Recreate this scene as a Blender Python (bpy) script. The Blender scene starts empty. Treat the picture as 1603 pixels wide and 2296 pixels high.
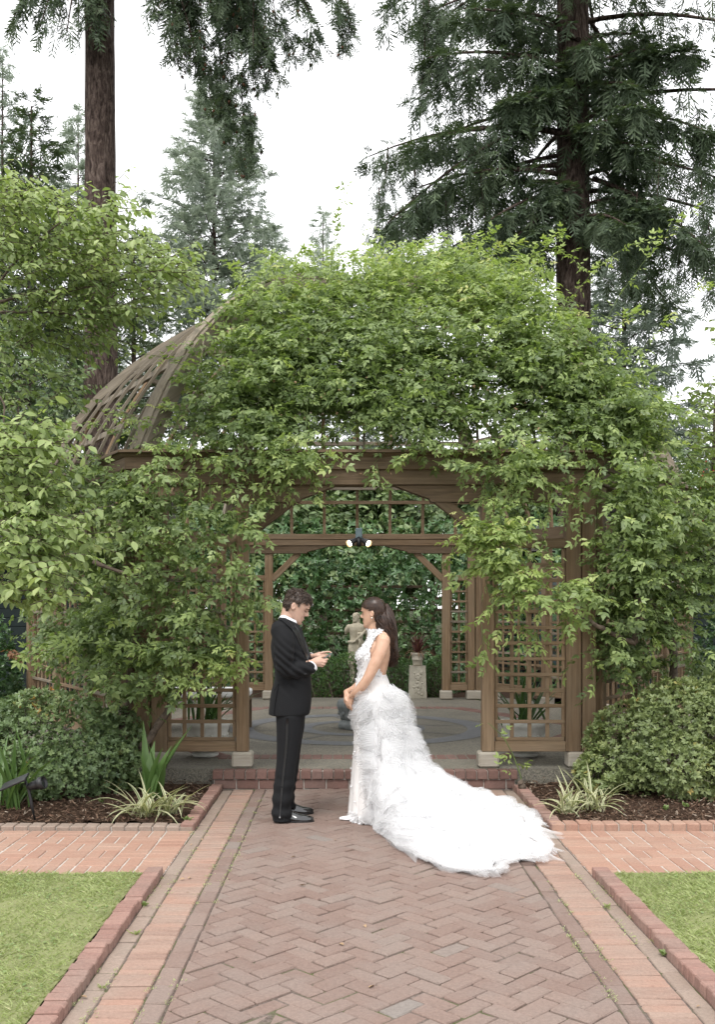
import bpy, math, random
import numpy as np
from mathutils import Vector, Matrix
random.seed(7)
rng = np.random.default_rng(7)
R = math.radians
scene = bpy.context.scene
COL = scene.collection

# ------------------------------------------------------------------ camera, sky, sun, exposure
CAMH, F, VX, VY = 1.63, 2231.0, 780.0, 1366.0      # eye height (m), focal length and vanishing point in photo pixels (1603 wide)
cam_d = bpy.data.cameras.new('camera')
cam = bpy.data.objects.new('camera', cam_d); COL.objects.link(cam)
cam.location = (0, 0, CAMH); cam.rotation_euler = (R(90), 0, 0)
cam_d.sensor_fit = 'VERTICAL'; cam_d.sensor_height = 36; cam_d.lens = 35.0
cam_d.shift_x = 0.0096; cam_d.shift_y = 0.0952
cam_d.clip_start = 0.05; cam_d.clip_end = 3000
scene.camera = cam

world = bpy.data.worlds.new('World'); scene.world = world; world.use_nodes = True
wn = world.node_tree; wn.nodes.clear()
w_out = wn.nodes.new('ShaderNodeOutputWorld'); w_bg = wn.nodes.new('ShaderNodeBackground')
w_sky = wn.nodes.new('ShaderNodeTexSky'); w_sky.sky_type = 'NISHITA'; w_sky.sun_disc = False
w_sky.sun_elevation = R(58); w_sky.sun_rotation = R(200)
w_mix = wn.nodes.new('ShaderNodeMix'); w_mix.data_type = 'RGBA'
w_mix.inputs[0].default_value = 0.90                # a closed layer of white cloud over the blue sky
w_mix.inputs[7].default_value = (10.4, 10.4, 10.5, 1)
wn.links.new(w_sky.outputs[0], w_mix.inputs[6])
wn.links.new(w_mix.outputs[2], w_bg.inputs[0])
w_bg.inputs[1].default_value = 0.10
wn.links.new(w_bg.outputs[0], w_out.inputs[0])

sun_d = bpy.data.lights.new('sun', 'SUN'); sun_d.energy = 1.4; sun_d.angle = R(22); sun_d.color = (1, .97, .93)
sun = bpy.data.objects.new('sun', sun_d); COL.objects.link(sun)
sun.rotation_euler = (R(34), 0, R(-20))
scene.view_settings.view_transform = 'Standard'; scene.view_settings.look = 'None'
scene.view_settings.exposure = 0.95; scene.view_settings.gamma = 1.0
scene.view_settings.use_curve_mapping = False
cy = scene.cycles
cy.use_denoising = True; cy.denoiser = 'OPENIMAGEDENOISE'
cy.max_bounces = 7; cy.diffuse_bounces = 4; cy.glossy_bounces = 3; cy.transmission_bounces = 4
cy.transparent_max_bounces = 10; cy.use_adaptive_sampling = True; cy.adaptive_threshold = 0.02
cy.caustics_reflective = False; cy.caustics_refractive = False

# ------------------------------------------------------------------ photo pixel -> place (a direction; depth from what it touches)
def P(x, y, Y): return np.array([(x-VX)*Y/F, Y, CAMH-(y-VY)*Y/F])
def G(x, y, z=0.0):
    Y = F*(CAMH-z)/(y-VY); return np.array([(x-VX)*Y/F, Y, z])
def proj(p):
    p = np.asarray(p); return VX+p[..., 0]*F/p[..., 1], VY-(p[..., 2]-CAMH)*F/p[..., 1]

# ------------------------------------------------------------------ object helpers
def tag(o, label=None, cat=None, group=None, kind=None):
    if label: o['label'] = label
    if cat: o['category'] = cat
    if group: o['group'] = group
    if kind: o['kind'] = kind
    return o
def empty(name, loc=(0, 0, 0), label=None, cat=None, group=None, kind=None):
    o = bpy.data.objects.new(name, None); o.location = loc; COL.objects.link(o); o.empty_display_size = .1
    return tag(o, label, cat, group, kind)
def link(name, me, parent=None, mat=None, loc=None, rot=None):
    if mat is not None and len(me.materials) == 0: me.materials.append(mat)
    o = bpy.data.objects.new(name, me); COL.objects.link(o)
    if loc is not None: o.location = loc
    if rot is not None: o.rotation_euler = rot
    if parent is not None: fix_parent(o, parent)
    return o
def wmat(o):
    m = Matrix.LocRotScale(o.location, o.rotation_euler, o.scale)
    return wmat(o.parent) @ o.matrix_parent_inverse @ m if o.parent else m
def fix_parent(o, parent):
    o.parent = parent; o.matrix_parent_inverse = wmat(parent).inverted()
def mesh_np(name, verts, faces, smooth=False, attr=None):
    """faces: (n,k) array of equal-sized faces, or a list of faces"""
    me = bpy.data.meshes.new(name)
    verts = np.asarray(verts, dtype=np.float32).reshape(-1, 3)
    if isinstance(faces, np.ndarray) and faces.ndim == 2:
        n, k = faces.shape
        me.vertices.add(len(verts)); me.vertices.foreach_set('co', verts.ravel())
        me.loops.add(n*k); me.loops.foreach_set('vertex_index', faces.astype(np.int32).ravel())
        me.polygons.add(n); me.polygons.foreach_set('loop_start', np.arange(0, n*k, k, dtype=np.int32))
        me.update(calc_edges=True)
    else:
        me.from_pydata([tuple(map(float, v)) for v in verts], [], [tuple(map(int, f)) for f in faces])
        me.update()
    if smooth: me.polygons.foreach_set('use_smooth', np.ones(len(me.polygons), dtype=bool))
    if attr is not None:
        a = me.attributes.new('lv', 'FLOAT', 'POINT'); a.data.foreach_set('value', np.asarray(attr, dtype=np.float32))
    return me

def cbox(sx, sy, sz, ch=.004):
    """chamfered box centred on the origin"""
    hx, hy, hz = sx/2, sy/2, sz/2; c = min(ch, hx*.4, hy*.4, hz*.4)
    V = []; idx = {}
    for a in (-1, 1):
        for b in (-1, 1):
            for d in (-1, 1):
                for ax in range(3):
                    p = [a*(hx-c), b*(hy-c), d*(hz-c)]; p[ax] = (a*hx, b*hy, d*hz)[ax]
                    idx[(a, b, d, ax)] = len(V); V.append(p)
    Fc = []
    for ax in range(3):
        o1, o2 = [(1, 2), (2, 0), (0, 1)][ax]
        for s in (-1, 1):
            q = []
            for (u, v) in ((-1, -1), (1, -1), (1, 1), (-1, 1)):
                k = [0, 0, 0]; k[ax] = s; k[o1] = u; k[o2] = v; q.append(idx[(*k, ax)])
            Fc.append(q if s > 0 else q[::-1])
    for ax in range(3):                                   # edge chamfers along axis ax
        o1, o2 = [(1, 2), (2, 0), (0, 1)][ax]
        for u in (-1, 1):
            for v in (-1, 1):
                k0 = [0, 0, 0]; k0[ax] = -1; k0[o1] = u; k0[o2] = v
                k1 = list(k0); k1[ax] = 1
                q = [idx[(*k0, o1)], idx[(*k0, o2)], idx[(*k1, o2)], idx[(*k1, o1)]]
                Fc.append(q if u*v > 0 else q[::-1])
    for a in (-1, 1):
        for b in (-1, 1):
            for d in (-1, 1):
                t = [idx[(a, b, d, i)] for i in range(3)]
                Fc.append(t if a*b*d > 0 else t[::-1])
    return np.array(V), Fc
def board(name, p0, p1, w, h, mat, parent=None, up=(0, 0, 1), ch=.004):
    """a timber from p0 to p1: local X is the grain, w is across, h along 'up'"""
    p0, p1 = Vector(p0), Vector(p1); d = p1-p0; L = d.length; d.normalize()
    up = Vector(up); y = up.cross(d)
    if y.length < 1e-4: y = Vector((0, 1, 0)).cross(d)
    y.normalize(); z = d.cross(y)
    V, Fc = cbox(L, w, h, ch)
    me = mesh_np(name, V, Fc)
    m = Matrix((d, y, z)).transposed().to_4x4(); m.translation = (p0+p1)/2
    o = link(name, me, None, mat)
    o.location = m.translation; o.rotation_euler = m.to_euler()
    if parent is not None: fix_parent(o, parent)
    return o
def frames(dx, nz):
    """rotation matrices (N,3,3) with column 0 along dx and column 2 near nz"""
    dx = dx/np.maximum(np.linalg.norm(dx, axis=1, keepdims=True), 1e-9)
    y = np.cross(nz, dx); y /= np.maximum(np.linalg.norm(y, axis=1, keepdims=True), 1e-6)
    z = np.cross(dx, y)
    return np.stack([dx, y, z], axis=2)
def scatter(tv, tf, pos, rot, scl, lv, tlv=None):
    """copies of a template, joined: returns verts, faces, attr"""
    tv = np.asarray(tv, float); tf = np.asarray(tf, int); N, n = len(pos), len(tv)
    scl = np.asarray(scl, float)
    loc = tv[None]*(scl[:, None, None] if scl.ndim == 1 else scl[:, None, :])
    V = np.einsum('nij,nkj->nki', rot, loc)+np.asarray(pos)[:, None, :]
    Fc = tf[None]+(np.arange(N)*n)[:, None, None]
    A = np.repeat(lv, n).reshape(N, n)
    if tlv is not None: A = A+np.asarray(tlv)[None]
    return V.reshape(-1, 3), Fc.reshape(-1, tf.shape[1]), A.ravel()
def join_np(parts):
    vs, fs, at, off = [], [], [], 0
    for v, f, a in parts:
        vs.append(v); fs.append(f+off); at.append(a); off += len(v)
    return np.concatenate(vs), np.concatenate(fs), np.concatenate(at)
def tube(pts, rad, seg=6, cap=True, flat=None):
    """tapered tube along points; returns verts, faces(list)"""
    pts = np.asarray(pts, float); n = len(pts); rad = np.broadcast_to(np.asarray(rad, float), (n,))
    T = np.gradient(pts, axis=0); T /= np.maximum(np.linalg.norm(T, axis=1, keepdims=True), 1e-9)
    ref = np.array([0, 0, 1.]) if abs(T[0][2]) < .9 else np.array([1., 0, 0])
    V = []; u = np.cross(ref, T[0]); u /= np.linalg.norm(u)
    for i in range(n):
        u = u-T[i]*np.dot(u, T[i]); u /= max(np.linalg.norm(u), 1e-9); w = np.cross(T[i], u)
        a = np.linspace(0, 2*np.pi, seg, endpoint=False)
        V.append(pts[i]+rad[i]*(np.cos(a)[:, None]*u+np.sin(a)[:, None]*w))
    V = np.concatenate(V); Fc = []
    for i in range(n-1):
        for j in range(seg):
            a, b = i*seg+j, i*seg+(j+1) % seg
            Fc.append([a, b, b+seg, a+seg])
    if cap:
        V = np.concatenate([V, pts[:1], pts[-1:]]); c0, c1 = n*seg, n*seg+1
        for j in range(seg):
            Fc.append([c0, (j+1) % seg, j, j]); Fc.append([c1, (n-1)*seg+j, (n-1)*seg+(j+1) % seg, (n-1)*seg+(j+1) % seg])
    return V, Fc
def clean(Fc): 
    out = []
    for f in Fc:
        g = []
        for i in f:
            if i not in g: g.append(int(i))
        if len(g) > 2: out.append(g)
    return out
def tubes_mesh(name, lst, seg=6, smooth=True):
    vs, fs, off = [], [], 0
    for pts, rad in lst:
        v, f = tube(pts, rad, seg); vs.append(v); fs += [[i+off for i in q] for q in clean(f)]; off += len(v)
    return mesh_np(name, np.concatenate(vs), fs, smooth)
def lathe(name, prof, seg=32, smooth=True, caps=True):
    V = []; n = len(prof)
    a = np.linspace(0, 2*np.pi, seg, endpoint=False)
    for r, z in prof: V.append(np.stack([r*np.cos(a), r*np.sin(a), np.full(seg, z)], 1))
    V = np.concatenate(V); Fc = []
    for i in range(n-1):
        for j in range(seg):
            p, q = i*seg+j, i*seg+(j+1) % seg; Fc.append([p, q, q+seg, p+seg])
    if caps: Fc.append(list(range(seg))[::-1]); Fc.append(list(range((n-1)*seg, n*seg)))
    return mesh_np(name, V, Fc, smooth)
def vnoise(p, s=1.0, seed=0):
    """cheap smooth 3-D noise in about -1..1"""
    p = np.asarray(p)*s; r = np.random.default_rng(seed); out = 0
    for k in range(5):
        d = r.normal(size=3); d /= np.linalg.norm(d); f = r.uniform(.7, 1.9)
        out = out+np.sin(p@d*f*2+r.uniform(0, 6.3)+1.3*np.sin(p@r.normal(size=3)*.8))
    return out/3.2
def inpoly(x, y, poly):
    poly = np.asarray(poly, float); c = np.zeros(len(x), bool); j = len(poly)-1
    for i in range(len(poly)):
        xi, yi = poly[i]; xj, yj = poly[j]
        with np.errstate(divide='ignore', invalid='ignore'):
            c ^= ((yi > y) != (yj > y)) & (x < (xj-xi)*(y-yi)/(yj-yi)+xi)
        j = i
    return c
def sample_poly(poly, n):
    poly = np.asarray(poly, float); lo, hi = poly.min(0), poly.max(0); X = []
    tot = 0
    while tot < n:
        q = rng.uniform(lo, hi, (n*2, 2)); q = q[inpoly(q[:, 0], q[:, 1], poly)]; X.append(q); tot += len(q)
    return np.concatenate(X)[:n]
def rdir(n): 
    d = rng.normal(size=(n, 3)); return d/np.linalg.norm(d, axis=1, keepdims=True)

# ------------------------------------------------------------------ materials
class NT:
    def __init__(s, name):
        s.m = bpy.data.materials.new(name); s.m.use_nodes = True; s.t = s.m.node_tree; s.t.nodes.clear()
        s.out = s.n('ShaderNodeOutputMaterial')
    def n(s, typ, **kw):
        nd = s.t.nodes.new(typ)
        for k, v in kw.items(): setattr(nd, k, v)
        return nd
    def l(s, a, b): s.t.links.new(a, b)
    def ramp(s, fac, stops):
        r = s.n('ShaderNodeValToRGB'); e = r.color_ramp.elements
        while len(e) < len(stops): e.new(.5)
        for el, (p, c) in zip(e, stops): el.position = p; el.color = (*c, 1)
        s.l(fac, r.inputs[0]); return r.outputs[0]
    def noise(s, vec, scale, detail=4, rough=.55, dist=0):
        n = s.n('ShaderNodeTexNoise'); n.inputs['Scale'].default_value = scale; n.inputs['Detail'].default_value = detail
        n.inputs['Roughness'].default_value = rough; n.inputs['Distortion'].default_value = dist
        if vec is not None: s.l(vec, n.inputs['Vector'])
        return n.outputs[0]
    def mapping(s, vec, scale=(1, 1, 1), rot=(0, 0, 0)):
        m = s.n('ShaderNodeMapping'); m.inputs['Scale'].default_value = scale; m.inputs['Rotation'].default_value = rot
        s.l(vec, m.inputs['Vector']); return m.outputs[0]
    def mix(s, fac, a, b, blend='MIX'):
        m = s.n('ShaderNodeMix'); m.data_type = 'RGBA'; m.blend_type = blend
        for i, v in ((0, fac), (6, a), (7, b)):
            if hasattr(v, 'links') or hasattr(v, 'is_linked'): s.l(v, m.inputs[i])
            elif i == 0: m.inputs[0].default_value = v
            else: m.inputs[i].default_value = (*v, 1)
        return m.outputs[2]
    def math(s, op, a, b=None):
        m = s.n('ShaderNodeMath'); m.operation = op
        for i, v in ((0, a), (1, b)):
            if v is None: continue
            if hasattr(v, 'is_linked'): s.l(v, m.inputs[i])
            else: m.inputs[i].default_value = v
        return m.outputs[0]
    def bsdf(s, col, rough=.6, spec=.3, bump=None, bstr=.3, bdist=.01, **kw):
        b = s.n('ShaderNodeBsdfPrincipled')
        if hasattr(col, 'is_linked'): s.l(col, b.inputs['Base Color'])
        else: b.inputs['Base Color'].default_value = (*col, 1)
        if hasattr(rough, 'is_linked'): s.l(rough, b.inputs['Roughness'])
        else: b.inputs['Roughness'].default_value = rough
        b.inputs['Specular IOR Level'].default_value = spec
        for k, v in kw.items(): b.inputs[k.replace('_', ' ')].default_value = v
        if bump is not None:
            bp = s.n('ShaderNodeBump'); bp.inputs['Strength'].default_value = bstr; bp.inputs['Distance'].default_value = bdist
            s.l(bump, bp.inputs['Height']); s.l(bp.outputs[0], b.inputs['Normal'])
        return b.outputs[0]
    def done(s, sh): s.l(sh, s.out.inputs[0]); return s.m
def coords(t, kind='Object'): return t.n('ShaderNodeTexCoord').outputs[kind]
def wpos(t): return t.n('ShaderNodeNewGeometry').outputs['Position']
def rnd_piece(t):
    a = t.n('ShaderNodeObjectInfo').outputs['Random']; b = t.n('ShaderNodeNewGeometry').outputs['Random Per Island']
    return t.math('FRACT', t.math('ADD', a, b))

def mat_leaf(name, stops, transl=.32, rough=.45, spec=.35, tint=(1.12, 1.22, .62)):
    t = NT(name); at = t.n('ShaderNodeAttribute'); at.attribute_name = 'lv'
    col = t.ramp(at.outputs['Fac'], stops)
    b = t.bsdf(col, rough, spec)
    tr = t.n('ShaderNodeBsdfTranslucent')
    t.l(t.mix(1.0, col, tint, 'MULTIPLY'), tr.inputs[0])
    ms = t.n('ShaderNodeMixShader'); ms.inputs[0].default_value = transl
    t.l(b, ms.inputs[1]); t.l(tr.outputs[0], ms.inputs[2])
    return t.done(ms.outputs[0])
def mat_brick(name, stops, stain=(.30, .25, .23), spec=.15):
    t = NT(name); r = rnd_piece(t); c = t.ramp(r, stops); p = wpos(t)
    n1 = t.noise(p, 3.1, 5); n2 = t.noise(p, 60, 4, .7)
    c = t.mix(t.math('MULTIPLY', t.ramp(n1, [(.42, (0, 0, 0)), (.68, (1, 1, 1))]), .5), c, stain)
    c = t.mix(.55, c, t.ramp(n2, [(.25, (.45, .45, .45)), (.75, (1, 1, 1))]), 'MULTIPLY')
    n4 = t.noise(p, 210, 2, .6)
    c = t.mix(.3, c, t.ramp(n4, [(.35, (.55, .52, .5)), (.6, (1, 1, 1))]), 'MULTIPLY')
    return t.done(t.bsdf(c, .82, spec, n2, .5, .004))
def mat_wood(name, dark, light, grey, greyamt=.4, rough=.75):
    t = NT(name); oc = coords(t); rr = t.n('ShaderNodeObjectInfo').outputs['Random']
    off = t.n('ShaderNodeVectorMath'); off.operation = 'ADD'; t.l(oc, off.inputs[0])
    cx = t.n('ShaderNodeCombineXYZ'); t.l(t.math('MULTIPLY', rr, 37.), cx.inputs[0]); t.l(t.math('MULTIPLY', rr, 91.), cx.inputs[2]); t.l(cx.outputs[0], off.inputs[1])
    v = off.outputs[0]
    g = t.noise(t.mapping(v, (1.6, 34, 34)), 1.6, 6, .6, .4)
    g2 = t.noise(t.mapping(v, (.9, 5, 5)), 1.3, 3)
    c = t.ramp(g, [(.28, dark), (.72, light)])
    c = t.mix(t.math('MULTIPLY', t.ramp(g2, [(.35, (0, 0, 0)), (.75, (1, 1, 1))]), greyamt), c, grey)
    c = t.mix(.5, c, t.ramp(rr, [(0, (.62, .60, .60)), (1, (1.12, 1.1, 1.08))]), 'MULTIPLY')
    return t.done(t.bsdf(c, rough, .2, g, .45, .006))
def mat_plain(name, col, rough=.5, spec=.4, var=.25, scale=8, bump=.15, **kw):
    t = NT(name); p = coords(t); n = t.noise(p, scale, 5)
    k = [max(0, c*(1-var)) for c in col]; k2 = [min(1, c*(1+var)) for c in col]
    return t.done(t.bsdf(t.ramp(n, [(.3, k), (.7, k2)]), rough, spec, n, bump, .005, **kw))
def mat_stone(name, a, b, dark, scale=14, moss=None):
    t = NT(name); p = coords(t); n = t.noise(p, scale, 6, .65); n2 = t.noise(p, 2.6, 4)
    c = t.ramp(n, [(.3, a), (.7, b)])
    c = t.mix(t.math('MULTIPLY', t.ramp(n2, [(.5, (0, 0, 0)), (.75, (1, 1, 1))]), .65), c, dark)
    n3 = t.noise(p, 120, 3, .7)
    return t.done(t.bsdf(c, .88, .15, t.math('ADD', n, t.math('MULTIPLY', n3, .5)), .6, .008))

M = {}
M['paver'] = mat_brick('herringbone_brick', [(0, (0.2401, 0.1683, 0.1408)), (0.5, (0.2646, 0.1898, 0.1595)), (0.9, (0.2854, 0.2132, 0.1802)), (0.985, (0.2719, 0.2132, 0.183)), (1, (0.2583, 0.2291, 0.2065))], (0.2764, 0.2291, 0.2017))
M['rowlock'] = mat_brick('rowlock_brick', [(0, (0.3333, 0.2231, 0.1773)), (0.6, (0.3802, 0.2603, 0.2062)), (1, (0.401, 0.2497, 0.1908))], (0.3594, 0.2922, 0.2423))
M['greyband'] = mat_brick('worn_edge_brick', [(0, (0.3125, 0.239, 0.1939)), (1, (0.3594, 0.2783, 0.2289))], (0.3125, 0.2656, 0.2217))
M['walkbrick'] = mat_brick('walkway_brick', [(0, (0.3812, 0.226, 0.1683)), (0.5, (0.4225, 0.2575, 0.1918)), (1, (0.4431, 0.289, 0.2193))], (0.4122, 0.2995, 0.2346))
M['kerbbrick'] = mat_brick('kerb_brick', [(0, (0.297, 0.176, 0.1455)), (1, (0.3738, 0.2345, 0.1924))], (0.2587, 0.2053, 0.1736))
M['stepbrick'] = mat_brick('step_brick', [(0, (0.1932, 0.1127, 0.095)), (0.6, (0.2392, 0.1421, 0.12)), (1, (0.2576, 0.1666, 0.145))], (0.1472, 0.1078, 0.09))
t = NT('mortar'); M['mortar'] = t.done(t.bsdf(t.ramp(t.noise(wpos(t), 30, 5), [(.3, (.36, .33, .29)), (.7, (.52, .49, .45))]), .9, .1))
t = NT('sandy_joint'); p_ = wpos(t)
M['joint'] = t.done(t.bsdf(t.mix(t.ramp(t.noise(p_, 5, 5), [(.5, (0, 0, 0)), (.66, (1, 1, 1))]), t.ramp(t.noise(p_, 70, 4), [(.3, (.085, .066, .056)), (.7, (.19, .155, .135))]), (.085, .10, .04)), .95, .05))
M['wood'] = mat_wood('weathered_cedar', (.13, .085, .048), (.285, .196, .118), (.305, .25, .18), .42)
M['woodgrey'] = mat_wood('silvered_cedar', (.135, .113, .084), (.285, .24, .18), (.32, .285, .23), .6)
M['wooddark'] = mat_wood('stained_dark_cedar', (.078, .053, .032), (.185, .128, .080), (.205, .168, .118), .38)
M['pierwood'] = mat_wood('pale_block_wood', (.30, .265, .215), (.47, .43, .36), (.42, .41, .36), .5)
t = NT('exposed_aggregate'); p_ = wpos(t)
v_ = t.n('ShaderNodeTexVoronoi'); v_.inputs['Scale'].default_value = 95; t.l(p_, v_.inputs['Vector'])
c_ = t.mix(.8, t.ramp(t.noise(p_, 1.2, 4), [(.3, (.15, .142, .125)), (.7, (.225, .212, .185))]), t.ramp(t.n('ShaderNodeSeparateColor').outputs[0], [(0, (.4, .4, .4)), (1, (1.3, 1.25, 1.1))]), 'MULTIPLY')
sep = [n for n in t.t.nodes if n.bl_idname == 'ShaderNodeSeparateColor'][0]; t.l(v_.outputs['Color'], sep.inputs[0])
M['aggregate'] = t.done(t.bsdf(c_, .8, .25, v_.outputs['Distance'], .5, .004))
t = NT('blue_grey_slate'); p_ = wpos(t)
M['slate'] = t.done(t.bsdf(t.ramp(t.noise(p_, 14, 6, .7), [(.3, (.105, .109, .116)), (.7, (.165, .167, .172))]), .6, .3, t.noise(p_, 40, 4), .3, .004))
t = NT('mulch_soil'); p_ = wpos(t)
M['mulch'] = t.done(t.bsdf(t.ramp(t.noise(p_, 45, 6, .75), [(.25, (.028, .018, .012)), (.6, (.085, .055, .04)), (.85, (.16, .115, .085))]), .95, .05, t.noise(p_, 60, 5, .8), 1, .02))
t = NT('bark_chips'); M['chips'] = t.done(t.bsdf(t.ramp(rnd_piece(t), [(0, (.035, .022, .015)), (.55, (.105, .062, .042)), (.9, (.17, .115, .08)), (1, (.36, .30, .24))]), .9, .1))
t = NT('lawn_soil'); p_ = wpos(t)
M['lawnsoil'] = t.done(t.bsdf(t.ramp(t.noise(p_, 9, 5), [(.3, (.16, .175, .08)), (.7, (.23, .24, .115))]), .95, .05))
t = NT('garden_ground'); p_ = wpos(t)
M['ground'] = t.done(t.bsdf(t.ramp(t.noise(p_, .7, 6), [(.35, (.022, .022, .013)), (.65, (.045, .055, .022))]), .95, .05))
G_ = lambda *c: c
M['vine'] = mat_leaf('vine_leaf', [(0, (0.1205, 0.1721, 0.0683)), (0.45, (0.2274, 0.3005, 0.1135)), (0.75, (0.333, 0.4196, 0.1575)), (1, (0.4895, 0.563, 0.2204))], .38, .42, .4)
M['vinelight'] = mat_leaf('young_vine_leaf', [(0, (0.1941, 0.2661, 0.0923)), (0.5, (0.2977, 0.3809, 0.1314)), (0.85, (0.4067, 0.4897, 0.1805)), (1, (0.4608, 0.4608, 0.1842))], .38, .45, .35)
M['dogwood'] = mat_leaf('dogwood_leaf', [(0, (0.1725, 0.2372, 0.0928)), (0.5, (0.2811, 0.3567, 0.1428)), (1, (0.4004, 0.4706, 0.2051))], .38, .45, .35)
M['camellia'] = mat_leaf('glossy_camellia_leaf', [(0, (0.0477, 0.1002, 0.0433)), (0.55, (0.0986, 0.1882, 0.0723)), (0.85, (0.2059, 0.3154, 0.1293)), (1, (0.313, 0.359, 0.1817))], .18, .28, .5)
M['azalea'] = mat_leaf('azalea_leaf', [(0, (0.0871, 0.1331, 0.0638)), (0.5, (0.1626, 0.2336, 0.104)), (0.88, (0.2396, 0.3104, 0.1247)), (0.965, (0.2614, 0.2661, 0.097)), (1, (0.4937, 0.2365, 0.0554))], .2, .4, .4)
M['azaleagold'] = mat_leaf('yellowing_azalea_leaf', [(0, (0.1056, 0.1429, 0.0596)), (0.5, (0.1925, 0.2421, 0.0969)), (0.9, (0.2918, 0.3353, 0.1366)), (1, (0.4099, 0.3229, 0.0994))], .25, .42, .4)
M['boxwood'] = mat_leaf('boxwood_leaf', [(0, (0.039, 0.09, 0.027)), (0.6, (0.0825, 0.165, 0.042)), (1, (0.18, 0.285, 0.075))], .2, .4, .4)
M['fir'] = mat_leaf('dark_fir_needle', [(0, (0.0416, 0.0624, 0.0393)), (0.5, (0.0762, 0.1086, 0.0624)), (1, (0.1271, 0.1674, 0.0901))], .25, .55, .25)
M['firhaze'] = mat_leaf('hazy_grey_green_needle', [(0, (0.1961, 0.2419, 0.1961)), (0.5, (0.3204, 0.3727, 0.3009)), (1, (0.4447, 0.497, 0.3989))], .38, .6, .2, (1, 1.02, .92))  # grey-green lifted paler, so the needle colour stands in for distance haze
M['bgtree'] = mat_leaf('broad_leaf_green', [(0, (0.0784, 0.1238, 0.0577)), (0.5, (0.162, 0.2308, 0.1082)), (1, (0.3085, 0.3912, 0.1916))], .3, .45, .4)
M['strap'] = mat_leaf('strap_leaf', [(0, (.04, .085, .025)), (.5, (.085, .155, .045)), (1, (.14, .22, .07))], .25, .4, .4)
M['broad'] = mat_leaf('lance_leaf', [(0, (.085, .16, .045)), (1, (.16, .26, .085))], .3, .38, .4)
M['varieg'] = mat_leaf('cream_striped_leaf', [(0, (.11, .15, .07)), (.40, (.15, .19, .09)), (.56, (.50, .50, .31)), (1, (.62, .59, .40))], .25, .45, .35)
M['grass'] = mat_leaf('grass_blade', [(0, (0.2599, 0.3078, 0.13)), (0.5, (0.3625, 0.4172, 0.1847)), (0.85, (0.4651, 0.513, 0.2668)), (1, (0.5882, 0.5677, 0.3557))], .3, .5, .25)
M['clover'] = mat_leaf('clover_leaf', [(0, (.15, .22, .075)), (1, (.27, .34, .15))], .3, .5, .25)
M['redleaf'] = mat_leaf('bronze_red_leaf', [(0, (.05, .02, .02)), (.6, (.11, .035, .035)), (1, (.22, .13, .07))], .15, .4, .4)
M['redtip'] = mat_leaf('red_young_leaf', [(0, (.20, .08, .05)), (1, (.27, .16, .09))], .3, .45, .3)
M['cane'] = mat_plain('green_cane', (.115, .16, .05), .6, .3)
M['stem'] = mat_plain('grey_brown_stem', (.115, .09, .07), .85, .15, .45, 25, .8)
M['berry'] = mat_plain('red_berry', (.30, .03, .02), .35, .5)
t = NT('fir_bark'); oc = coords(t)
g = t.noise(t.mapping(oc, (8, 8, 2.0)), 1.8, 8, .72, .8); v2 = t.n('ShaderNodeTexVoronoi'); v2.inputs['Scale'].default_value = 7; t.l(t.mapping(oc, (1, 1, .17)), v2.inputs['Vector'])
M['bark'] = t.done(t.bsdf(t.ramp(g, [(.36, (.022, .016, .014)), (.5, (.080, .058, .049)), (.66, (.19, .148, .125))]), .95, .05, t.math('ADD', g, v2.outputs['Distance']), 1, .06))
# ================================================================== GROUND AND PAVING
def sheet(name, poly, z, mat, thick=0):
    poly = np.asarray(poly, float); n = len(poly)
    V = [(x, y, z) for x, y in poly]; Fc = [list(range(n))]
    if thick:
        V += [(x, y, z-thick) for x, y in poly]
        Fc += [[i, i+n, (i+1) % n+n, (i+1) % n] for i in range(n)]
    me = mesh_np(name, V, Fc); 
    o = link(name, me, None, mat); return o
tag(sheet('ground', [(-900, -60), (900, -60), (900, 1500), (-900, 1500)], -.09, M['ground']), kind='structure')

BR = {}
def brick_mesh(L, W, H, k=0):
    key = (round(L, 3), round(W, 3), round(H, 3), k)
    if key not in BR:
        V, Fc = cbox(L, W, H, .006); V = V+np.random.default_rng(k+11).normal(0, .0012, V.shape)
        BR[key] = mesh_np('brick', V, Fc)
    return BR[key]
def brick(parent, mat, x, y, z, L, W, H, rz=0, jit=1.0, name='brick'):
    """z is the top face"""
    me = brick_mesh(L, W, H, random.randrange(3))
    if len(me.materials) == 0: me.materials.append(mat)
    elif me.materials[0] != mat:
        key = (id(me), mat.name)
        if key not in BR:
            m2 = me.copy(); m2.materials.clear(); m2.materials.append(mat); BR[key] = m2
        me = BR[key]
    o = bpy.data.objects.new(name, me); COL.objects.link(o)
    o.location = (x+random.gauss(0, .0012)*jit, y+random.gauss(0, .0012)*jit, z-H/2+random.gauss(0, .0016)*jit)
    o.rotation_euler = (random.gauss(0, .006)*jit, random.gauss(0, .006)*jit, rz+random.gauss(0, .008)*jit)
    o.parent = parent; return o

XL = [-1.135, -1.038, -.846, -.742]; XR = [1.112, 1.205, 1.408, 1.502]
Y0, Y1 = 3.3, 9.06
path = sheet('brick_path', [(XL[0]-.002, 1.2), (XR[3]+.002, 1.2), (XR[3]+.002, Y1), (XL[0]-.002, Y1)], -.009, M['joint'], .06)
tag(path, 'brick path with a herringbone field leading to the step', kind='structure')

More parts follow.
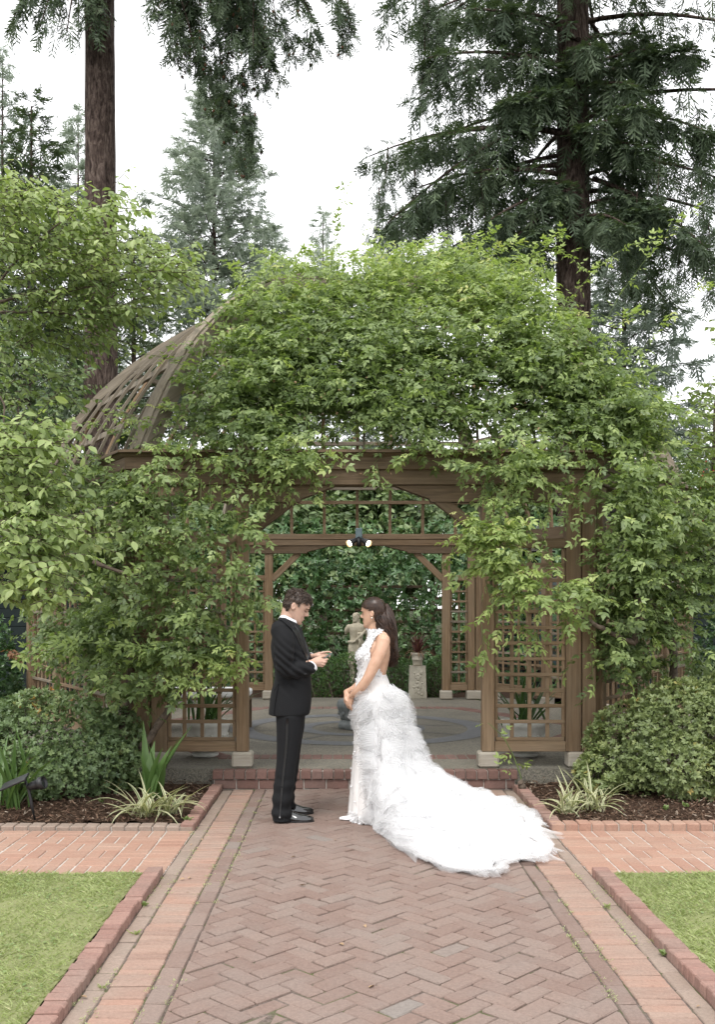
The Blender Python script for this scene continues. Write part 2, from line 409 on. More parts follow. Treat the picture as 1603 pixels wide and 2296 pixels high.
def clip_poly(pl, x0, x1):
    for sgn, lim in ((1, x0), (-1, x1)):
        out = []
        for i in range(len(pl)):
            a, b = pl[i], pl[(i+1) % len(pl)]; da, db = sgn*(a[0]-lim), sgn*(b[0]-lim)
            if da >= 0: out.append(a)
            if da*db < 0: tt = da/(da-db); out.append((a[0]+tt*(b[0]-a[0]), a[1]+tt*(b[1]-a[1])))
        pl = out
        if not pl: return pl
    return pl
def inset(pl, d):
    c = np.mean(pl, axis=0); out = []
    for p in pl:
        v = np.array(p)-c; L = np.linalg.norm(v); out.append(tuple(c+v*(1-d/max(L, .02))))
    return out
def prism(pl, z0, z1, ch=.005):
    n = len(pl); q = inset(pl, ch*1.3)
    V = [(x, y, z0) for x, y in pl]+[(x, y, z1-ch) for x, y in pl]+[(x, y, z1) for x, y in q]
    Fc = []
    for i in range(n):
        j = (i+1) % n; Fc += [[i, j, n+j, n+i], [n+i, n+j, 2*n+j, 2*n+i]]
    Fc.append(list(range(2*n, 3*n)))
    return np.array(V, float), Fc
W = .099; pieces = []
ca = math.cos(R(45))
def rot45(u, v): return (ca*(u-v)+.185, ca*(u+v)+3.0)
for n in range(-60, 110):
    for m in range(-40, 40):
        for typ in (0, 1):
            u, v = (n+4*m, n) if typ == 0 else (n+3+4*m, n)
            a, b = (2, 1) if typ == 0 else (1, 2)
            cx, cyy = rot45((u+a/2)*W, (v+b/2)*W)
            if not (XL[3]-.12 < cx < XR[0]+.12 and 3.2 < cyy < Y1+.05): continue
            g = .003
            pl = [rot45(u*W+g, v*W+g), rot45((u+a)*W-g, v*W+g), rot45((u+a)*W-g, (v+b)*W-g), rot45(u*W+g, (v+b)*W-g)]
            whole = all(XL[3]+.004 < p[0] < XR[0]-.004 and p[1] < Y1-.006 for p in pl)
            if not whole:
                pl = clip_poly(pl, XL[3]+.004, XR[0]-.004)
                pl = [(q[1], q[0]) for q in clip_poly([(p[1], p[0]) for p in pl], 0, Y1-.006)]
                if len(pl) < 3: continue
                ar = .5*abs(sum(pl[i][0]*pl[(i+1) % len(pl)][1]-pl[(i+1) % len(pl)][0]*pl[i][1] for i in range(len(pl))))
                if ar < .0009: continue
            pieces.append((cyy, cx, typ, whole, pl))
pieces.sort(key=lambda q: q[0])
rest = []
for i, (cyy, cx, typ, whole, pl) in enumerate(pieces):
    dz = max(-.0035, min(.005, random.gauss(0, .0024)))
    if i < 300:
        if whole:
            o = brick(path, M['paver'], cx, cyy, dz, 2*W-.0065, W-.0065, .05, R(45) if typ == 0 else R(135), 1.5)
        else:
            c = np.mean(pl, axis=0); V, Fc = prism([(p[0]-c[0], p[1]-c[1]) for p in pl], -.05, 0)
            o = link('brick', mesh_np('brick', V, Fc), None, M['paver']); o.location = (c[0], c[1], dz); o.parent = path
    else:
        V, Fc = prism(pl, -.05+dz, dz); tl = np.array([random.gauss(0, .010), random.gauss(0, .010)])
        c = np.mean(V, axis=0); V[:, 2] += (V[:, :2]-c[:2])@tl; rest.append((V, Fc))
vs, fs, off = [], [], 0
for V, Fc in rest:
    vs.append(V); fs += [[i+off for i in f] for f in Fc]; off += len(V)
o = link('far_bricks', mesh_np('far_bricks', np.concatenate(vs), fs), path, M['paver']); o['kind'] = 'stuff'

# edging bands on both sides of the herringbone: long worn brick, brick on edge, long brick
def band(name, label, xs, side):
    b = sheet(name, [(min(xs), Y0-.4), (max(xs), Y0-.4), (max(xs), Y1), (min(xs), Y1)], -.0075, M['joint'])
    tag(b, label, kind='structure')
    x_in, x_a, x_b, x_out = xs          # from the herringbone outwards
    y = Y0
    while y < Y1-.1:
        L = .205; brick(b, M['paver'], (x_in+x_a)/2, y+L/2, 0, abs(x_a-x_in)-.009, L-.008, .05, 0, 1.2); y += L
    y = Y0-.05
    while y < Y1-.08:
        brick(b, M['greyband'], (x_b+x_out)/2, y+.1, -.002, abs(x_out-x_b)-.008, .197, .05, 0, 1.2); y += .205
    y = Y0
    while y < Y1-.05:
        p = .0672; brick(b, M['rowlock'], (x_a+x_b)/2, y+p/2, .001, abs(x_b-x_a)-.009, p-.0055, .05, 0, 1.0); y += p
    return b
band('path_edging', 'brick edging band between the path and the lawn with broad weeds in its joints', XL[::-1], -1)
band('path_edging', 'brick edging band beside the train of the white dress', XR, 1)

def kerb_run(name, label, x0, y0, x1, y1, wid, hgt, pitch, mat, jit=1.5, step_in=0):
    d = np.array([x1-x0, y1-y0]); L = np.linalg.norm(d); d /= L; nrm = np.array([-d[1], d[0]])
    k = empty(name, (0, 0, 0)); tag(k, label, kind='structure'); rz = math.atan2(d[1], d[0])
    bed_ = np.array([[x0, y0]+nrm*.011+d*.004, [x1, y1]+nrm*.011-d*.004, [x1, y1]+nrm*(wid-.011)-d*.004, [x0, y0]+nrm*(wid-.011)+d*.004])
    me = mesh_np('mortar_bed', *prism([tuple(p) for p in (bed_ if True else 0)], -.05, hgt-.012, .002)); link('mortar_bed', me, k, M['mortar'])
    n = int(L/pitch)
    for i in range(n):
        c = np.array([x0, y0])+d*((i+.5)*L/n)+nrm*(wid/2+random.gauss(0, .0016)*jit)
        brick(k, mat, c[0], c[1], hgt+random.gauss(0, .002)*jit, L/n-.007, wid, .10, rz, jit)
    return k
YB = 7.34; YG = 6.14                     # walkway between the planting beds and the lawns
kerb_run('lawn_kerb', 'raised kerb of bricks on edge along the lawn with weedy joints', XL[0], Y0-.3, XL[0], YG-.02, .10, .048, .0685, M['kerbbrick'], .9)
kerb_run('lawn_kerb', 'raised kerb of bricks on edge between lawn and path, past the train', XR[3]+.10, Y0-.3, XR[3]+.10, YG-.02, .10, .048, .0685, M['kerbbrick'], .9)
kerb_run('bed_kerb', 'low brick kerb along the path beside the tall green lance leaves', XL[0], YB, XL[0], Y1, .10, .045, .0685, M['kerbbrick'], 1.5)
kerb_run('bed_kerb', 'low brick kerb along the path beside the two striped tufts', XR[3]+.10, YB, XR[3]+.10, Y1, .10, .045, .0685, M['kerbbrick'], 1.5)
kerb_run('bed_front_kerb', 'row of worn brick headers in front of the solar lamp', -4.6, YB, XL[0]-.004, YB, .125, .032, .1, M['greyband'], 1)
kerb_run('bed_front_kerb', 'row of raised brick headers in front of the striped tufts', XR[3]+.004, YB, 4.6, YB, .125, .052, .098, M['walkbrick'], 1)

def walkway(label, xs, sgn):
    x0, x1 = min(xs), max(xs)
    w = sheet('walkway', [(x0, YG-.03), (x1, YG-.03), (x1, YB), (x0, YB)], -.006, M['mortar']); tag(w, label, kind='structure')
    e = XL[0] if sgn < 0 else XR[3]; mod = .2; g = .0075
    nrow = 5; ys = YB-nrow*mod
    y = YB
    while y > YG:                                  # stack of bricks beside the path
        brick(w, M['walkbrick'], e+sgn*.1, y-.05, 0, .2-g, .1-g, .05, 0, .7); y -= .1
    for c in range(17):
        xc = e+sgn*(.2+mod*(c+.5))
        for r in range(nrow):
            yc = YB-mod*(r+.5)
            for k in (-.05, .05):
                if (c+r) % 2: brick(w, M['walkbrick'], xc, yc+k, 0, .2-g, .1-g, .05, 0, .7)
                else: brick(w, M['walkbrick'], xc+k, yc, 0, .1-g, .2-g, .05, 0, .7)
        for k in (-.05, .05): brick(w, M['walkbrick'], xc+k, ys-.1, 0, .1-g, .2-g, .05, 0, .7)
walkway('basket-weave brick walkway between the solar lamp bed and the lawn', (-4.7, XL[0]-.003), -1)
walkway('basket-weave brick walkway between the striped tufts and the lawn', (XR[3]+.003, 4.8), 1)

# step up to the pavilion floor
PZ = .166
step = sheet('brick_step', [(-1.22, Y1+.012), (1.53, Y1+.012), (1.53, Y1+.118), (-1.22, Y1+.118)], PZ-.014, M['mortar'], .22)
tag(step, 'two-course red brick step up to the pavilion floor', kind='structure')
x = -1.22; i = 0
while x < 1.52:
    L = min(.205, 1.53-x); brick(step, M['stepbrick'], x+L/2, Y1+.044, .080, L-.009, .08, .085, 0, .6); x += L
x = -1.235
while x < 1.53:
    L = min(.1005, 1.55-x); brick(step, M['stepbrick'], x+L/2, Y1+.046, PZ, L-.009, .125, .080, 0, .6); x += L

# pavilion floor
XC, YC = .155, 12.78; HW, AP, SX = 2.14, 3.5, 4.24
HEX = [(XC-HW, YC-AP), (XC+HW, YC-AP), (XC+SX, YC), (XC+HW, YC+AP), (XC-HW, YC+AP), (XC-SX, YC)]
def hexs(s, cx=XC, cyy=YC): return [(cx+(x-XC)*s, cyy+(y-YC)*s) for x, y in HEX]
flo = sheet('pavilion_floor', [(HEX[0][0]-.25, Y1+.111), (HEX[1][0]+.25, Y1+.111), (HEX[2][0]+.45, YC), (HEX[3][0]+.3, HEX[3][1]+.3), (HEX[4][0]-.3, HEX[4][1]+.3), (HEX[5][0]-.45, YC)], PZ-.004, M['aggregate'], .3)
tag(flo, 'grey exposed-aggregate pavilion floor with brick and slate inlays', kind='structure')
def ring(name, r0, r1, z, mat, parent, cx=.16, cyy=12.35, seg=72):
    a = np.linspace(0, 2*np.pi, seg, endpoint=False); V = np.concatenate([np.stack([cx+r*np.cos(a), cyy+r*np.sin(a), np.full(seg, z)], 1) for r in (r0, r1)])
    Fc = np.array([[i, i+seg, (i+1) % seg+seg, (i+1) % seg] for i in range(seg)])
    return link(name, mesh_np(name, V, Fc), parent, mat)
ring('slate_ring', 1.32, 1.62, PZ, M['slate'], flo); ring('slate_ring', .60, .80, PZ, M['slate'], flo)
for k in range(8):
    a = k*math.pi/4+.25; c, s_ = math.cos(a), math.sin(a); pv = np.array([-s_, c])*.012
    p0, p1 = np.array([.16+c*.8, 12.35+s_*.8]), np.array([.16+c*1.32, 12.35+s_*1.32])
    o = sheet('slate_joint', [p0-pv, p1-pv, p1+pv, p0+pv], PZ+.0005, M['slate']); o.parent = flo
HB = [(.16+2.5*1.1547*math.cos(R(60*k)), 12.38+2.48*1.1547*math.sin(R(60*k))) for k in range(6)]
for k in range(6):
    a, b = np.array(HB[k]), np.array(HB[(k+1) % 6]); d = b-a; L = np.linalg.norm(d); d /= L
    rz = math.atan2(d[1], d[0]); n = int(L/.1)
    if k in (0, 1, 2): n = 0 if k == 9 else n
    for i in range(n):
        c = a+d*(i+.5)*L/n; brick(flo, M['stepbrick'], c[0], c[1], PZ+.003, L/n-.010, .26, .03, rz, .4)

# planting beds
def mound(name, x0, x1, y0, y1, z, amp, nx, ny, mat, label):
    xs, ys = np.linspace(x0, x1, nx), np.linspace(y0, y1, ny); X, Y = np.meshgrid(xs, ys)
    pz = np.stack([X.ravel(), Y.ravel(), np.zeros(X.size)], 1)
    Z = z+amp*vnoise(pz, 1.6, 3)+amp*.45*vnoise(pz, 6, 4)+amp*.3*rng.normal(size=X.size)
    V = np.stack([X.ravel(), Y.ravel(), Z], 1); I = np.arange(nx*ny).reshape(ny, nx)
    Fc = np.stack([I[:-1, :-1], I[:-1, 1:], I[1:, 1:], I[1:, :-1]], -1).reshape(-1, 4)
    o = link(name, mesh_np(name, V, Fc, True), None, mat); tag(o, label, kind='structure'); return o
mound('planting_bed', -6.5, XL[0]-.1, YB+.11, 13.5, .03, .022, 120, 150, M['mulch'], 'dark mulch bed with the solar lamp')
mound('planting_bed', XR[3]+.1, 6.8, YB+.11, 13.5, .03, .022, 120, 150, M['mulch'], 'dark mulch bed with the striped tufts')
mound('planting_bed', -5, 5.4, 16.62, 20, .12, .03, 110, 50, M['mulch'], 'soil bed behind the pavilion')
cv, cf = [[-.5, -.5, 0], [.5, -.5, .1], [.5, .5, 0], [-.5, .5, .1]], [[0, 1, 2, 3]]
for lab, (a, b) in (('bark chips scattered on the solar lamp bed', (-3.6, XL[0]-.11)), ('bark chips scattered on the striped tuft bed', (XR[3]+.11, 4.0))):
    n = 7000; pos = np.stack([rng.uniform(a, b, n), YB+.12+rng.uniform(0, 1, n)**1.2*1.7, .045+rng.normal(0, .014, n)], 1)
    rt = frames(np.c_[rng.normal(size=(n, 2)), rng.normal(0, .25, n)], np.c_[rng.normal(0, .35, (n, 2)), np.ones(n)])
    sc_ = np.stack([rng.gamma(3, .008, n)+.006, rng.uniform(.004, .011, n), np.full(n, .01)], 1)
    v, f, at = scatter(cv, cf, pos, rt, sc_, rng.uniform(0, 1, n))
    tag(link('bark_chips', mesh_np('bark_chips', v, f, False, at), None, M['chips']), lab, 'mulch', kind='stuff')

# lawns
bv = [[0, -.5, 0], [0, .5, 0], [.35, .35, .55], [.35, -.35, .55], [1, 0, .85]]
bt = [[0, 1, 3], [0, 3, 2]]
def lawn(label, x0, x1, nblade):
    o = mound('lawn', x0, x1, 1.5, YG-.04, .018, .006, 40, 60, M['lawnsoil'], label)
    n = nblade; pos = np.stack([rng.uniform(x0, x1, n), 2.9+(YG-.045-2.9)*rng.uniform(0, 1, n), np.full(n, .016)], 1)
    cl = vnoise(pos, 5, 9)
    a = rng.uniform(0, 6.28, n); lean = rng.uniform(.5, 2.2, n)
    dx = np.stack([np.cos(a)*lean, np.sin(a)*lean, np.full(n, 1.)], 1)
    side = np.stack([-np.sin(a), np.cos(a), np.zeros(n)], 1)
    up = dx/np.linalg.norm(dx, axis=1, keepdims=True)
    h = rng.uniform(.018, .038, n)*(1+.25*cl); w = rng.uniform(.0022, .0042, n)
    curve = np.stack([np.cos(a), np.sin(a), np.zeros(n)], 1)
    V = np.stack([pos-side*w[:, None]/2, pos+side*w[:, None]/2,
                  pos+up*h[:, None]*.55-side*w[:, None]*.3, pos+up*h[:, None]*.9+curve*(h*.45)[:, None]], 1).reshape(-1, 3)
    Fc = (np.array(bt)[None]+(np.arange(n)*4)[:, None, None]).reshape(-1, 3)
    at = np.repeat(np.clip(.42+.16*cl+rng.normal(0, .2, n), 0, 1), 4)
    g = link('grass', mesh_np('grass', V, Fc, False, at), o, M['grass']); g['kind'] = 'stuff'
    n = nblade//22; pos = np.stack([rng.uniform(x0, x1, n), 3+(YG-.1-3)*rng.uniform(0, 1, n), rng.uniform(.028, .042, n)], 1)
    pos = pos[vnoise(pos, 4, 21) > -.1]; n = len(pos)
    hexv = [[.5*math.cos(q), .5*math.sin(q), 0] for q in np.linspace(0, 6.28, 6, endpoint=False)]
    rt = frames(np.c_[rng.normal(size=(n, 2)), np.zeros(n)], np.c_[rng.normal(0, .3, (n, 2)), np.ones(n)])
    v, f, at = scatter(hexv, [[0, 1, 2, 3], [0, 3, 4, 5]], pos, rt, rng.uniform(.010, .02, n), rng.uniform(0, 1, n))
    c = link('clover', mesh_np('clover', v, f, False, at), o, M['clover']); c['kind'] = 'stuff'
lawn('short mown lawn beside the kerb with broad weeds at its foot', -3.3, XL[0]-.118, 46000)
lawn('short mown lawn past the train of the white dress', XR[3]+.118, 3.3, 40000)

# weeds in the joints
wv = [[0, 0, 0], [.35, .2, .12], [.75, .17, .14], [1, 0, .06], [.75, -.17, .14], [.35, -.2, .12]]; wf = [[0, 1, 2, 3], [0, 3, 4, 5]]
def weed(x, y, z, n, L, label, grassy=False):
    a = rng.uniform(0, 6.28, n); dx = np.stack([np.cos(a), np.sin(a), rng.uniform(.25, 1.3, n)], 1)
    rt = frames(dx, np.tile([0, 0, 1.], (n, 1))); pos = np.tile([x, y, z], (n, 1))+np.c_[rng.normal(0, L*.22, (n, 2)), np.zeros(n)]
    s = rng.uniform(.5, 1.1, n)*L; sc = np.stack([s, s*(.25 if grassy else 1.1), s], 1)
    v, f, at = scatter(wv, wf, pos, rt, sc, rng.uniform(.2, .9, n))
    o = link('weed', mesh_np('weed', v, f, True, at), None, M['grass' if grassy else 'clover'])
    tag(o, label, 'weed')
for i, (x, y, n, L, gr, lab) in enumerate([
    (207, 2157, 14, .045, False, 'broad-leaved weed tuft growing at the foot of the lawn kerb'),
    (322, 2030, 16, .040, False, 'spreading weed against the lawn kerb near the walkway corner'),
    (305, 2095, 26, .035, True, 'bright grass tuft on the grey edging band by the lawn kerb'),
    (230, 2215, 20, .032, True, 'small grass tuft in the rowlock joint beside the lawn kerb'),
    (127, 2275, 14, .045, False, 'pale leafy weed at the end of the lawn kerb farthest from the walkway'),
    (1363, 2035, 24, .034, True, 'small grass tuft on the rowlock band past the train'),
    (1490, 2140, 16, .035, False, 'flat leafy weed along the kerb of the lawn past the train'),
    (1380, 1998, 12, .03, False, 'tiny weed at the kerb end past the train')]):
    p = G(x, y); weed(p[0], p[1], 0, n, L, lab, gr)
n = 420; jy = rng.uniform(3.4, 8.5, n); jx = rng.choice([XL[0], XL[1], XL[2], XL[3], XR[0], XR[1], XR[2], XR[3]], n)+rng.normal(0, .006, n)
keep = vnoise(np.stack([jx*3, jy*2, jx*0], 1), 1, 31) > .0; jx, jy = jx[keep], jy[keep]; n = len(jx)*9
pos = np.stack([np.repeat(jx, 9)+rng.normal(0, .012, n), np.repeat(jy, 9)+rng.normal(0, .018, n), np.zeros(n)], 1)
a = rng.uniform(0, 6.28, n)
v, f, at = scatter(wv, wf, pos, frames(np.stack([np.cos(a), np.sin(a), rng.uniform(.2, 1, n)], 1), np.tile([0, 0, 1.], (n, 1))), np.stack([rng.uniform(.006, .016, n), rng.uniform(.004, .01, n), rng.uniform(.006, .016, n)], 1), rng.uniform(.2, .9, n))
tag(link('joint_moss', mesh_np('joint_moss', v, f, False, at), None, M['grass']), 'tiny green moss and seedlings in the path joints', 'moss', kind='stuff')
# ================================================================== PAVILION
pav = empty('garden_pavilion', (XC, YC, PZ), 'large hexagonal cedar pavilion with an open ribbed dome smothered in vines', 'pavilion')
YF, YBK = YC-AP, YC+AP
def post(x, y, z0, z1, w=.115, d=.115, rz=0, mat='wood'):
    o = board('post', (x, y, z0), (x, y, z1), d, w, M[mat], None, up=(1, 0, 0), ch=.006)
    if rz:
        m = Matrix.Rotation(rz, 4, 'Z') @ o.rotation_euler.to_matrix().to_4x4(); o.rotation_euler = m.to_euler()
    fix_parent(o, pav); return o
def pier(x, y, w=.19, h=.145, rz=0):
    V, Fc = cbox(w, w, h, .018); o = link('post_base', mesh_np('post_base', V, Fc), None, M['pierwood']); o.location = (x, y, PZ+h/2); o.rotation_euler.z = rz; fix_parent(o, pav)
def lattice(p0, p1, z0, z1, nv, pitch=.146, rail=.095, d_out=None, slat=.036):
    """a framed lattice panel between two posts; p0,p1 ground points; outside to the right of p0->p1"""
    p0, p1 = np.array(p0), np.array(p1); d = p1-p0; L = np.linalg.norm(d); d /= L; nr = np.array([d[1], -d[0]])
    def pt(s, z, o): q = p0+d*s+nr*o; return (q[0], q[1], z)
    panel = board('lattice_panel', pt(0, z0+rail/2, .012), pt(L, z0+rail/2, .012), .045, rail, M['wood'], pav)
    board('rail', pt(0.01, z0+rail+.018, .0), pt(L-.01, z0+rail+.018, .0), .03, .034, M['wood'], panel)
    board('rail', pt(0, z1-.045, .012), pt(L, z1-.045, .012), .05, .09, M['wood'], panel)
    for s in (.018, L-.018): board('stile', pt(s, z0+rail+.036, -.004), pt(s, z1-.091, -.004), .03, .034, M['wood'], panel, up=(nr[0], nr[1], 0))
    for i in range(nv):
        s = (i+1)*L/(nv+1)+random.gauss(0, .002); board('slat', pt(s, z0+rail+.036, -.008), pt(s, z1-.091, -.008), slat, .018, M['wood'], panel, up=(nr[0], nr[1], 0), ch=.003)
    z = z0+rail+.036+pitch
    while z < z1-.14:
        board('slat', pt(.004, z, .012), pt(L-.004, z, .012), .018, slat*.93, M['wood' if random.random() < .7 else 'woodgrey'], panel, ch=.003); z += pitch
    return panel
Z_P = PZ+.145
# front face: doorway between two lattice bays
for x in (-.98, 1.307): post(x, YF, Z_P, 2.63); pier(x, YF)
for x, w in ((-1.755, .145), (-1.905, .13), (2.10, .14), (2.24, .125)):
    post(x, YF+(.02 if abs(x-XC) < 2 else .0), Z_P, 2.79, w, .14)
pier(-1.77, YF, .18); pier(2.13, YF, .18)
lattice((-1.68, YF), (-1.04, YF), .31, 2.29, 3); lattice((1.367, YF), (2.03, YF), .31, 2.29, 3)
def bolster(xp, s, y, z0, z1, reach, th=.12):
    """bracket board above a post with a stepped and tapered toe, s = direction of the doorway"""
    pr = [(xp-s*.62, z1), (xp-s*.62, z0), (xp+s*(reach*.62), z0), (xp+s*(reach*.64), z0+(z1-z0)*.22), (xp+s*(reach*.84), z0+(z1-z0)*.62), (xp+s*reach, z1-.004), (xp+s*reach, z1)]
    n = len(pr); V = [(x, y-th/2, z) for x, z in pr]+[(x, y+th/2, z) for x, z in pr]
    Fc = [list(range(n)), list(range(n, 2*n))[::-1]]+[[i, i+n, (i+1) % n+n, (i+1) % n] for i in range(n)]
    V = np.array(V); c = V.mean(0); o = link('bolster', mesh_np('bolster', V-c, Fc), None, M['wooddark']); o.location = c; fix_parent(o, pav)
for x, s in ((-.98, 1), (1.307, -1)):
    bolster(x, s, YF, 2.625, 2.778, .86); board('brace', (x+s*.04, YF, 2.33), (x+s*.47, YF, 2.66), .09, .10, M['wooddark'], pav)
# back face
for x in (-1.29, 1.61): post(x, YBK, Z_P, 2.66, .13, .12); pier(x, YBK, .2)
for x in (-1.86, -1.74, 2.02, 2.15): post(x, YBK, Z_P, 2.79, .115, .12)
pier(-1.78, YBK, .24); pier(2.07, YBK, .26)
lattice((-1.68, YBK), (-1.355, YBK), .31, 2.19, 1, .165); lattice((1.675, YBK), (1.96, YBK), .31, 2.19, 1, .165)
for x, s in ((-1.29, 1), (1.61, -1)):
    bolster(x, s, YBK-.01, 2.545, 2.668, 1.0, .145); board('brace', (x+s*.05, YBK, 2.12), (x+s*.5, YBK, 2.56), .09, .10, M['wood'], pav)
board('beam', (XC-HW-.05, YBK-.02, 2.72), (XC+HW+.05, YBK-.02, 2.72), .15, .10, M['wood'], pav)
board('beam', (XC-HW-.05, YBK-.02, 2.815), (XC+HW+.05, YBK-.02, 2.815), .17, .085, M['wood'], pav)
board('beam', (XC-HW-.05, YF+.02, 2.855), (XC+HW+.05, YF+.02, 2.855), .16, .15, M['wooddark'], pav)
# slanting faces
for (a, b), nb in (((5, 0), 3), ((1, 2), 3), ((2, 3), 3), ((4, 5), 3)):
    A, B = np.array(HEX[a]), np.array(HEX[b]); d = (B-A)/np.linalg.norm(B-A); rz = math.atan2(d[1], d[0]); L = np.linalg.norm(B-A)
    for k in range(nb+1):
        s = .14+k*(L-.28)/nb; c = A+d*s
        post(c[0], c[1], Z_P, 2.79, .125, .125, rz); pier(c[0], c[1], .18, .145, rz)
        if k < nb:
            p0, p1 = A+d*(s+.065), A+d*(s+(L-.28)/nb-.065); lattice(p0, p1, .31, 2.29, 5, .165)
    q0, q1 = A+d*.02, B-d*.02
    zb = 2.855 if a in (5, 1) else 2.76
    board('beam', (*q0, zb), (*q1, zb), .15, .15, M['wooddark'], pav)
# cornice, one mitred length per face
def offs(d):
    out = []
    for i in range(6):
        p, c, n = np.array(HEX[i-1]), np.array(HEX[i]), np.array(HEX[(i+1) % 6])
        e0, e1 = (c-p)/np.linalg.norm(c-p), (n-c)/np.linalg.norm(n-c); n0, n1 = np.array([e0[1], -e0[0]]), np.array([e1[1], -e1[0]])
        b = (n0+n1); b /= np.linalg.norm(b); out.append(c+b*d/np.dot(b, n0))
    return out
PROF = [(.06, 2.782), (.085, 2.786), (.085, 2.915), (.115, 2.925), (.12, 3.03), (.135, 3.036), (.165, 3.062), (.20, 3.066), (.20, 3.092), (-.06, 3.10), (-.06, 2.934), (.06, 2.934)]
for i in range(6):
    rings = [offs(d) for d, z in PROF]; n = len(PROF); j = (i+1) % 6
    c = (np.array(HEX[i])+np.array(HEX[j]))/2
    dd = np.array(HEX[j])-np.array(HEX[i]); rz = math.atan2(dd[1], dd[0])
    zc = (lambda z: 2.672+(z-2.782)*.585) if i in (2, 3, 4) else (lambda z: z)   # the far faces carry a thinner cornice level with the beam
    V = np.array([(*rings[k][i], zc(PROF[k][1])) for k in range(n)]+[(*rings[k][j], zc(PROF[k][1])) for k in range(n)])
    V[:, :2] -= c; cs, sn = math.cos(-rz), math.sin(-rz); V[:, :2] = V[:, :2]@np.array([[cs, sn], [-sn, cs]])
    V[:n, 0] += .0015; V[n:, 0] -= .0015
    Fc = [[k, (k+1) % n, (k+1) % n+n, k+n] for k in range(n)]+[list(range(n))[::-1], list(range(n, 2*n))]
    o = link('cornice', mesh_np('cornice', V, Fc), None, M['wooddark']); o.location = (*c, 0); o.rotation_euler.z = rz; fix_parent(o, pav)
# dome
TT = np.array([0, .02, .05, .1, .19, .29, .39, .49, .54, .65, .75, .88, 1.0]); HH = np.array([0, .17, .40, .74, 1.22, 1.60, 1.90, 2.14, 2.24, 2.42, 2.54, 2.64, 2.68])
_fine = np.linspace(0, 1, 201); _hf = np.interp(_fine, TT, HH)
for _ in range(3): _hf[1:-1] = (_hf[:-2]+2*_hf[1:-1]+_hf[2:])/4
def dome_h(t): return 3.09+np.interp(t, _fine, _hf)
def smooth_t(t0, t1, n): return t0+(t1-t0)*np.linspace(0, 1, n)**1.4
def curved(name, pts, side, w, dep, mat):
    """curved timber: pts along it, side = unit vector across, dep = depth under the outer line"""
    pts = np.asarray(pts, float); n = len(pts); T = np.gradient(pts, axis=0); T /= np.linalg.norm(T, axis=1, keepdims=True)
    sd = np.array(side); Nn = np.cross(T, sd); Nn /= np.linalg.norm(Nn, axis=1, keepdims=True)
    Nn *= np.sign(Nn[:, 2:3]+1e-9)
    V = np.stack([pts-sd*w/2, pts+sd*w/2, pts+sd*w/2-Nn*dep, pts-sd*w/2-Nn*dep], 1).reshape(-1, 3)
    Fc = []
    for i in range(n-1):
        for j in range(4): Fc.append([4*i+j, 4*i+(j+1) % 4, 4*i+4+(j+1) % 4, 4*i+4+j])
    Fc += [[3, 2, 1, 0], [4*n-4, 4*n-3, 4*n-2, 4*n-1]]
    # local frame along the chord so that the grain follows the timber
    ch = Vector(pts[-1]-pts[0]).normalized(); y = Vector(sd); z = ch.cross(y).normalized(); y = z.cross(ch)
    m = Matrix((ch, y, z)).transposed().to_4x4(); m.translation = Vector(pts.mean(0)); inv = np.array(m.inverted())
    Vl = V@inv[:3, :3].T+inv[:3, 3]
    o = link(name, mesh_np(name, Vl, Fc), None, mat); o.location = m.translation; o.rotation_euler = m.to_euler(); fix_parent(o, pav); return o
for i in range(6):
    v = np.array(HEX[i]); c = np.array([XC, YC]); d = c-v; dn = d/np.linalg.norm(d); sd = np.array([-dn[1], dn[0], 0])
    ts = smooth_t(0.004, .985, 22)
    for k, (o_, w_) in enumerate(((-.075, .05), (0, .075), (.075, .05))):
        pts = [np.array([*(v+d*t), dome_h(t)+(.02 if k == 1 else 0)])+sd*o_ for t in ts]
        curved('hip_rib', pts, sd, w_, .16 if i < 2 else .09, M['woodgrey'])
    j = (i+1) % 6; a, b = np.array(HEX[i]), np.array(HEX[j]); e = (b-a)/np.linalg.norm(b-a); hl = np.linalg.norm(b-a)/2; mid = (a+b)/2
    inn = c-mid; inn_l = np.linalg.norm(inn)
    for q in range(-3, 4):
        u = q*hl/4.0
        tmax = min(.97, 1-abs(u)/hl-.03)
        pts = [np.array([*(mid+e*u+inn*t), dome_h(t)-.015]) for t in smooth_t(.004, tmax, 14)]
        if i in (2, 3, 4): pts = [np.array([*(mid+e*u), 2.862])]+pts
        if i in (2, 3, 4): curved('jack_rib', pts, np.array([*e, 0]), .048, .04, M['wood'])
        else: curved('jack_rib', pts, np.array([*e, 0]), .022, .03, M['woodgrey'])
    if i in (2, 3, 4): board('purlin', (*(mid+inn*.05-e*hl*.95), 3.36), (*(mid+inn*.05+e*hl*.95), 3.36), .04, .055, M['wood'], pav)
    for t in (.075, .19, .30, .45, .70):
        w = hl*(1-t)*.985; p = mid+inn*(t+.012); z = dome_h(t)-.085
        board('purlin', (*(p-e*w), z), (*(p+e*w), z), .04, .06, M['woodgrey'], pav)
V, Fc = cbox(.5, .5, .16, .03); o = link('dome_cap', mesh_np('dome_cap', V, Fc), None, M['woodgrey']); o.location = (XC, YC, 5.72); fix_parent(o, pav)

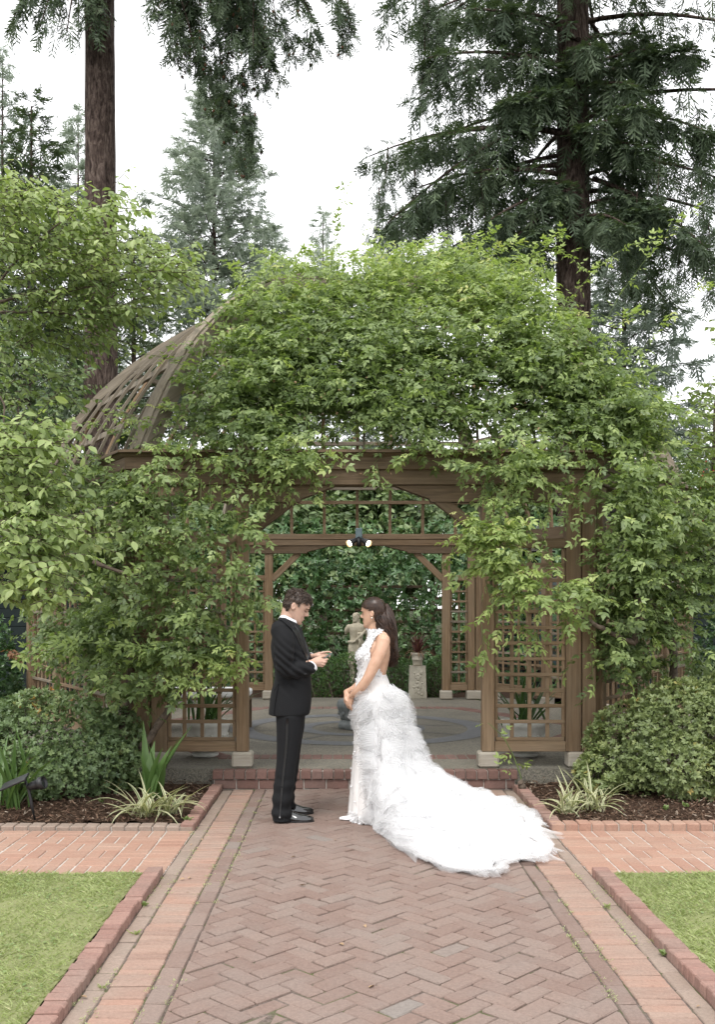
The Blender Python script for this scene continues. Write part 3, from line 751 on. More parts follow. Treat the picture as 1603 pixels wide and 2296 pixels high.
# ------------------------------------------------------------------ twin spot lamp on the back beam
M['blackplastic'] = mat_plain('black_plastic', (.018, .018, .019), .42, .4, .2)
M['tealplastic'] = mat_plain('grey_blue_box', (.16, .22, .24), .5, .4, .1)
M['brass'] = mat_plain('amber_reflector', (.45, .27, .10), .35, .5, .1)
t = NT('lit_bulb'); e_ = t.n('ShaderNodeEmission'); e_.inputs[0].default_value = (1, .93, .80, 1); e_.inputs[1].default_value = 5; M['bulb'] = t.done(e_.outputs[0])
lp = P(805, 1208, YBK-.12)
lamp = empty('spot_lamp', lp, 'black twin spot lamp with lit bulbs on the far pavilion beam', 'lamp')
V, Fc = cbox(.11, .06, .17, .01); o = link('junction_box', mesh_np('junction_box', V, Fc), None, M['tealplastic']); o.location = lp+np.array([0, .0, .09]); fix_parent(o, lamp)
o = link('arm', tubes_mesh('arm', [([lp+np.array([0, -.01, .02]), lp+np.array([0, -.05, -.06]), lp+np.array([0, -.05, -.13])], .035)], 10), lamp, M['blackplastic'])
for s in (-1, 1):
    ax = Vector((s*.62, -.70, -.42)).normalized(); c = Vector(lp)+Vector((s*.06, -.06, -.02))
    me = lathe('lamp_head', [(.02, -.02), (.038, 0), (.042, .06), (.058, .10), (.066, .17), (.060, .17), (.052, .12)], 20)
    hd = link('lamp_head', me, None, M['blackplastic']); hd.location = c; hd.rotation_euler = ax.to_track_quat('Z', 'Y').to_euler(); fix_parent(hd, lamp)
    r = link('reflector', lathe('reflector', [(.060, .168), (.048, .128)], 20, caps=False), None, M['brass']); r.location = c; r.rotation_euler = hd.rotation_euler; fix_parent(r, hd)
    b = link('bulb', lathe('bulb', [(.046, .128), (.044, .142), (.02, .15)], 18), None, M['bulb']); b.location = c; b.rotation_euler = hd.rotation_euler; fix_parent(b, hd)
# ================================================================== PLANTS
LEAFV = np.array([[0, 0, 0], [.28, .21, .045], [.66, .18, .03], [1, 0, -.09], [.66, -.18, .03], [.28, -.21, .045]]); LEAFF = np.array([[0, 1, 2, 3], [0, 3, 4, 5]])
def compound(pairs=2, ll=.5, ang=55, seed=1, kite=False):
    LV, LF = (np.array([[0, 0, 0], [.45, .27, .05], [1, 0, -.09], [.45, -.27, .05]]), np.array([[0, 1, 2, 3]])) if kite else (LEAFV, LEAFF)
    r = np.random.default_rng(seed); V, Fc, A = [], [], []
    def add(p, a, L, droop):
        c, s = math.cos(a), math.sin(a); q = LV*np.array([L, L*.98, L]); q = np.c_[q[:, 0]*c-q[:, 1]*s, q[:, 0]*s+q[:, 1]*c, q[:, 2]-droop*np.hypot(q[:, 0], q[:, 1])]
        Fc.append(LF+len(V)*len(LV)); V.append(q+p); A.append(np.full(len(LV), r.normal(0, .07)))
    for k in range(pairs):
        x = .22+k*.5/max(pairs-1, 1)*.9
        for s in (-1, 1): add(np.array([x+r.normal(0, .03), 0, -.12*x*x]), s*R(ang+r.normal(0, 10)), ll*r.uniform(.75, 1), .25+r.normal(0, .15))
    add(np.array([.68, 0, -.07]), r.normal(0, .1), ll*1.1, .3)
    return np.concatenate(V), np.concatenate(Fc), np.concatenate(A)
COMP = [compound(2, .5, 52, s) for s in (1, 2)]+[compound(3, .42, 58, s) for s in (3, 4)]
KITE = [compound(2, .5, 52, s, True) for s in (1, 2)]+[compound(3, .42, 58, s, True) for s in (3, 4)]
def rosette(n=6, tilt=.55, seed=1):
    r = np.random.default_rng(seed); V, Fc = [], []
    for k in range(n):
        a = 2*math.pi*k/n+r.normal(0, .2); el = tilt+r.normal(0, .25); L = r.uniform(.75, 1.1)
        d = np.array([[math.cos(a)*math.cos(el), math.sin(a)*math.cos(el), math.sin(el)]]); rt = frames(d, np.array([[0, 0, 1.]]))[0]
        q = LEAFV*np.array([L, L*1.05, L]); Fc.append(LEAFF+6*k); V.append(q@rt.T)
    return np.concatenate(V), np.concatenate(Fc)
LD = (np.array([[0, 0, 0], [.5, .23, .04], [1, 0, -.05], [.5, -.23, .04]]), np.array([[0, 1, 2, 3]]))
def rosette_d(n=6, tilt=.5, seed=1):
    r = np.random.default_rng(seed); V, Fc = [], []
    for k in range(n):
        a = 2*math.pi*k/n+r.normal(0, .2); el = tilt+r.normal(0, .25); d = np.array([[math.cos(a)*math.cos(el), math.sin(a)*math.cos(el), math.sin(el)]]); V.append(LD[0]*r.uniform(.75, 1.1)@frames(d, np.array([[0, 0, 1.]]))[0].T); Fc.append(LD[1]+4*k)
    return np.concatenate(V), np.concatenate(Fc)
RD = [rosette_d(6, .45, 1), rosette_d(5, .6, 2), rosette_d(7, .3, 3)]
ROS = [rosette(6, .45, 1), rosette(5, .6, 2), rosette(7, .35, 3)]

def shoots(p0, d0, L, droop, K, size, lv, tmpl=None, hang=.35, outw=(0, -.28, 0), lvj=.22, flat=.25):
    """leafy shoots; returns (leaf parts list, stem tubes list)"""
    N = len(p0); d0 = d0/np.linalg.norm(d0, axis=1, keepdims=True); L = np.broadcast_to(L, (N,)); droop = np.broadcast_to(droop, (N,))
    s = (np.arange(K)[None]+rng.uniform(.1, .9, (N, K)))/K*L[:, None]
    pos = p0[:, None]+d0[:, None]*s[..., None]; pos[..., 2] -= droop[:, None]*s*s
    T = np.repeat(d0[:, None], K, 1).copy(); T[..., 2] -= 2*droop[:, None]*s; T /= np.linalg.norm(T, axis=2, keepdims=True)
    side = np.cross(T, np.array([0, 0, 1.])+rng.normal(0, .35, (N, K, 3))); side /= np.maximum(np.linalg.norm(side, axis=2, keepdims=True), 1e-6)
    sg = np.where((np.arange(K) % 2)[None] == 0, 1, -1)[..., None]
    dx = T*.5+side*sg*.9+rng.normal(0, .28, (N, K, 3))*np.array([1, 1, .7]); dx[..., 2] = dx[..., 2]*.7-hang*.8
    nz = np.array([0, 0, 1.])*(1-flat)+np.asarray(outw)+rng.normal(0, .42, (N, K, 3))
    pos, dx, nz = pos.reshape(-1, 3), dx.reshape(-1, 3), nz.reshape(-1, 3); n = len(pos)
    at = np.clip(np.repeat(lv, K)+rng.normal(0, lvj, n), .0, 1); sz = size*rng.uniform(.55, 1.3, n)
    tm = tmpl or COMP; out = []
    pick = rng.integers(0, len(tm), n)
    for k, q in enumerate(tm):
        m = pick == k
        if m.any(): out.append(scatter(q[0], q[1], pos[m], frames(dx[m], nz[m]), sz[m], at[m], q[2] if len(q) > 2 else None))
    ss = np.linspace(0, 1, 5)[None]*L[:, None]; st = p0[:, None]+d0[:, None]*ss[..., None]; st[..., 2] -= droop[:, None]*ss*ss
    return out, st
def stems_mesh(name, st, r0, r1, seg=3):
    """many thin stems of equal point count, vectorised; st (N,K,3)"""
    N, K, _ = st.shape; T = np.gradient(st, axis=1); T /= np.maximum(np.linalg.norm(T, axis=2, keepdims=True), 1e-9)
    u = np.cross(T, np.array([.31, .17, .93])); u /= np.maximum(np.linalg.norm(u, axis=2, keepdims=True), 1e-9); w = np.cross(T, u)
    rad = np.linspace(1, 0, K)[None, :, None]*(np.broadcast_to(r0, (N,))-r1)[:, None, None]+r1
    a = np.arange(seg)*2*np.pi/seg
    V = st[:, :, None]+rad[..., None]*(np.cos(a)[None, None, :, None]*u[:, :, None]+np.sin(a)[None, None, :, None]*w[:, :, None])
    I = np.arange(N*K*seg).reshape(N, K, seg); J = np.roll(I, -1, axis=2)
    Fc = np.stack([I[:, :-1], J[:, :-1], J[:, 1:], I[:, 1:]], -1).reshape(-1, 4)
    return mesh_np(name, V.reshape(-1, 3), Fc, True)
def leaf_part(name, parts, mat, parent):
    v, f, a = join_np(parts); o = link(name, mesh_np(name, v, f, False, np.clip(a, 0, 1)), parent, mat); o['kind'] = 'stuff'; return o
def dome_Y(y):
    """depth of the front dome face seen at photo row y"""
    t = np.linspace(0, .8, 60); Yt = YF+AP*t; yp = VY-(dome_h(t)-CAMH)*F/Yt
    return np.interp(-np.asarray(y), -yp, Yt)
def region(poly, n, Yfn, thick, gap=-.35, gs=2.2, seed=0):
    q = sample_poly(poly, n); Y = Yfn(q[:, 0], q[:, 1])-rng.uniform(0, 1, n)**1.3*thick
    p = np.stack([(q[:, 0]-VX)*Y/F, Y, CAMH-(q[:, 1]-VY)*Y/F], 1)
    k = vnoise(p*np.array([1, .4, 1]), gs, seed)+rng.normal(0, .25, n) > gap
    return p[k], q[k]

# ---- vine over the dome
vine = empty('climbing_vine', (XC, YF-.05, PZ), 'leafy green vine smothering the pavilion dome and hanging over its cornice', 'vine')
parts, sts, lparts, lsts = [], [], [], []
def grow(poly, n, Yfn, thick, Lr, dr, size, lvc, seed, gap=-.35, gs=2.2, up=.2, K=9, light=False, flat=.25, hang=.3):
    p, q = region(poly, n, Yfn, thick, gap, gs, seed); N = len(p)
    d = rng.normal(size=(N, 3))*np.array([1, .6, .55])+np.array([0, -.35, up])
    lv = lvc(q[:, 0], q[:, 1]) if callable(lvc) else np.full(N, lvc)
    lv = lv+.13*vnoise(p, 2.5, seed+5)
    a, s = shoots(p, d, rng.uniform(*Lr, N), rng.uniform(*dr, N), K, size, lv, tmpl=None if light else KITE, flat=flat, hang=hang)
    (lparts if light else parts).extend(a); (lsts if light else sts).append(s)
domepoly = [(565, 640), (600, 612), (650, 600), (720, 594), (850, 586), (1000, 580), (1120, 590), (1210, 660), (1300, 780), (1385, 825), (1445, 890), (1480, 980), (1385, 985), (1060, 975), (1000, 965), (760, 965), (640, 975), (415, 985), (440, 930), (470, 850), (510, 750)]
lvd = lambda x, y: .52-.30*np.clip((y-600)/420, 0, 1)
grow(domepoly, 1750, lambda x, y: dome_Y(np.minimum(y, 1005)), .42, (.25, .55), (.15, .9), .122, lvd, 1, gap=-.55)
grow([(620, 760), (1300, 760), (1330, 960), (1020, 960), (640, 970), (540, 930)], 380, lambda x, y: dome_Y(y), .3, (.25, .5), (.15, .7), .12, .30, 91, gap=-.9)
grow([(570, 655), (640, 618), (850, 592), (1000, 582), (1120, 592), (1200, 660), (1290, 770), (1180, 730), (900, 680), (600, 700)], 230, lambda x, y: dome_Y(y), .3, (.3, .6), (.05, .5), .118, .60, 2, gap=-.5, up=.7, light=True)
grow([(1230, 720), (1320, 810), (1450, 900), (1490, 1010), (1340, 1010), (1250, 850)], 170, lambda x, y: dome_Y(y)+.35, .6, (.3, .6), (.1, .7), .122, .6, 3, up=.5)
grow([(420, 770), (500, 700), (480, 900), (340, 1010), (205, 1060), (190, 980), (300, 900)], 66, lambda x, y: dome_Y(y)+.15, .3, (.3, .6), (.1, .6), .12, .5, 4, gap=-.1)
# hanging over the cornice
flat_Y = lambda y0: (lambda x, y: np.full(len(x), y0))
grow([(345, 985), (640, 975), (720, 985), (700, 1030), (600, 1060), (500, 1090), (400, 1080), (345, 1040)], 165, flat_Y(9.0), .25, (.18, .42), (.4, 1.4), .115, .50, 5, gap=-.15, up=-.1, flat=.35)
grow([(760, 1000), (1060, 1000), (1060, 1050), (900, 1020), (760, 1015)], 36, flat_Y(8.98), .2, (.15, .32), (.4, 1.4), .125, .45, 6, gap=0, up=-.1, flat=.35)
grow([(1080, 985), (1330, 985), (1350, 1060), (1250, 1070), (1150, 1100), (1080, 1050)], 105, flat_Y(9.0), .25, (.18, .4), (.4, 1.4), .115, .45, 7, gap=-.15, up=-.1, flat=.35)
def strands(lst, size, lv, K=13, light=False):
    for x, y, L, Y in lst:
        p = P(x, y, Y)[None]; a, s = shoots(p, np.array([[rng.normal(0, .12), -.15, -1.]]), L, 0.02, K, size, np.array([lv]), flat=.45, hang=.5)
        (lparts if light else parts).extend(a); (lsts if light else sts).append(s)
strands([(345, 1030, .6, 8.92), (372, 1060, .8, 8.9), (405, 1075, 1.0, 8.9), (437, 1050, .9, 8.9), (470, 1080, .85, 8.88), (500, 1060, .8, 8.9), (535, 1090, .9, 8.9), (565, 1050, .6, 8.9), (600, 1070, .4, 8.9), (640, 1050, .3, 8.9), (700, 1050, .3, 8.9), (845, 1040, .2, 8.95),
         (1105, 1060, .5, 8.9), (1150, 1080, .7, 8.88), (1195, 1060, .6, 8.9), (1240, 1090, .6, 8.9), (1275, 1060, .5, 8.9), (1310, 1070, .6, 8.9), (1075, 1060, .5, 8.9), (1355, 1060, .7, 8.9)], .12, .5)
# arching canes that stand above the mass
for (x0, y0, x1, y1, yb) in [(700, 640, 560, 560, 30), (820, 620, 790, 575, 10), (900, 600, 985, 540, 30), (1020, 600, 1105, 522, 20), (1000, 640, 1330, 600, 130), (1120, 620, 1345, 640, 110), (1180, 600, 1260, 520, 15), (1260, 700, 1470, 540, 70), (1340, 760, 1560, 470, 60),
                              (1400, 860, 1600, 640, 70), (640, 640, 690, 560, 20), (740, 610, 775, 420, 5), (560, 660, 520, 600, 10), (1330, 800, 1440, 700, 40), (860, 610, 930, 560, 25), (1060, 590, 1200, 560, 40), (500, 760, 330, 700, 60), (470, 860, 260, 800, 50), (430, 940, 215, 950, 60)]:
    Ya = float(dome_Y(np.array([max(y0, 660)]))[0]); s = np.linspace(0, 1, 14); xs, ys = x0+(x1-x0)*s, y0+(y1-y0)*s-yb*4*s*(1-s)*.6
    pts = np.stack([P(a, b, Ya-.25-.25*c) for a, b, c in zip(xs, ys, s)]); pts += rng.normal(0, .006, pts.shape)
    lsts.append(pts[None][:, ::3][:, :5]); n = 26
    tt = rng.uniform(.1, 1, n); pos = np.stack([np.interp(tt, s, pts[:, i]) for i in range(3)], 1)
    dx = np.tile(pts[-1]-pts[0], (n, 1)); dx /= np.linalg.norm(dx, axis=1, keepdims=True); dx = dx*.7+rng.normal(0, .55, (n, 3)); nz = np.tile([0, -.3, 1.], (n, 1))+rng.normal(0, .35, (n, 3))
    lparts.append(scatter(COMP[0][0], COMP[0][1], pos, frames(dx, nz), rng.uniform(.07, .12, n), np.clip(.62+rng.normal(0, .15, n), 0, 1), COMP[0][2]))
leaf_part('foliage', parts, M['vine'], vine); leaf_part('young_foliage', lparts, M['vinelight'], vine)
st = np.concatenate([s[::2] for s in sts+lsts]); o = link('stems', stems_mesh('stems', st, .0042, .0018), vine, M['cane']); o['kind'] = 'stuff'
# dry flower heads
n = 90; q, _ = region([(500, 800), (1350, 800), (1380, 1090), (360, 1090)], n, lambda x, y: dome_Y(np.minimum(y, 1005))-.35, .15, -9); n = len(q)
v, f, a = scatter(ROS[0][0], ROS[0][1], q, frames(rdir(n), rdir(n)), rng.uniform(.016, .026, n), np.full(n, .5))
M['dryflower'] = mat_plain('dry_flower', (.34, .235, .145), .8, .1); o = link('dry_flowers', mesh_np('dry_flowers', v, f), vine, M['dryflower']); o['kind'] = 'stuff'

# ---- vine on the left of the doorway
vl = empty('climbing_rose', (-2.0, 8.95, 0), 'dark green climbing rose swallowing the lattice bay behind the groom, grey leaning trunk', 'vine')
parts, sts, lparts, lsts = [], [], [], []
leftpoly = [(150, 1045), (250, 1050), (330, 1080), (440, 1120), (560, 1190), (585, 1300), (588, 1390), (540, 1420), (500, 1470), (420, 1500), (300, 1480), (215, 1490), (130, 1460), (160, 1330), (130, 1210)]
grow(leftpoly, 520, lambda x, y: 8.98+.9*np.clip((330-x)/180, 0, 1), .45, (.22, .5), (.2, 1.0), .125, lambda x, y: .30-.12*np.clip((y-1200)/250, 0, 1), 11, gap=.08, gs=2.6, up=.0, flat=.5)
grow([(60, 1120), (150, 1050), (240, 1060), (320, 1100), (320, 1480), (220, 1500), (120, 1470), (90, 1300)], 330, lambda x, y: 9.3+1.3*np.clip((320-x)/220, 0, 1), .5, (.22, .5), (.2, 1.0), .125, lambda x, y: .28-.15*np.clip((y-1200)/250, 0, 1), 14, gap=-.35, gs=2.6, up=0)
grow([(330, 1470), (470, 1440), (560, 1480), (580, 1510), (500, 1545), (400, 1520)], 42, flat_Y(8.75), .2, (.2, .45), (.3, .9), .12, .45, 12, up=.1, light=True)
grow([(230, 1490), (330, 1470), (350, 1560), (260, 1570)], 34, flat_Y(8.85), .3, (.2, .4), (.2, .9), .12, .35, 13)
strands([(250, 1100, .9, 9.0), (290, 1080, 1.2, 8.9), (335, 1250, .8, 8.7), (420, 1260, .8, 8.62), (520, 1230, .9, 8.65), (565, 1240, .7, 8.7), (400, 1480, .35, 8.6), (575, 1200, .8, 8.7)], .13, .42)
# the long bough reaching left with red tips
bp = np.stack([P(x, y, 8.5) for x, y in [(470, 1475), (400, 1463), (330, 1450), (255, 1438), (180, 1442), (110, 1458), (60, 1468), (22, 1455)]])
n = 70; tt = rng.uniform(0, 1, n)**.8; u_ = np.linspace(0, 1, len(bp)); pos = np.stack([np.interp(tt, u_, bp[:, i]) for i in range(3)], 1)
dx = np.tile([-.6, -.2, -.35], (n, 1))+rng.normal(0, .5, (n, 3)); nz = np.tile([0, -.5, .8], (n, 1))+rng.normal(0, .35, (n, 3))
red = tt > .86
lparts.append(scatter(COMP[1][0], COMP[1][1], pos[~red], frames(dx[~red], nz[~red]), rng.uniform(.10, .15, (~red).sum()), np.clip(.35+rng.normal(0, .15, (~red).sum()), 0, 1), COMP[1][2]))
rp = scatter(COMP[1][0], COMP[1][1], pos[red], frames(dx[red], nz[red]), rng.uniform(.07, .10, red.sum()), rng.uniform(0, 1, red.sum()))
leaf_part('foliage', parts, M['vine'], vl); leaf_part('young_foliage', lparts, M['vinelight'], vl); leaf_part('red_tips', [rp], M['redtip'], vl)
o = link('stems', stems_mesh('stems', np.concatenate([s[::2] for s in sts+lsts]), .0042, .0018), vl, M['cane']); o['kind'] = 'stuff'
link('bough', tubes_mesh('bough', [(bp, np.linspace(.008, .002, len(bp)))], 6), vl, M['cane'])
def woody(name, pxs, Y, r0, r1, parent, mat='stem'):
    pts = np.stack([P(x, y, Y_) for (x, y), Y_ in zip(pxs, np.broadcast_to(Y, len(pxs)))]); k = np.linspace(0, 1, len(pts)); kk = np.linspace(0, 1, len(pts)*4)
    pts = np.stack([np.interp(kk, k, pts[:, i]) for i in range(3)], 1); pts[1:-1] = (pts[:-2]+pts[2:]+2*pts[1:-1])/4; pts += rng.normal(0, r0*.12, pts.shape)
    rad = np.interp(kk, [0, 1], [r0, r1])*(1+.14*np.sin(kk*23+1)+.1*rng.normal(size=len(kk)))
    return link(name, tubes_mesh(name, [(pts, rad)], 9), parent, M[mat])
woody('trunk', [(318, 1680), (345, 1640), (372, 1598), (398, 1562), (420, 1520), (450, 1470), (500, 1400)], 8.8, .036, .018, vl)
woody('trunk', [(268, 1690), (272, 1640), (290, 1590), (288, 1530), (300, 1440), (320, 1300)], 9.0, .045, .03, vl)
woody('limb', [(345, 1475), (335, 1520), (330, 1580)], 8.75, .008, .008, vl, 'cane')
woody('limb', [(210, 1260), (290, 1290), (350, 1280), (400, 1278)], 8.75, .02, .014, vl)

# ---- vine on the right of the doorway
vr = empty('climbing_rose', (2.3, 8.95, 0), 'yellow-green climbing rose over the lattice bay behind the bride, with a crooked bare trunk', 'vine')
parts, sts, lparts, lsts = [], [], [], []
grow([(1062, 1150), (1200, 1120), (1340, 1150), (1345, 1320), (1250, 1330), (1190, 1320), (1100, 1290), (1055, 1260)], 120, flat_Y(8.92), .4, (.22, .5), (.2, 1.0), .122, lambda x, y: .44+.1*np.clip((y-1250)/120, 0, 1), 21, gap=.05, gs=2.6, up=.1)
grow([(1065, 1190), (1130, 1160), (1150, 1300), (1210, 1320), (1330, 1290), (1330, 1350), (1200, 1370), (1120, 1310), (1065, 1280)], 78, flat_Y(8.72), .2, (.2, .4), (.2, .8), .125, .45, 22, gap=-.1, up=.1, light=True)
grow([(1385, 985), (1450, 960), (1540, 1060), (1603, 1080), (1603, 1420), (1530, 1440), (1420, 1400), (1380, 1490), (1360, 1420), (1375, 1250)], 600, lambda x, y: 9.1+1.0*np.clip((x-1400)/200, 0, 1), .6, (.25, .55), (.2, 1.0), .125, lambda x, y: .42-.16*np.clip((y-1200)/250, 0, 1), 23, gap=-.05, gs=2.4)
strands([(1090, 1300, .6, 8.75), (1080, 1400, .4, 8.78), (1170, 1380, .3, 8.7), (1205, 1410, .25, 8.7), (1265, 1350, .3, 8.75), (1320, 1360, .7, 8.75), (1385, 1380, .7, 8.8), (1450, 1350, .5, 8.9)], .13, .40, 9, True)
grow([(1345, 1350), (1420, 1380), (1520, 1400), (1600, 1380), (1603, 1500), (1500, 1520), (1400, 1530), (1345, 1480)], 150, lambda x, y: 9.5+1.0*np.clip((x-1400)/200, 0, 1), .5, (.22, .5), (.2, 1.0), .125, .22, 24, gap=-.4)
leaf_part('foliage', parts, M['vine'], vr); leaf_part('young_foliage', lparts, M['vinelight'], vr)
o = link('stems', stems_mesh('stems', np.concatenate([s[::2] for s in sts+lsts]), .0042, .0018), vr, M['cane']); o['kind'] = 'stuff'
woody('trunk', [(1432, 1060), (1438, 1110), (1458, 1150), (1448, 1180), (1438, 1230), (1430, 1330), (1428, 1400), (1425, 1440)], 9.0, .030, .03, vr)
woody('limb', [(1425, 1440), (1395, 1432), (1355, 1410), (1310, 1385), (1280, 1380)], [9.0, 8.95, 8.85, 8.8, 8.8], .026, .018, vr)
woody('trunk', [(1500, 1700), (1505, 1600), (1515, 1500), (1500, 1400), (1440, 1330)], [9.6, 9.6, 9.5, 9.3, 9.0], .05, .03, vr)
woody('limb', [(1105, 1330), (1100, 1290), (1106, 1240), (1108, 1215)], 8.8, .014, .008, vr)
# small self-sown rose shoot at the step end
sr = empty('rose_sucker', G(1168, 1772, .03), 'thin rose sucker with a knotted black stump at the end of the brick step', 'plant')
woody('cane', [(1172, 1770), (1168, 1735), (1150, 1690), (1135, 1660), (1118, 1640), (1095, 1620)], 8.86, .006, .003, sr, 'cane')
o = woody('stump', [(1176, 1788), (1172, 1765), (1168, 1750)], 8.82, .04, .025, sr)
q = np.stack([P(x, y, 8.84) for x, y in [(1150, 1690), (1135, 1660), (1120, 1642), (1180, 1722), (1150, 1735), (1120, 1720), (1165, 1710), (1190, 1700), (1085, 1622), (1125, 1700)]]); n = len(q)
leaf_part('foliage', [scatter(COMP[0][0], COMP[0][1], q, frames(rng.normal(size=(n, 3)), np.tile([0, -.5, 1.], (n, 1))), rng.uniform(.09, .13, n), rng.uniform(.3, .7, n), COMP[0][2])], M['vinelight'], sr)

# ---- dogwood reaching in from the left
DW = np.array([[0, 0, 0], [.2, .17, .03], [.5, .26, .05], [.8, .15, .0], [1, 0, -.14], [.8, -.15, .0], [.5, -.26, .05], [.2, -.17, .03], [.5, 0, -.03]])
DF = np.array([[0, 8, 2, 1], [8, 4, 3, 2], [0, 7, 6, 8], [8, 6, 5, 4]])
dog = empty('dogwood_tree', (-3.35, 8.2, 0), 'dogwood tree with tiers of drooping pale green leaves, pavilion dome behind', 'tree')
dparts, dsts, limbs = [], [], []
def tier(poly, n, Y0_, Y1_, lv, size=.076, hang=.75, Lr=(.2, .45), seed=0):
    q = sample_poly(poly, n); Y = rng.uniform(Y0_, Y1_, n); p = np.stack([(q[:, 0]-VX)*Y/F, Y, CAMH-(q[:, 1]-VY)*Y/F], 1)
    p = p[vnoise(p, 2.8, seed)+rng.normal(0, .3, n) > -.45]; n = len(p)
    d = np.c_[rng.uniform(.2, 1, n), rng.normal(0, .5, n), rng.normal(.1, .2, n)]
    a, s = shoots(p, d, rng.uniform(*Lr, n), rng.uniform(.1, .6, n), 9, size, lv+.15*vnoise(p, 2, seed+3), tmpl=[(DW, DF)], hang=hang, outw=(.1, -.42, 0), flat=.2)
    dparts.extend(a); dsts.append(s)
tier([(-60, 395), (20, 395), (120, 440), (255, 430), (270, 480), (180, 500), (60, 480), (-60, 500)], 170, 8.2, 9.0, .55, seed=31)
tier([(-60, 490), (120, 490), (300, 530), (400, 590), (410, 650), (330, 660), (200, 620), (-60, 600)], 330, 8.2, 9.4, .55, seed=32)
tier([(-60, 590), (200, 610), (330, 650), (280, 700), (230, 720), (120, 720), (-60, 700)], 230, 8.3, 9.6, .35, seed=33)
tier([(-60, 690), (220, 690), (250, 760), (150, 790), (90, 770), (-60, 800)], 130, 8.6, 9.8, .25, seed=34)
tier([(-60, 800), (120, 780), (200, 860), (150, 930), (-60, 940)], 70, 9.4, 10.4, .02, seed=39)
tier([(-60, 955), (40, 945), (105, 955), (115, 1000), (50, 1060), (-60, 1060)], 110, 7.2, 7.9, .55, .086, seed=35)
tier([(-60, 1040), (80, 1050), (110, 1110), (80, 1160), (-60, 1170)], 105, 7.2, 8.0, .5, .086, seed=36)
tier([(-60, 1160), (110, 1150), (180, 1200), (175, 1250), (90, 1250), (-60, 1250)], 115, 7.0, 7.8, .5, .086, seed=37)
tier([(-60, 1240), (50, 1240), (95, 1320), (105, 1370), (40, 1350), (-60, 1330)], 80, 6.9, 7.6, .6, .086, seed=38)
leaf_part('crown', dparts, M['dogwood'], dog)
o = link('twigs', stems_mesh('twigs', np.concatenate(dsts), .004, .002), dog, M['stem']); o['kind'] = 'stuff'
woody('trunk', [(-110, 1760), (-100, 1500), (-80, 1250), (-90, 1000), (-90, 850), (-70, 740), (-50, 690)], 8.3, .07, .04, dog)
for pxs, Y in (([(-50, 690), (80, 655), (230, 640), (330, 610), (400, 600)], 8.7), ([(-60, 1000), (20, 1010), (90, 1000), (150, 985)], 7.6), ([(-70, 740), (20, 600), (130, 500), (250, 450)], 8.6), ([(-80, 1250), (20, 1210), (120, 1200), (210, 1210)], 7.5), ([(-85, 1300), (20, 1290), (100, 1320)], 7.2), ([(-40, 850), (10, 900), (8, 960)], 8.2), ([(-60, 690), (10, 560), (20, 450)], 8.6), ([(-50, 700), (120, 700), (240, 720)], 8.9)):
    woody('limb', pxs, Y, .014, .004, dog)

# ---- leafy shrub at the right edge
rs = empty('berry_shrub', (3.9, 10.3, 0), 'tall leafy shrub with red berries beyond the yellowing azalea', 'shrub')
dparts, dsts = [], []
tier([(1500, 880), (1640, 840), (1660, 1400), (1560, 1420), (1530, 1250), (1560, 1100)], 300, 9.4, 10.2, .5, .075, .3, seed=41)
tier([(1570, 740), (1660, 640), (1660, 860), (1590, 860)], 40, 9.6, 10.2, .4, .08, .4, seed=42)
leaf_part('crown', dparts, M['dogwood'], rs); o = link('twigs', stems_mesh('twigs', np.concatenate(dsts), .004, .002), rs, M['stem']); o['kind'] = 'stuff'
woody('trunk', [(1640, 1700), (1630, 1500), (1620, 1300), (1600, 1100), (1610, 900), (1620, 760)], 10, .05, .02, rs)
n = 60; q, _ = region([(1530, 1150), (1640, 900), (1650, 1350)], n, flat_Y(9.5), .3, -9); n = len(q)
v, f, a = scatter(ROS[0][0], ROS[0][1], q, frames(rdir(n), rdir(n)), np.full(n, .014), np.full(n, .5)); o = link('berries', mesh_np('berries', v, f), rs, M['berry']); o['kind'] = 'stuff'

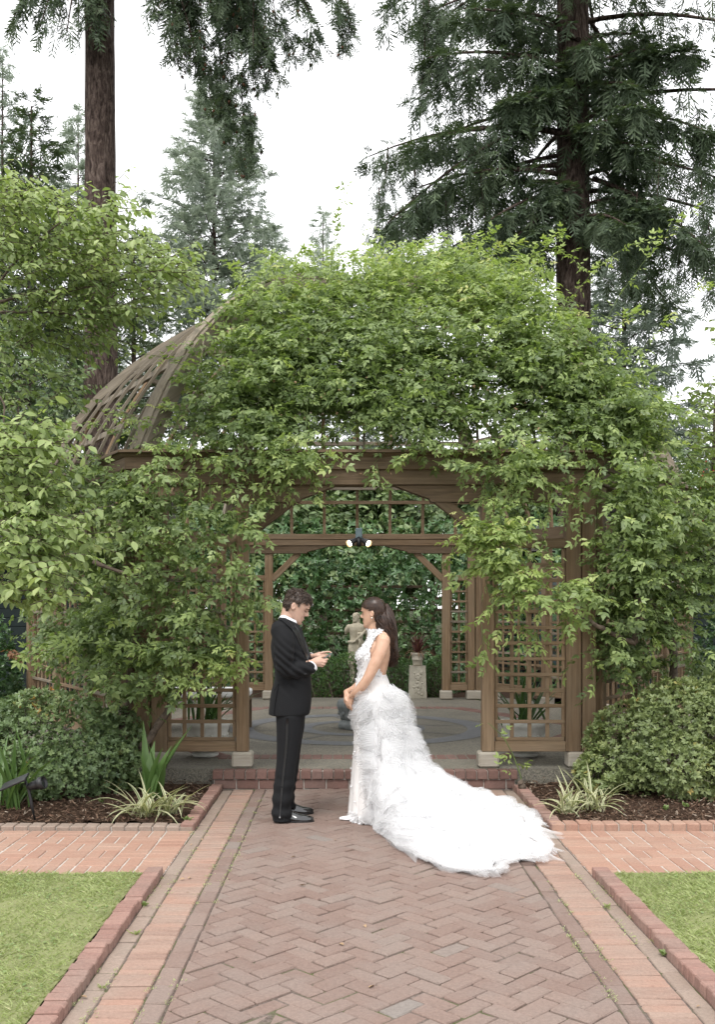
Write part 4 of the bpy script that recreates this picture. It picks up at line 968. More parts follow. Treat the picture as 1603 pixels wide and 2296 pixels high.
# ---- azaleas, box and hedge: leaf rosettes on lumpy bodies
def bush(name, label, cat, blobs, n, size, mat, lvc=.5, tm=None, parent_loc=None, group=None, up=.6, inner=.35, stemmat='stem', gap=-9):
    blobs = [np.array(b, float) for b in blobs]; w = np.array([b[3]*b[4]+b[4]*b[5]+b[3]*b[5] for b in blobs]); w /= w.sum()
    k = rng.choice(len(blobs), n, p=w); B = np.stack(blobs)[k]; d = rdir(n); rr = 1-rng.uniform(0, 1, n)**2*inner
    p = B[:, :3]+d*B[:, 3:]*rr[:, None]
    p += .07*np.stack([vnoise(p, 3, 51), vnoise(p, 3, 52), vnoise(p, 3, 53)], 1)
    ins = np.zeros(n, bool)
    for j, b in enumerate(blobs): ins |= (k != j) & ((((p-b[:3])/b[3:])**2).sum(1) < .55)
    ok = ~ins & (p[:, 2] > .03) & (vnoise(p, 4.2, 61)+rng.normal(0, .2, n) > gap); p, d, B, rr = p[ok], d[ok], B[ok], rr[ok]; n = len(p)
    root = empty(name, parent_loc if parent_loc is not None else (blobs[0][0], blobs[0][1], 0), label, cat, group)
    nz = d/B[:, 3:]*B[:, 3:].mean()*.8+np.array([0, 0, up])+rng.normal(0, .35, (n, 3)); dx = rdir(n)
    lv = np.clip(lvc+.18*vnoise(p, 3, 63)+rng.normal(0, .16, n), 0, 1)
    tm = tm or ROS; pick = rng.integers(0, len(tm), n); prt = []
    for q in range(len(tm)):
        m = pick == q; prt.append(scatter(tm[q][0], tm[q][1], p[m], frames(dx[m], nz[m]), size*rng.uniform(.7, 1.2, m.sum()), lv[m]))
    leaf_part('foliage', prt, M[mat], root)
    m = min(120, n//8); s = rng.choice(n, m, replace=False); base = B[s, :3]*np.array([1, 1, 0])+np.c_[rng.normal(0, .15, (m, 2)), np.zeros(m)]
    st = base[:, None]+(p[s]-base)[:, None]*np.linspace(0, 1, 5)[None, :, None]+rng.normal(0, .015, (m, 5, 3))
    o = link('twigs', stems_mesh('twigs', st, .007, .002), root, M[stemmat]); o['kind'] = 'stuff'
    return root
bush('azalea_bush', 'dark green azalea mound beside the leaning grey trunk', 'shrub', [(-2.75, 8.75, .42, .75, .5, .50), (-2.25, 8.75, .28, .40, .42, .34), (-3.35, 8.8, .40, .55, .5, .48), (-2.05, 8.95, .40, .22, .3, .36), (-2.6, 8.5, .22, .55, .32, .28)], 11500, .043, 'azalea', .5, RD, gap=-.8)
bush('azalea_bush', 'yellowing azalea mound against the pavilion corner post', 'shrub', [(3.0, 8.85, .45, .60, .5, .53), (2.5, 8.85, .40, .36, .42, .40), (3.6, 8.9, .54, .6, .5, .58), (2.22, 8.72, .20, .24, .3, .22), (2.85, 8.45, .26, .45, .3, .28)], 12500, .043, 'azaleagold', .5, RD, gap=-.8)
SM = [rosette_d(5, .5, 9), rosette_d(4, .7, 8)]
zf = .15
bush('box_hedge', 'clipped box hedge in front of the statue', 'hedge', [(-.30, 17.0, .45, .30, .3, .36), (.05, 17.0, .50, .34, .3, .38), (-.62, 17.05, .45, .26, .3, .34)], 3000, .032, 'boxwood', .5, SM, inner=.25)
bush('box_hedge', 'clipped box ball between the carved pedestal and the far post', 'hedge', [(1.55, 16.95, .48, .22, .28, .36)], 1100, .032, 'boxwood', .5, SM, inner=.25)
bush('box_hedge', 'clipped box hedge half hidden behind the ruffled skirt', 'hedge', [(.75, 17.05, .45, .32, .3, .34), (1.0, 17.1, .42, .28, .3, .34)], 1900, .032, 'boxwood', .4, SM, inner=.25)
# camellia hedge on a trellis behind the statue
CAM = [rosette(5, .15, 21), rosette(4, .3, 22), rosette(5, -.1, 23)]
bush('camellia_hedge', 'wall of glossy dark camellia behind the statue', 'hedge', [(x, 18.3+.1*math.sin(x*3), z, .75, .42, .62) for x in np.arange(-3.6, 4.2, .9) for z in (.6, 1.4, 2.15, 2.7)], 9200, .095, 'camellia', .42, CAM, parent_loc=(0, 18.4, 0), up=.25, inner=.5, gap=-.6)
bush('far_hedge', 'tall leafy hedge closing the garden behind the trellis fence', 'hedge', [(x, 24.6+.2*math.sin(x*2), z, .95, .6, .9) for x in np.arange(-9.5, 10, 1.3) for z in (.9, 2.2, 3.4)], 5200, .17, 'bgtree', .4, RD, parent_loc=(0, 24.6, 0), up=.3, inner=.5)
tr = empty('trellis_fence', (0, 18.75, 0), 'brown trellis fence behind the camellia hedge', 'fence')
for x in np.arange(-4.4, 5.2, 1.2): board('post', (x, 18.75, .05), (x, 18.75, 2.1), .1, .1, M['wooddark'], tr, up=(1, 0, 0))
for z in np.arange(.3, 2.15, .22): board('rail', (-4.5, 18.69, z), (5.2, 18.69, z), .02, .05, M['wooddark'], tr)
# ================================================================== TREES
def spray_t(n=9, seed=1, wid=.075):
    """a flat fir spray: a twig with pointed side twigs clothed in needles"""
    r = np.random.default_rng(seed); V, Fc = [], []
    def blade(p, d, L, w):
        d = d/np.linalg.norm(d); s = np.cross(d, [r.normal(0, .4), r.normal(0, .4), 1]); s /= np.linalg.norm(s); b = len(V)
        V.extend([p, p+d*L*.5+s*w*.5, p+d*L, p+d*L*.5-s*w*.5]); Fc.append([b, b+1, b+2, b+3])
    blade(np.array([0, 0, 0.]), np.array([1, 0, -.1]), 1.0, wid)
    for k in range(n):
        x = .08+.8*k/n
        for s in (-1, 1): blade(np.array([x, 0, -.1*x]), np.array([.75, s*r.uniform(.5, .9), r.normal(-.1, .25)]), (.5-.32*x)*r.uniform(.7, 1.2), wid*r.uniform(.7, 1.1))
    return np.array(V), np.array(Fc)
SPR = [spray_t(6, 1, .09), spray_t(5, 2, .09), spray_t(6, 3, .085)]
FAR = [spray_t(5, 7, .10), spray_t(5, 8, .09), spray_t(4, 9, .11)]
HANG = [spray_t(6, 4, .065), spray_t(5, 5, .06)]
def put_sprays(p, dx, nz, sz, lv, tm=SPR):
    out = []; pk = rng.integers(0, len(tm), len(p))
    for q in range(len(tm)):
        m = pk == q
        if m.any(): out.append(scatter(tm[q][0], tm[q][1], p[m], frames(dx[m], nz[m]), sz[m], lv[m]))
    return out
def branch_curve(p0, az, L, rise, sag, n=9):
    s = np.linspace(0, 1, n); hx = np.array([math.cos(az), math.sin(az)])
    side = np.array([-hx[1], hx[0]])*rng.normal(0, .06)*L
    return np.c_[p0[0]+hx[0]*L*s+side[0]*s*s, p0[1]+hx[1]*L*s+side[1]*s*s, p0[2]+rise*L*s-sag*L*s*s]
def clothe(pts, n, sz, lv, hang=0, spread=.35, tipup=0., tm=None):
    """sprays along a branch; hang = share that dangle straight down"""
    L = np.linalg.norm(pts[-1]-pts[0]); tt = rng.uniform(.14, 1, n)**.8; u = np.linspace(0, 1, len(pts))
    p = np.stack([np.interp(tt, u, pts[:, i]) for i in range(3)], 1); T = pts[-1]-pts[0]; T /= np.linalg.norm(T)
    side = np.array([-T[1], T[0], 0]); side /= max(np.linalg.norm(side), 1e-6); sg = rng.choice([-1, 1], n)
    off = (sg*rng.uniform(0, spread, n)*(1.2-.8*tt)*L*.45)[:, None]*side; p = p+off; p[:, 2] -= np.abs(off).sum(1)*.25+rng.uniform(0, .12, n)*L*.1
    dx = T*.8+side*sg[:, None]*.8+rng.normal(0, .3, (n, 3)); dx[:, 2] += -.25+tipup
    nz = np.tile([0, 0, 1.], (n, 1))+rng.normal(0, .3, (n, 3))
    h = rng.uniform(0, 1, n) < hang
    dx[h] = np.c_[rng.normal(0, .16, (h.sum(), 2)), -np.ones(h.sum())]; nz[h] = np.c_[rng.normal(size=(h.sum(), 2)), np.zeros(h.sum())]
    s = sz*rng.uniform(.6, 1.25, n); s[h] *= 1.5
    a = np.clip(lv+rng.normal(0, .16, n), 0, 1)
    out = put_sprays(p[~h], dx[~h], nz[~h], s[~h], a[~h], tm or SPR)
    if h.any(): out += put_sprays(p[h]-np.array([0, 0, .05]), dx[h], nz[h], s[h], a[h], HANG if tm is None else tm)
    return out
def trunk_mesh(name, x, y, r0, z1, r1, parent, seg=22, lean=(0, 0)):
    zs = np.linspace(-.1, z1, 60); rad = np.interp(zs, [-.1, .8, 2, z1], [r0*1.35, r0*1.08, r0, r1]); V = []
    a = np.linspace(0, 2*np.pi, seg, endpoint=False)
    for z, r in zip(zs, rad):
        q = np.stack([np.cos(a), np.sin(a), np.full(seg, z*.35)], 1); rr = r*(1+.035*vnoise(q, 2.4, 5)+.012*rng.normal(size=seg))
        V.append(np.stack([x+lean[0]*z+rr*np.cos(a), y+lean[1]*z+rr*np.sin(a), np.full(seg, z)], 1))
    I = np.arange(len(zs)*seg).reshape(len(zs), seg); J = np.roll(I, -1, 1)
    Fc = np.stack([I[:-1], J[:-1], J[1:], I[1:]], -1).reshape(-1, 4)
    me = mesh_np(name, np.concatenate(V)-np.array([x, y, 0]), Fc, True); o = link(name, me, None, M['bark']); o.location = (x, y, 0); fix_parent(o, parent); return o

# ---- great fir on the right
fx, fy = (1290-VX)*20/F, 20.
fir = empty('fir_tree', (fx, fy, 0), 'great dark fir with drooping curtains of needles, trunk rising behind the dome', 'tree')
trunk_mesh('trunk', fx, fy, .385, 30, .2, fir, lean=(-.0035, 0))
prt, limbs = [], []
for i in range(112):
    z = 9.1+15*(i/112)**1.05; az = i*2.399+rng.normal(0, .25); L = rng.uniform(3.0, 4.6)*(1 if z < 16 else .85)
    if math.cos(az) > .2: L *= 1.12
    if math.sin(az) < -.35: L *= .45 if z < 13 else .6
    if z < 9.8: L *= .85
    pts = branch_curve((fx, fy, z), az, L, rng.uniform(.02, .28), rng.uniform(.22, .48)); limbs.append((pts, np.linspace(.055, .012, len(pts))))
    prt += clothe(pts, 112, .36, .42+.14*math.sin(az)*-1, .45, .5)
for (x0, y0, x1, y1, n) in [(1250, 390, 940, 420, 60), (1260, 300, 900, 330, 110), (1250, 560, 1010, 620, 70), (1320, 500, 1500, 470, 80), (1300, 210, 1120, 230, 120), (1330, 180, 1560, 110, 150), (1270, 150, 960, 130, 90), (1280, 430, 1090, 500, 80), (1310, 330, 1450, 330, 100), (1300, 90, 1040, 20, 90), (1250, 260, 870, 500, 110), (1330, 400, 1590, 560, 120), (1260, 470, 1130, 560, 90), (1330, 250, 1600, 300, 140)]:
    a, b = P(x0, y0, 19.7), P(x1, y1, 18.6); s = np.linspace(0, 1, 9)[:, None]; pts = a+(b-a)*s; pts[:, 2] += (.5*s*(1-s))[:, 0]*np.linalg.norm(b-a)*.5
    limbs.append((pts, np.linspace(.055, .014, 9))); prt += clothe(pts, int(n*1.9), .35, .48, .4, .55)
for x, y, L in [(950, 0, 2.0), (985, 30, 1.4), (965, -40, 1.8), (870, 330, 1.2), (850, 420, 1.1), (900, 480, 1.2), (930, 380, 1.6), (1000, 450, 1.5), (1050, 500, 1.2), (1120, 560, .8), (1430, 430, 1.5), (1480, 350, 1.7), (1530, 480, 1.4), (1570, 300, 2.0), (1400, 520, 1.0), (1590, 500, 1.5), (960, 560, .8), (1080, 380, 1.2)]:
    p0 = P(x, y, 18.8); pts = np.stack([p0+np.array([.1*math.sin(3*k+x)*k, 0, -L*k]) for k in np.linspace(0, 1, 8)]); limbs.append((pts, np.linspace(.014, .005, 8))); n = int(60*L); tt = rng.uniform(0, 1, n)
    q = np.stack([np.interp(tt, np.linspace(0, 1, 8), pts[:, i]) for i in range(3)], 1)+rng.normal(0, .10, (n, 3)); prt += put_sprays(q, np.c_[rng.normal(0, .3, (n, 2)), -rng.uniform(.5, 1, n)], rdir(n), .32*rng.uniform(.6, 1.2, n), np.clip(.45+rng.normal(0, .18, n), 0, 1), HANG)
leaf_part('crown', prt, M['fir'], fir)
for i, (pts, r) in enumerate(limbs): link('branch', tubes_mesh('branch', [(pts, r)], 5), fir, M['bark'])
# ---- tall bare-trunked fir on the left
lx, ly = (228-VX)*22/F, 22.
firl = empty('fir_tree', (lx, ly, 0), 'tall fir with a bare straight trunk, its cone-hung boughs dangling from above', 'tree')
trunk_mesh('trunk', lx, ly, .375, 30, .25, firl, lean=(-.003, 0))
prt, limbs = [], []
spec = [(228, -260, 440, 120, 120, 300), (228, -300, 520, 60, 150, 420), (228, -340, 700, 40, 190, 300), (228, -280, 600, 120, 130, 320), (228, -330, 400, 60, 110, 170), (228, -360, 780, 30, 210, 150),
        (228, -200, 90, 60, 60, 110), (228, -180, 30, 40, 60, 120), (228, -240, 150, 70, 60, 80), (228, -60, 190, 40, 30, 30), (228, 10, 200, 70, 5, 14)]
for (x0, y0, x1, y1, up_, n) in spec:
    a, b = P(x0, y0, 22), P(x1, y1, 20.2 if x1 > 250 else 21); s = np.linspace(0, 1, 11)[:, None]; pts = a+(b-a)*s; pts[:, 2] += (4*s*(1-s))[:, 0]*up_/105
    limbs.append((pts, np.linspace(.07, .012, 11))); prt += clothe(pts, int(n*1.7), .34, .5, .4, .5)
# dangling boughs
for x, y, L in [(495, 90, 1.9), (520, 180, 1.3), (560, 250, 1.2), (475, 150, .9), (540, 330, .6), (600, 90, .9), (640, 60, .7), (450, 80, .8), (410, 70, .6), (760, 20, .7), (780, 0, 1.0), (545, 150, 1.5), (580, 60, 1.2), (510, 20, 1.5), (400, 110, .4), (690, 70, .5)]:
    p0 = P(x, y, 20.4); pts = np.stack([p0+np.array([.12*math.sin(3*k+x)*k, 0, -L*k]) for k in np.linspace(0, 1, 8)]); limbs.append((pts, np.linspace(.014, .005, 8)))
    n = int(62*L); tt = rng.uniform(0, 1, n); q = np.stack([np.interp(tt, np.linspace(0, 1, 8), pts[:, i]) for i in range(3)], 1)+rng.normal(0, .09, (n, 3))
    prt += put_sprays(q, np.c_[rng.normal(0, .45, (n, 2)), -rng.uniform(.5, 1, n)], rdir(n), .32*rng.uniform(.6, 1.2, n), np.clip(.5+rng.normal(0, .18, n), 0, 1), HANG+SPR)
for k in range(30):                                                         # fine side boughs that fill the hanging curtain
    x0, x1 = rng.uniform(380, 640), rng.uniform(-150, 150); y0 = rng.uniform(-220, 30); a = P(x0, y0, 20.4+rng.normal(0, .3)); b = P(np.clip(x0+x1, 350, 790), y0+rng.uniform(40, 150), 20+rng.normal(0, .4))
    s = np.linspace(0, 1, 7)[:, None]; pts = a+(b-a)*s; pts[:, 2] += (1.2*s*(1-s))[:, 0]; limbs.append((pts, np.linspace(.02, .006, 7))); prt += clothe(pts, 46, .30, .5, .55, .8)
leaf_part('crown', prt, M['fir'], firl)
for pts, r in limbs: link('branch', tubes_mesh('branch', [(pts, r)], 5), firl, M['bark'])
cvx = np.concatenate([q[0] for q in prt]); px_, py_ = proj(cvx); cvx = cvx[(px_ > 340) & (py_ > -20)]; pc = cvx[rng.integers(0, len(cvx), 150)]; n = len(pc)
cone = np.array([[0, 0, 0], [.4, .28, 0], [.4, 0, .28], [.4, -.28, 0], [.4, 0, -.28], [1, 0, 0]]); cf = np.array([[0, 1, 2, 2], [0, 2, 3, 3], [0, 3, 4, 4], [0, 4, 1, 1], [5, 2, 1, 1], [5, 3, 2, 2], [5, 4, 3, 3], [5, 1, 4, 4]])[:, :3]
v, f, a = scatter(cone, cf, pc, frames(np.c_[rng.normal(0, .3, (n, 2)), -np.ones(n)], rdir(n)), np.full(n, .11), np.full(n, .5)); M['cone'] = mat_plain('brown_cone', (.10, .05, .03), .8, .1)
o = link('cones', mesh_np('cones', v, f), firl, M['cone']); o['kind'] = 'stuff'

# ---- conifers behind
def conifer(label, xp, ytop, Y, rbase, zlow, nb, mat, sz, lv=.5, rise=.24, sag=.16, per=30, tr=.16, group='conifers standing behind the pavilion', hang=.12):
    x = (xp-VX)*Y/F; H = CAMH-(ytop-VY)*Y/F
    root = empty('conifer', (x, Y, 0), label, 'tree', group); trunk_mesh('trunk', x, Y, tr, H-.3, .02, root, 12)
    prt, br = [], []
    for i in range(nb):
        f = (i+rng.uniform(0, 1))/nb; z = zlow+(H-zlow)*f**.9; L = rbase*(1-f)**.66*rng.uniform(.45, 1.25)+.15
        pts = branch_curve((x, Y, z), i*2.399+rng.normal(0, .3), L, rise+.25*f, sag, 6); br.append((pts, np.linspace(.035*(1-f)+.012, .006, 6)))
        prt += clothe(pts, max(7, int(2.6*per*L/rbase)), sz*.74*(.75+.25*(1-f)), lv, hang, .42, .2, FAR)
    leaf_part('crown', prt, M[mat], root)
    o = link('limbs', tubes_mesh('limbs', br, 4), root, M['bark']); o['kind'] = 'stuff'
conifer('broad pale grey-green conifer standing alone between the bare trunk and the dome', 480, 190, 34, 3.6, 8.0, 160, 'firhaze', .66, .5, per=36, tr=.19)
conifer('small slim pale conifer above the dome top', 725, 470, 46, 1.7, 9, 60, 'firhaze', .7, .55, per=18)
conifer('shadowy conifer tucked behind the dogwood crown', 70, 215, 27, 2.4, 4, 90, 'fir', .66, .5, per=26)
conifer('tallest pale conifer beyond the dogwood', 5, 110, 40, 2.4, 8, 75, 'firhaze', .75, .35, per=26)
conifer('pale conifer half hidden by the bare trunk', 175, 245, 38, 2.0, 8, 75, 'firhaze', .75, .5, per=24)
conifer('low pale conifer close behind the broad grey-green conifer', 610, 500, 42, 2.3, 7, 70, 'firhaze', .75, .4, per=24)
conifer('grey-green conifer behind the great fir trunk', 1400, 430, 31, 2.9, 4, 115, 'firhaze', .68, .12, per=32)
conifer('low conifer between the dome and the great fir', 870, 515, 40, 2.1, 7, 70, 'firhaze', .72, .4, per=22)
conifer('dim conifer behind the bare trunk foot', 300, 520, 29, 2.8, 2, 90, 'fir', .62, .75, per=24)

# ---- broad-leaved trees behind the pavilion
def broadtree(label, x, y, blobs, n, size, lv, seed, mat='bgtree'):
    root = empty('leafy_tree', (x, y, 0), label, 'tree', 'leafy trees behind the pavilion')
    B = np.array(blobs, float); k = rng.integers(0, len(B), n); d = rdir(n); p = B[k, :3]+d*B[k, 3:]*(rng.uniform(.25, 1, n)**.5)[:, None]
    p = p[vnoise(p, 1.6, seed)+rng.normal(0, .25, n) > -.35]; n = len(p)
    dd = rdir(n)+np.array([0, -.2, .1]); a, s = shoots(p, dd, rng.uniform(.3, .6, n), rng.uniform(.2, .8, n), 8, size, lv+.2*vnoise(p, 1.5, seed+1), tmpl=[(LEAFV*np.array([1, 1.1, 1]), LEAFF)], hang=.55, flat=.35)
    leaf_part('crown', a, M[mat], root); o = link('twigs', stems_mesh('twigs', s[::4], .009, .003), root, M['stem']); o['kind'] = 'stuff'
    tr = [(np.array([[x, y, 0], [x+.1, y, .8], [x-.05, y, 1.6], [x, y, 2.6]]), np.linspace(.11, .07, 4))]
    link('trunk', tubes_mesh('trunk', tr, 8), root, M['stem'])
    br = [(np.array([[x, y, 1.3+.2*i], (np.array([x, y, 2.2])+b[:3])/2+rng.normal(0, .15, 3), b[:3]]), np.array([.05, .035, .015])) for i, b in enumerate(B)]
    for pb, rb in br: link('limb', tubes_mesh('limb', [(pb, rb)], 6), root, M['stem'])
broadtree('leafy green tree filling the far doorway above the camellia', .3, 21, [(-.9, 20.6, 3.2, 1.3, .9, 1.0), (.8, 20.8, 3.3, 1.4, .9, 1.1), (.1, 21.2, 4.2, 1.5, 1, .9), (0, 20.3, 2.3, 1.8, .6, .7), (-.4, 20.9, 3.4, 2.2, .6, 1.5)], 3400, .17, .62, 71)
broadtree('leafy green tree behind the far lattice on the bride side', 3.6, 20.8, [(2.6, 20.6, 2.9, 1.2, .9, 1.2), (4.2, 20.8, 3.2, 1.5, 1, 1.4), (3.4, 21, 4.3, 1.4, 1, 1)], 1900, .17, .45, 72)
broadtree('leafy green tree behind the far lattice on the groom side', -3.2, 20.8, [(-2.4, 20.6, 2.9, 1.2, .9, 1.2), (-3.8, 20.8, 3.1, 1.5, 1, 1.4), (-3, 21, 4.3, 1.4, 1, 1)], 1900, .17, .5, 73)
broadtree('dim leafy tree between the bare trunk and the dogwood', -7.2, 20.5, [(-6.4, 20, 3.6, 1.6, 1, 1.5), (-8.2, 20.3, 4, 1.8, 1.2, 1.8), (-6.8, 20.6, 6, 1.5, 1.1, 1.6), (-8.4, 20.6, 6.8, 1.3, 1.1, 1.5)], 1700, .15, .30, 74)
broadtree('leafy tree beyond the berry shrub', 7.4, 20.5, [(6.3, 20, 3.4, 1.5, 1, 1.6), (8.2, 20.3, 4, 1.7, 1.2, 2.0)], 1100, .15, .45, 75)
# ================================================================== PEOPLE
YP = 7.77                                    # both stand at this depth; feet found from the ground contact in the photo
def Z1(x, y, Y=YP): return P((880+x/2.357)*.6412, (2000+y/2.357)*.6412, Y)
def Z3(x, y, Y=YP): return P((960+x/6.56)*.6412, (2030+y/6.56)*.6412, Y)
def Z4(x, y, Y=YP): return P((1180+x/4.784)*.6412, (2080+y/4.784)*.6412, Y)
def spl(pts, n):
    """Catmull-Rom through points"""
    p = np.asarray(pts, float); p = np.concatenate([[2*p[0]-p[1]], p, [2*p[-1]-p[-2]]]); out = []
    m = len(p)-3
    for t in np.linspace(0, m-1e-6, n):
        i = int(t); f = t-i; a, b, c, d = p[i:i+4]
        out.append(.5*((2*b)+(-a+c)*f+(2*a-5*b+4*c-d)*f*f+(-a+3*b-3*c+d)*f**3))
    return np.array(out)
class Solid:
    """collects closed shapes; remesh() fuses them into one continuous surface"""
    def __init__(s): s.v, s.f, s.o = [], [], 0
    def add(s, V, Fc):
        s.v.append(np.asarray(V)); s.f += [[i+s.o for i in q] for q in clean(Fc)]; s.o += len(V); return s
    def limb(s, pts, rad, n=14, seg=12):
        q = np.c_[np.asarray(pts, float), np.asarray(rad, float)]; q = spl(q, n); r = np.maximum(q[:, 3], .002)
        d0 = q[0, :3]-q[1, :3]; d0 /= np.linalg.norm(d0); d1 = q[-1, :3]-q[-2, :3]; d1 /= np.linalg.norm(d1)
        P_ = np.concatenate([[q[0, :3]+d0*r[0]*.9], [q[0, :3]+d0*r[0]*.6], q[:, :3], [q[-1, :3]+d1*r[-1]*.6], [q[-1, :3]+d1*r[-1]*.9]])
        R_ = np.concatenate([[r[0]*.35], [r[0]*.8], r, [r[-1]*.8], [r[-1]*.35]])
        return s.add(*tube(P_, R_, seg))
    def rings(s, rows, seg=36, ex=2.4, origin=None, fr=None):
        """rows: (z, x0, x1, halfwidth) sections stacked along z; superellipse"""
        V, n = [], len(rows); a = np.linspace(0, 2*np.pi, seg, endpoint=False); c, sn = np.cos(a), np.sin(a)
        cc, ss = np.sign(c)*np.abs(c)**(2/ex), np.sign(sn)*np.abs(sn)**(2/ex)
        for row in rows:
            z, x0, x1, hw = row[:4]; yc = row[4] if len(row) > 4 else 0
            V.append(np.stack([(x0+x1)/2+abs(x1-x0)/2*cc, yc+hw*ss, np.full(seg, z)], 1))
        V = np.concatenate(V); Fc = []
        for i in range(n-1):
            for j in range(seg): p, q = i*seg+j, i*seg+(j+1) % seg; Fc.append([p, q, q+seg, p+seg])
        Fc.append(list(range(seg))[::-1]); Fc.append(list(range((n-1)*seg, n*seg)))
        if fr is not None: V = V@np.asarray(fr).T
        if origin is not None: V = V+np.asarray(origin)
        return s.add(V, Fc)
    def ball(s, c, r, fr=None, n=10):
        r = np.broadcast_to(np.asarray(r, float), 3); prof = [(max(math.sin(t), .02), -math.cos(t)) for t in np.linspace(0, math.pi, n)]; a = np.linspace(0, 2*np.pi, 14, endpoint=False)
        V = np.concatenate([np.stack([q*np.cos(a), q*np.sin(a), np.full(14, z)], 1) for q, z in prof])*r
        Fc = [[i*14+j, i*14+(j+1) % 14, (i+1)*14+(j+1) % 14, (i+1)*14+j] for i in range(n-1) for j in range(14)]+[list(range(14))[::-1], list(range((n-1)*14, n*14))]
        if fr is not None: V = V@np.asarray(fr).T
        return s.add(V+np.asarray(c), Fc)
    def mesh(s, name): return mesh_np(name, np.concatenate(s.v), s.f, True)
    def remesh(s, name, vox, smooth=4, fac=.5, dec=1.0):
        me = s.mesh(name+'_raw'); o = bpy.data.objects.new(name+'_raw', me); COL.objects.link(o)
        m = o.modifiers.new('r', 'REMESH'); m.mode = 'VOXEL'; m.voxel_size = vox; m.use_smooth_shade = True
        if smooth: q = o.modifiers.new('s', 'SMOOTH'); q.factor = fac; q.iterations = smooth
        if dec < 1: q = o.modifiers.new('d', 'DECIMATE'); q.ratio = dec
        dg = bpy.context.evaluated_depsgraph_get(); out = bpy.data.meshes.new_from_object(o.evaluated_get(dg)); out.name = name
        bpy.data.objects.remove(o); bpy.data.meshes.remove(me); out.materials.clear()
        out.polygons.foreach_set('use_smooth', np.ones(len(out.polygons), bool)); return out
def vco(me):
    a = np.empty(len(me.vertices)*3, np.float32); me.vertices.foreach_get('co', a); return a.reshape(-1, 3).astype(float)
def vno(me):
    a = np.empty(len(me.vertices)*3, np.float32); me.vertices.foreach_get('normal', a); return a.reshape(-1, 3).astype(float)
def setco(me, v): me.vertices.foreach_set('co', np.asarray(v, np.float32).ravel()); me.update()
def faces_of(me):
    return [list(p.vertices) for p in me.polygons]

# materials
t = NT('skin'); p_ = wpos(t); n_ = t.noise(p_, 22, 4)
M['skin'] = t.done(t.bsdf(t.ramp(n_, [(.3, (.50, .315, .235)), (.7, (.57, .375, .29))]), .46, .35, t.noise(p_, 400, 2), .08, .001, Subsurface_Weight=.12, Subsurface_Radius=(.012, .005, .003), Subsurface_Scale=1.0))
t = NT('tanned_skin'); p_ = wpos(t); n_ = t.noise(p_, 22, 4)
M['skin2'] = t.done(t.bsdf(t.ramp(n_, [(.3, (.50, .30, .205)), (.7, (.58, .365, .26))]), .42, .38, t.noise(p_, 400, 2), .08, .001, Subsurface_Weight=.12, Subsurface_Radius=(.012, .005, .003), Subsurface_Scale=1.0))
def mat_cloth(name, c0, c1, rough=.8, sheen=.02, scale=700):
    t = NT(name); p = wpos(t); w = t.noise(p, scale, 2, .6); return t.done(t.bsdf(t.ramp(w, [(.35, c0), (.65, c1)]), rough, .25, w, .25, .0006, Sheen_Weight=sheen))
M['wool'] = mat_cloth('black_wool', (.0042, .0045, .0054), (.0082, .0086, .010))
M['satin'] = mat_plain('black_satin', (.012, .012, .013), .32, .5, .1, 90, .05)
M['shirt'] = mat_cloth('white_cotton', (.74, .74, .77), (.80, .80, .83), .7, .2)
M['patent'] = mat_plain('black_patent_leather', (.006, .006, .006), .07, .6, .05, 5, .02, Coat_Weight=1.0, Coat_Roughness=.03)
M['hairm'] = mat_plain('dark_brown_curls', (.047, .030, .021), .42, .45, .35, 60, .3)
M['hairf'] = mat_plain('long_dark_brown_hair', (.036, .0195, .013), .36, .35, .5, 30, .2)
M['lip'] = mat_plain('lips', (.36, .11, .10), .4, .4, .05); M['lipm'] = mat_plain('pale_lips', (.42, .19, .15), .5, .3, .05)
M['eye'] = mat_plain('eye', (.03, .02, .015), .2, .5, .05); M['nail'] = mat_plain('pale_nail', (.72, .55, .48), .25, .5, .03); M['pearl'] = mat_plain('pearl', (.85, .82, .76), .2, .6, .03)
t = NT('white_tulle'); d_ = t.bsdf((.86, .86, .865), .85, .05); tr_ = t.n('ShaderNodeBsdfTranslucent'); tr_.inputs[0].default_value = (.90, .90, .905, 1); m1 = t.n('ShaderNodeMixShader'); m1.inputs[0].default_value = .5; t.l(d_, m1.inputs[1]); t.l(tr_.outputs[0], m1.inputs[2])
at_ = t.n('ShaderNodeAttribute'); at_.attribute_name = 'lv'; tp = t.n('ShaderNodeBsdfTransparent'); m2 = t.n('ShaderNodeMixShader'); t.l(t.math('ADD', t.math('MULTIPLY', at_.outputs['Fac'], .42), .34), m2.inputs[0]); t.l(m1.outputs[0], m2.inputs[1]); t.l(tp.outputs[0], m2.inputs[2]); M['tulle'] = t.done(m2.outputs[0])
M['lace'] = mat_plain('white_lace', (.76, .76, .765), .8, .15, .04, 60, .3)
t = NT('lined_tulle'); p_ = wpos(t); M['lining'] = t.done(t.bsdf(t.ramp(t.noise(t.mapping(p_, (60, 60, 3)), 1.2, 4), [(.3, (.66, .63, .61)), (.7, (.77, .755, .745))]), .7, .2))

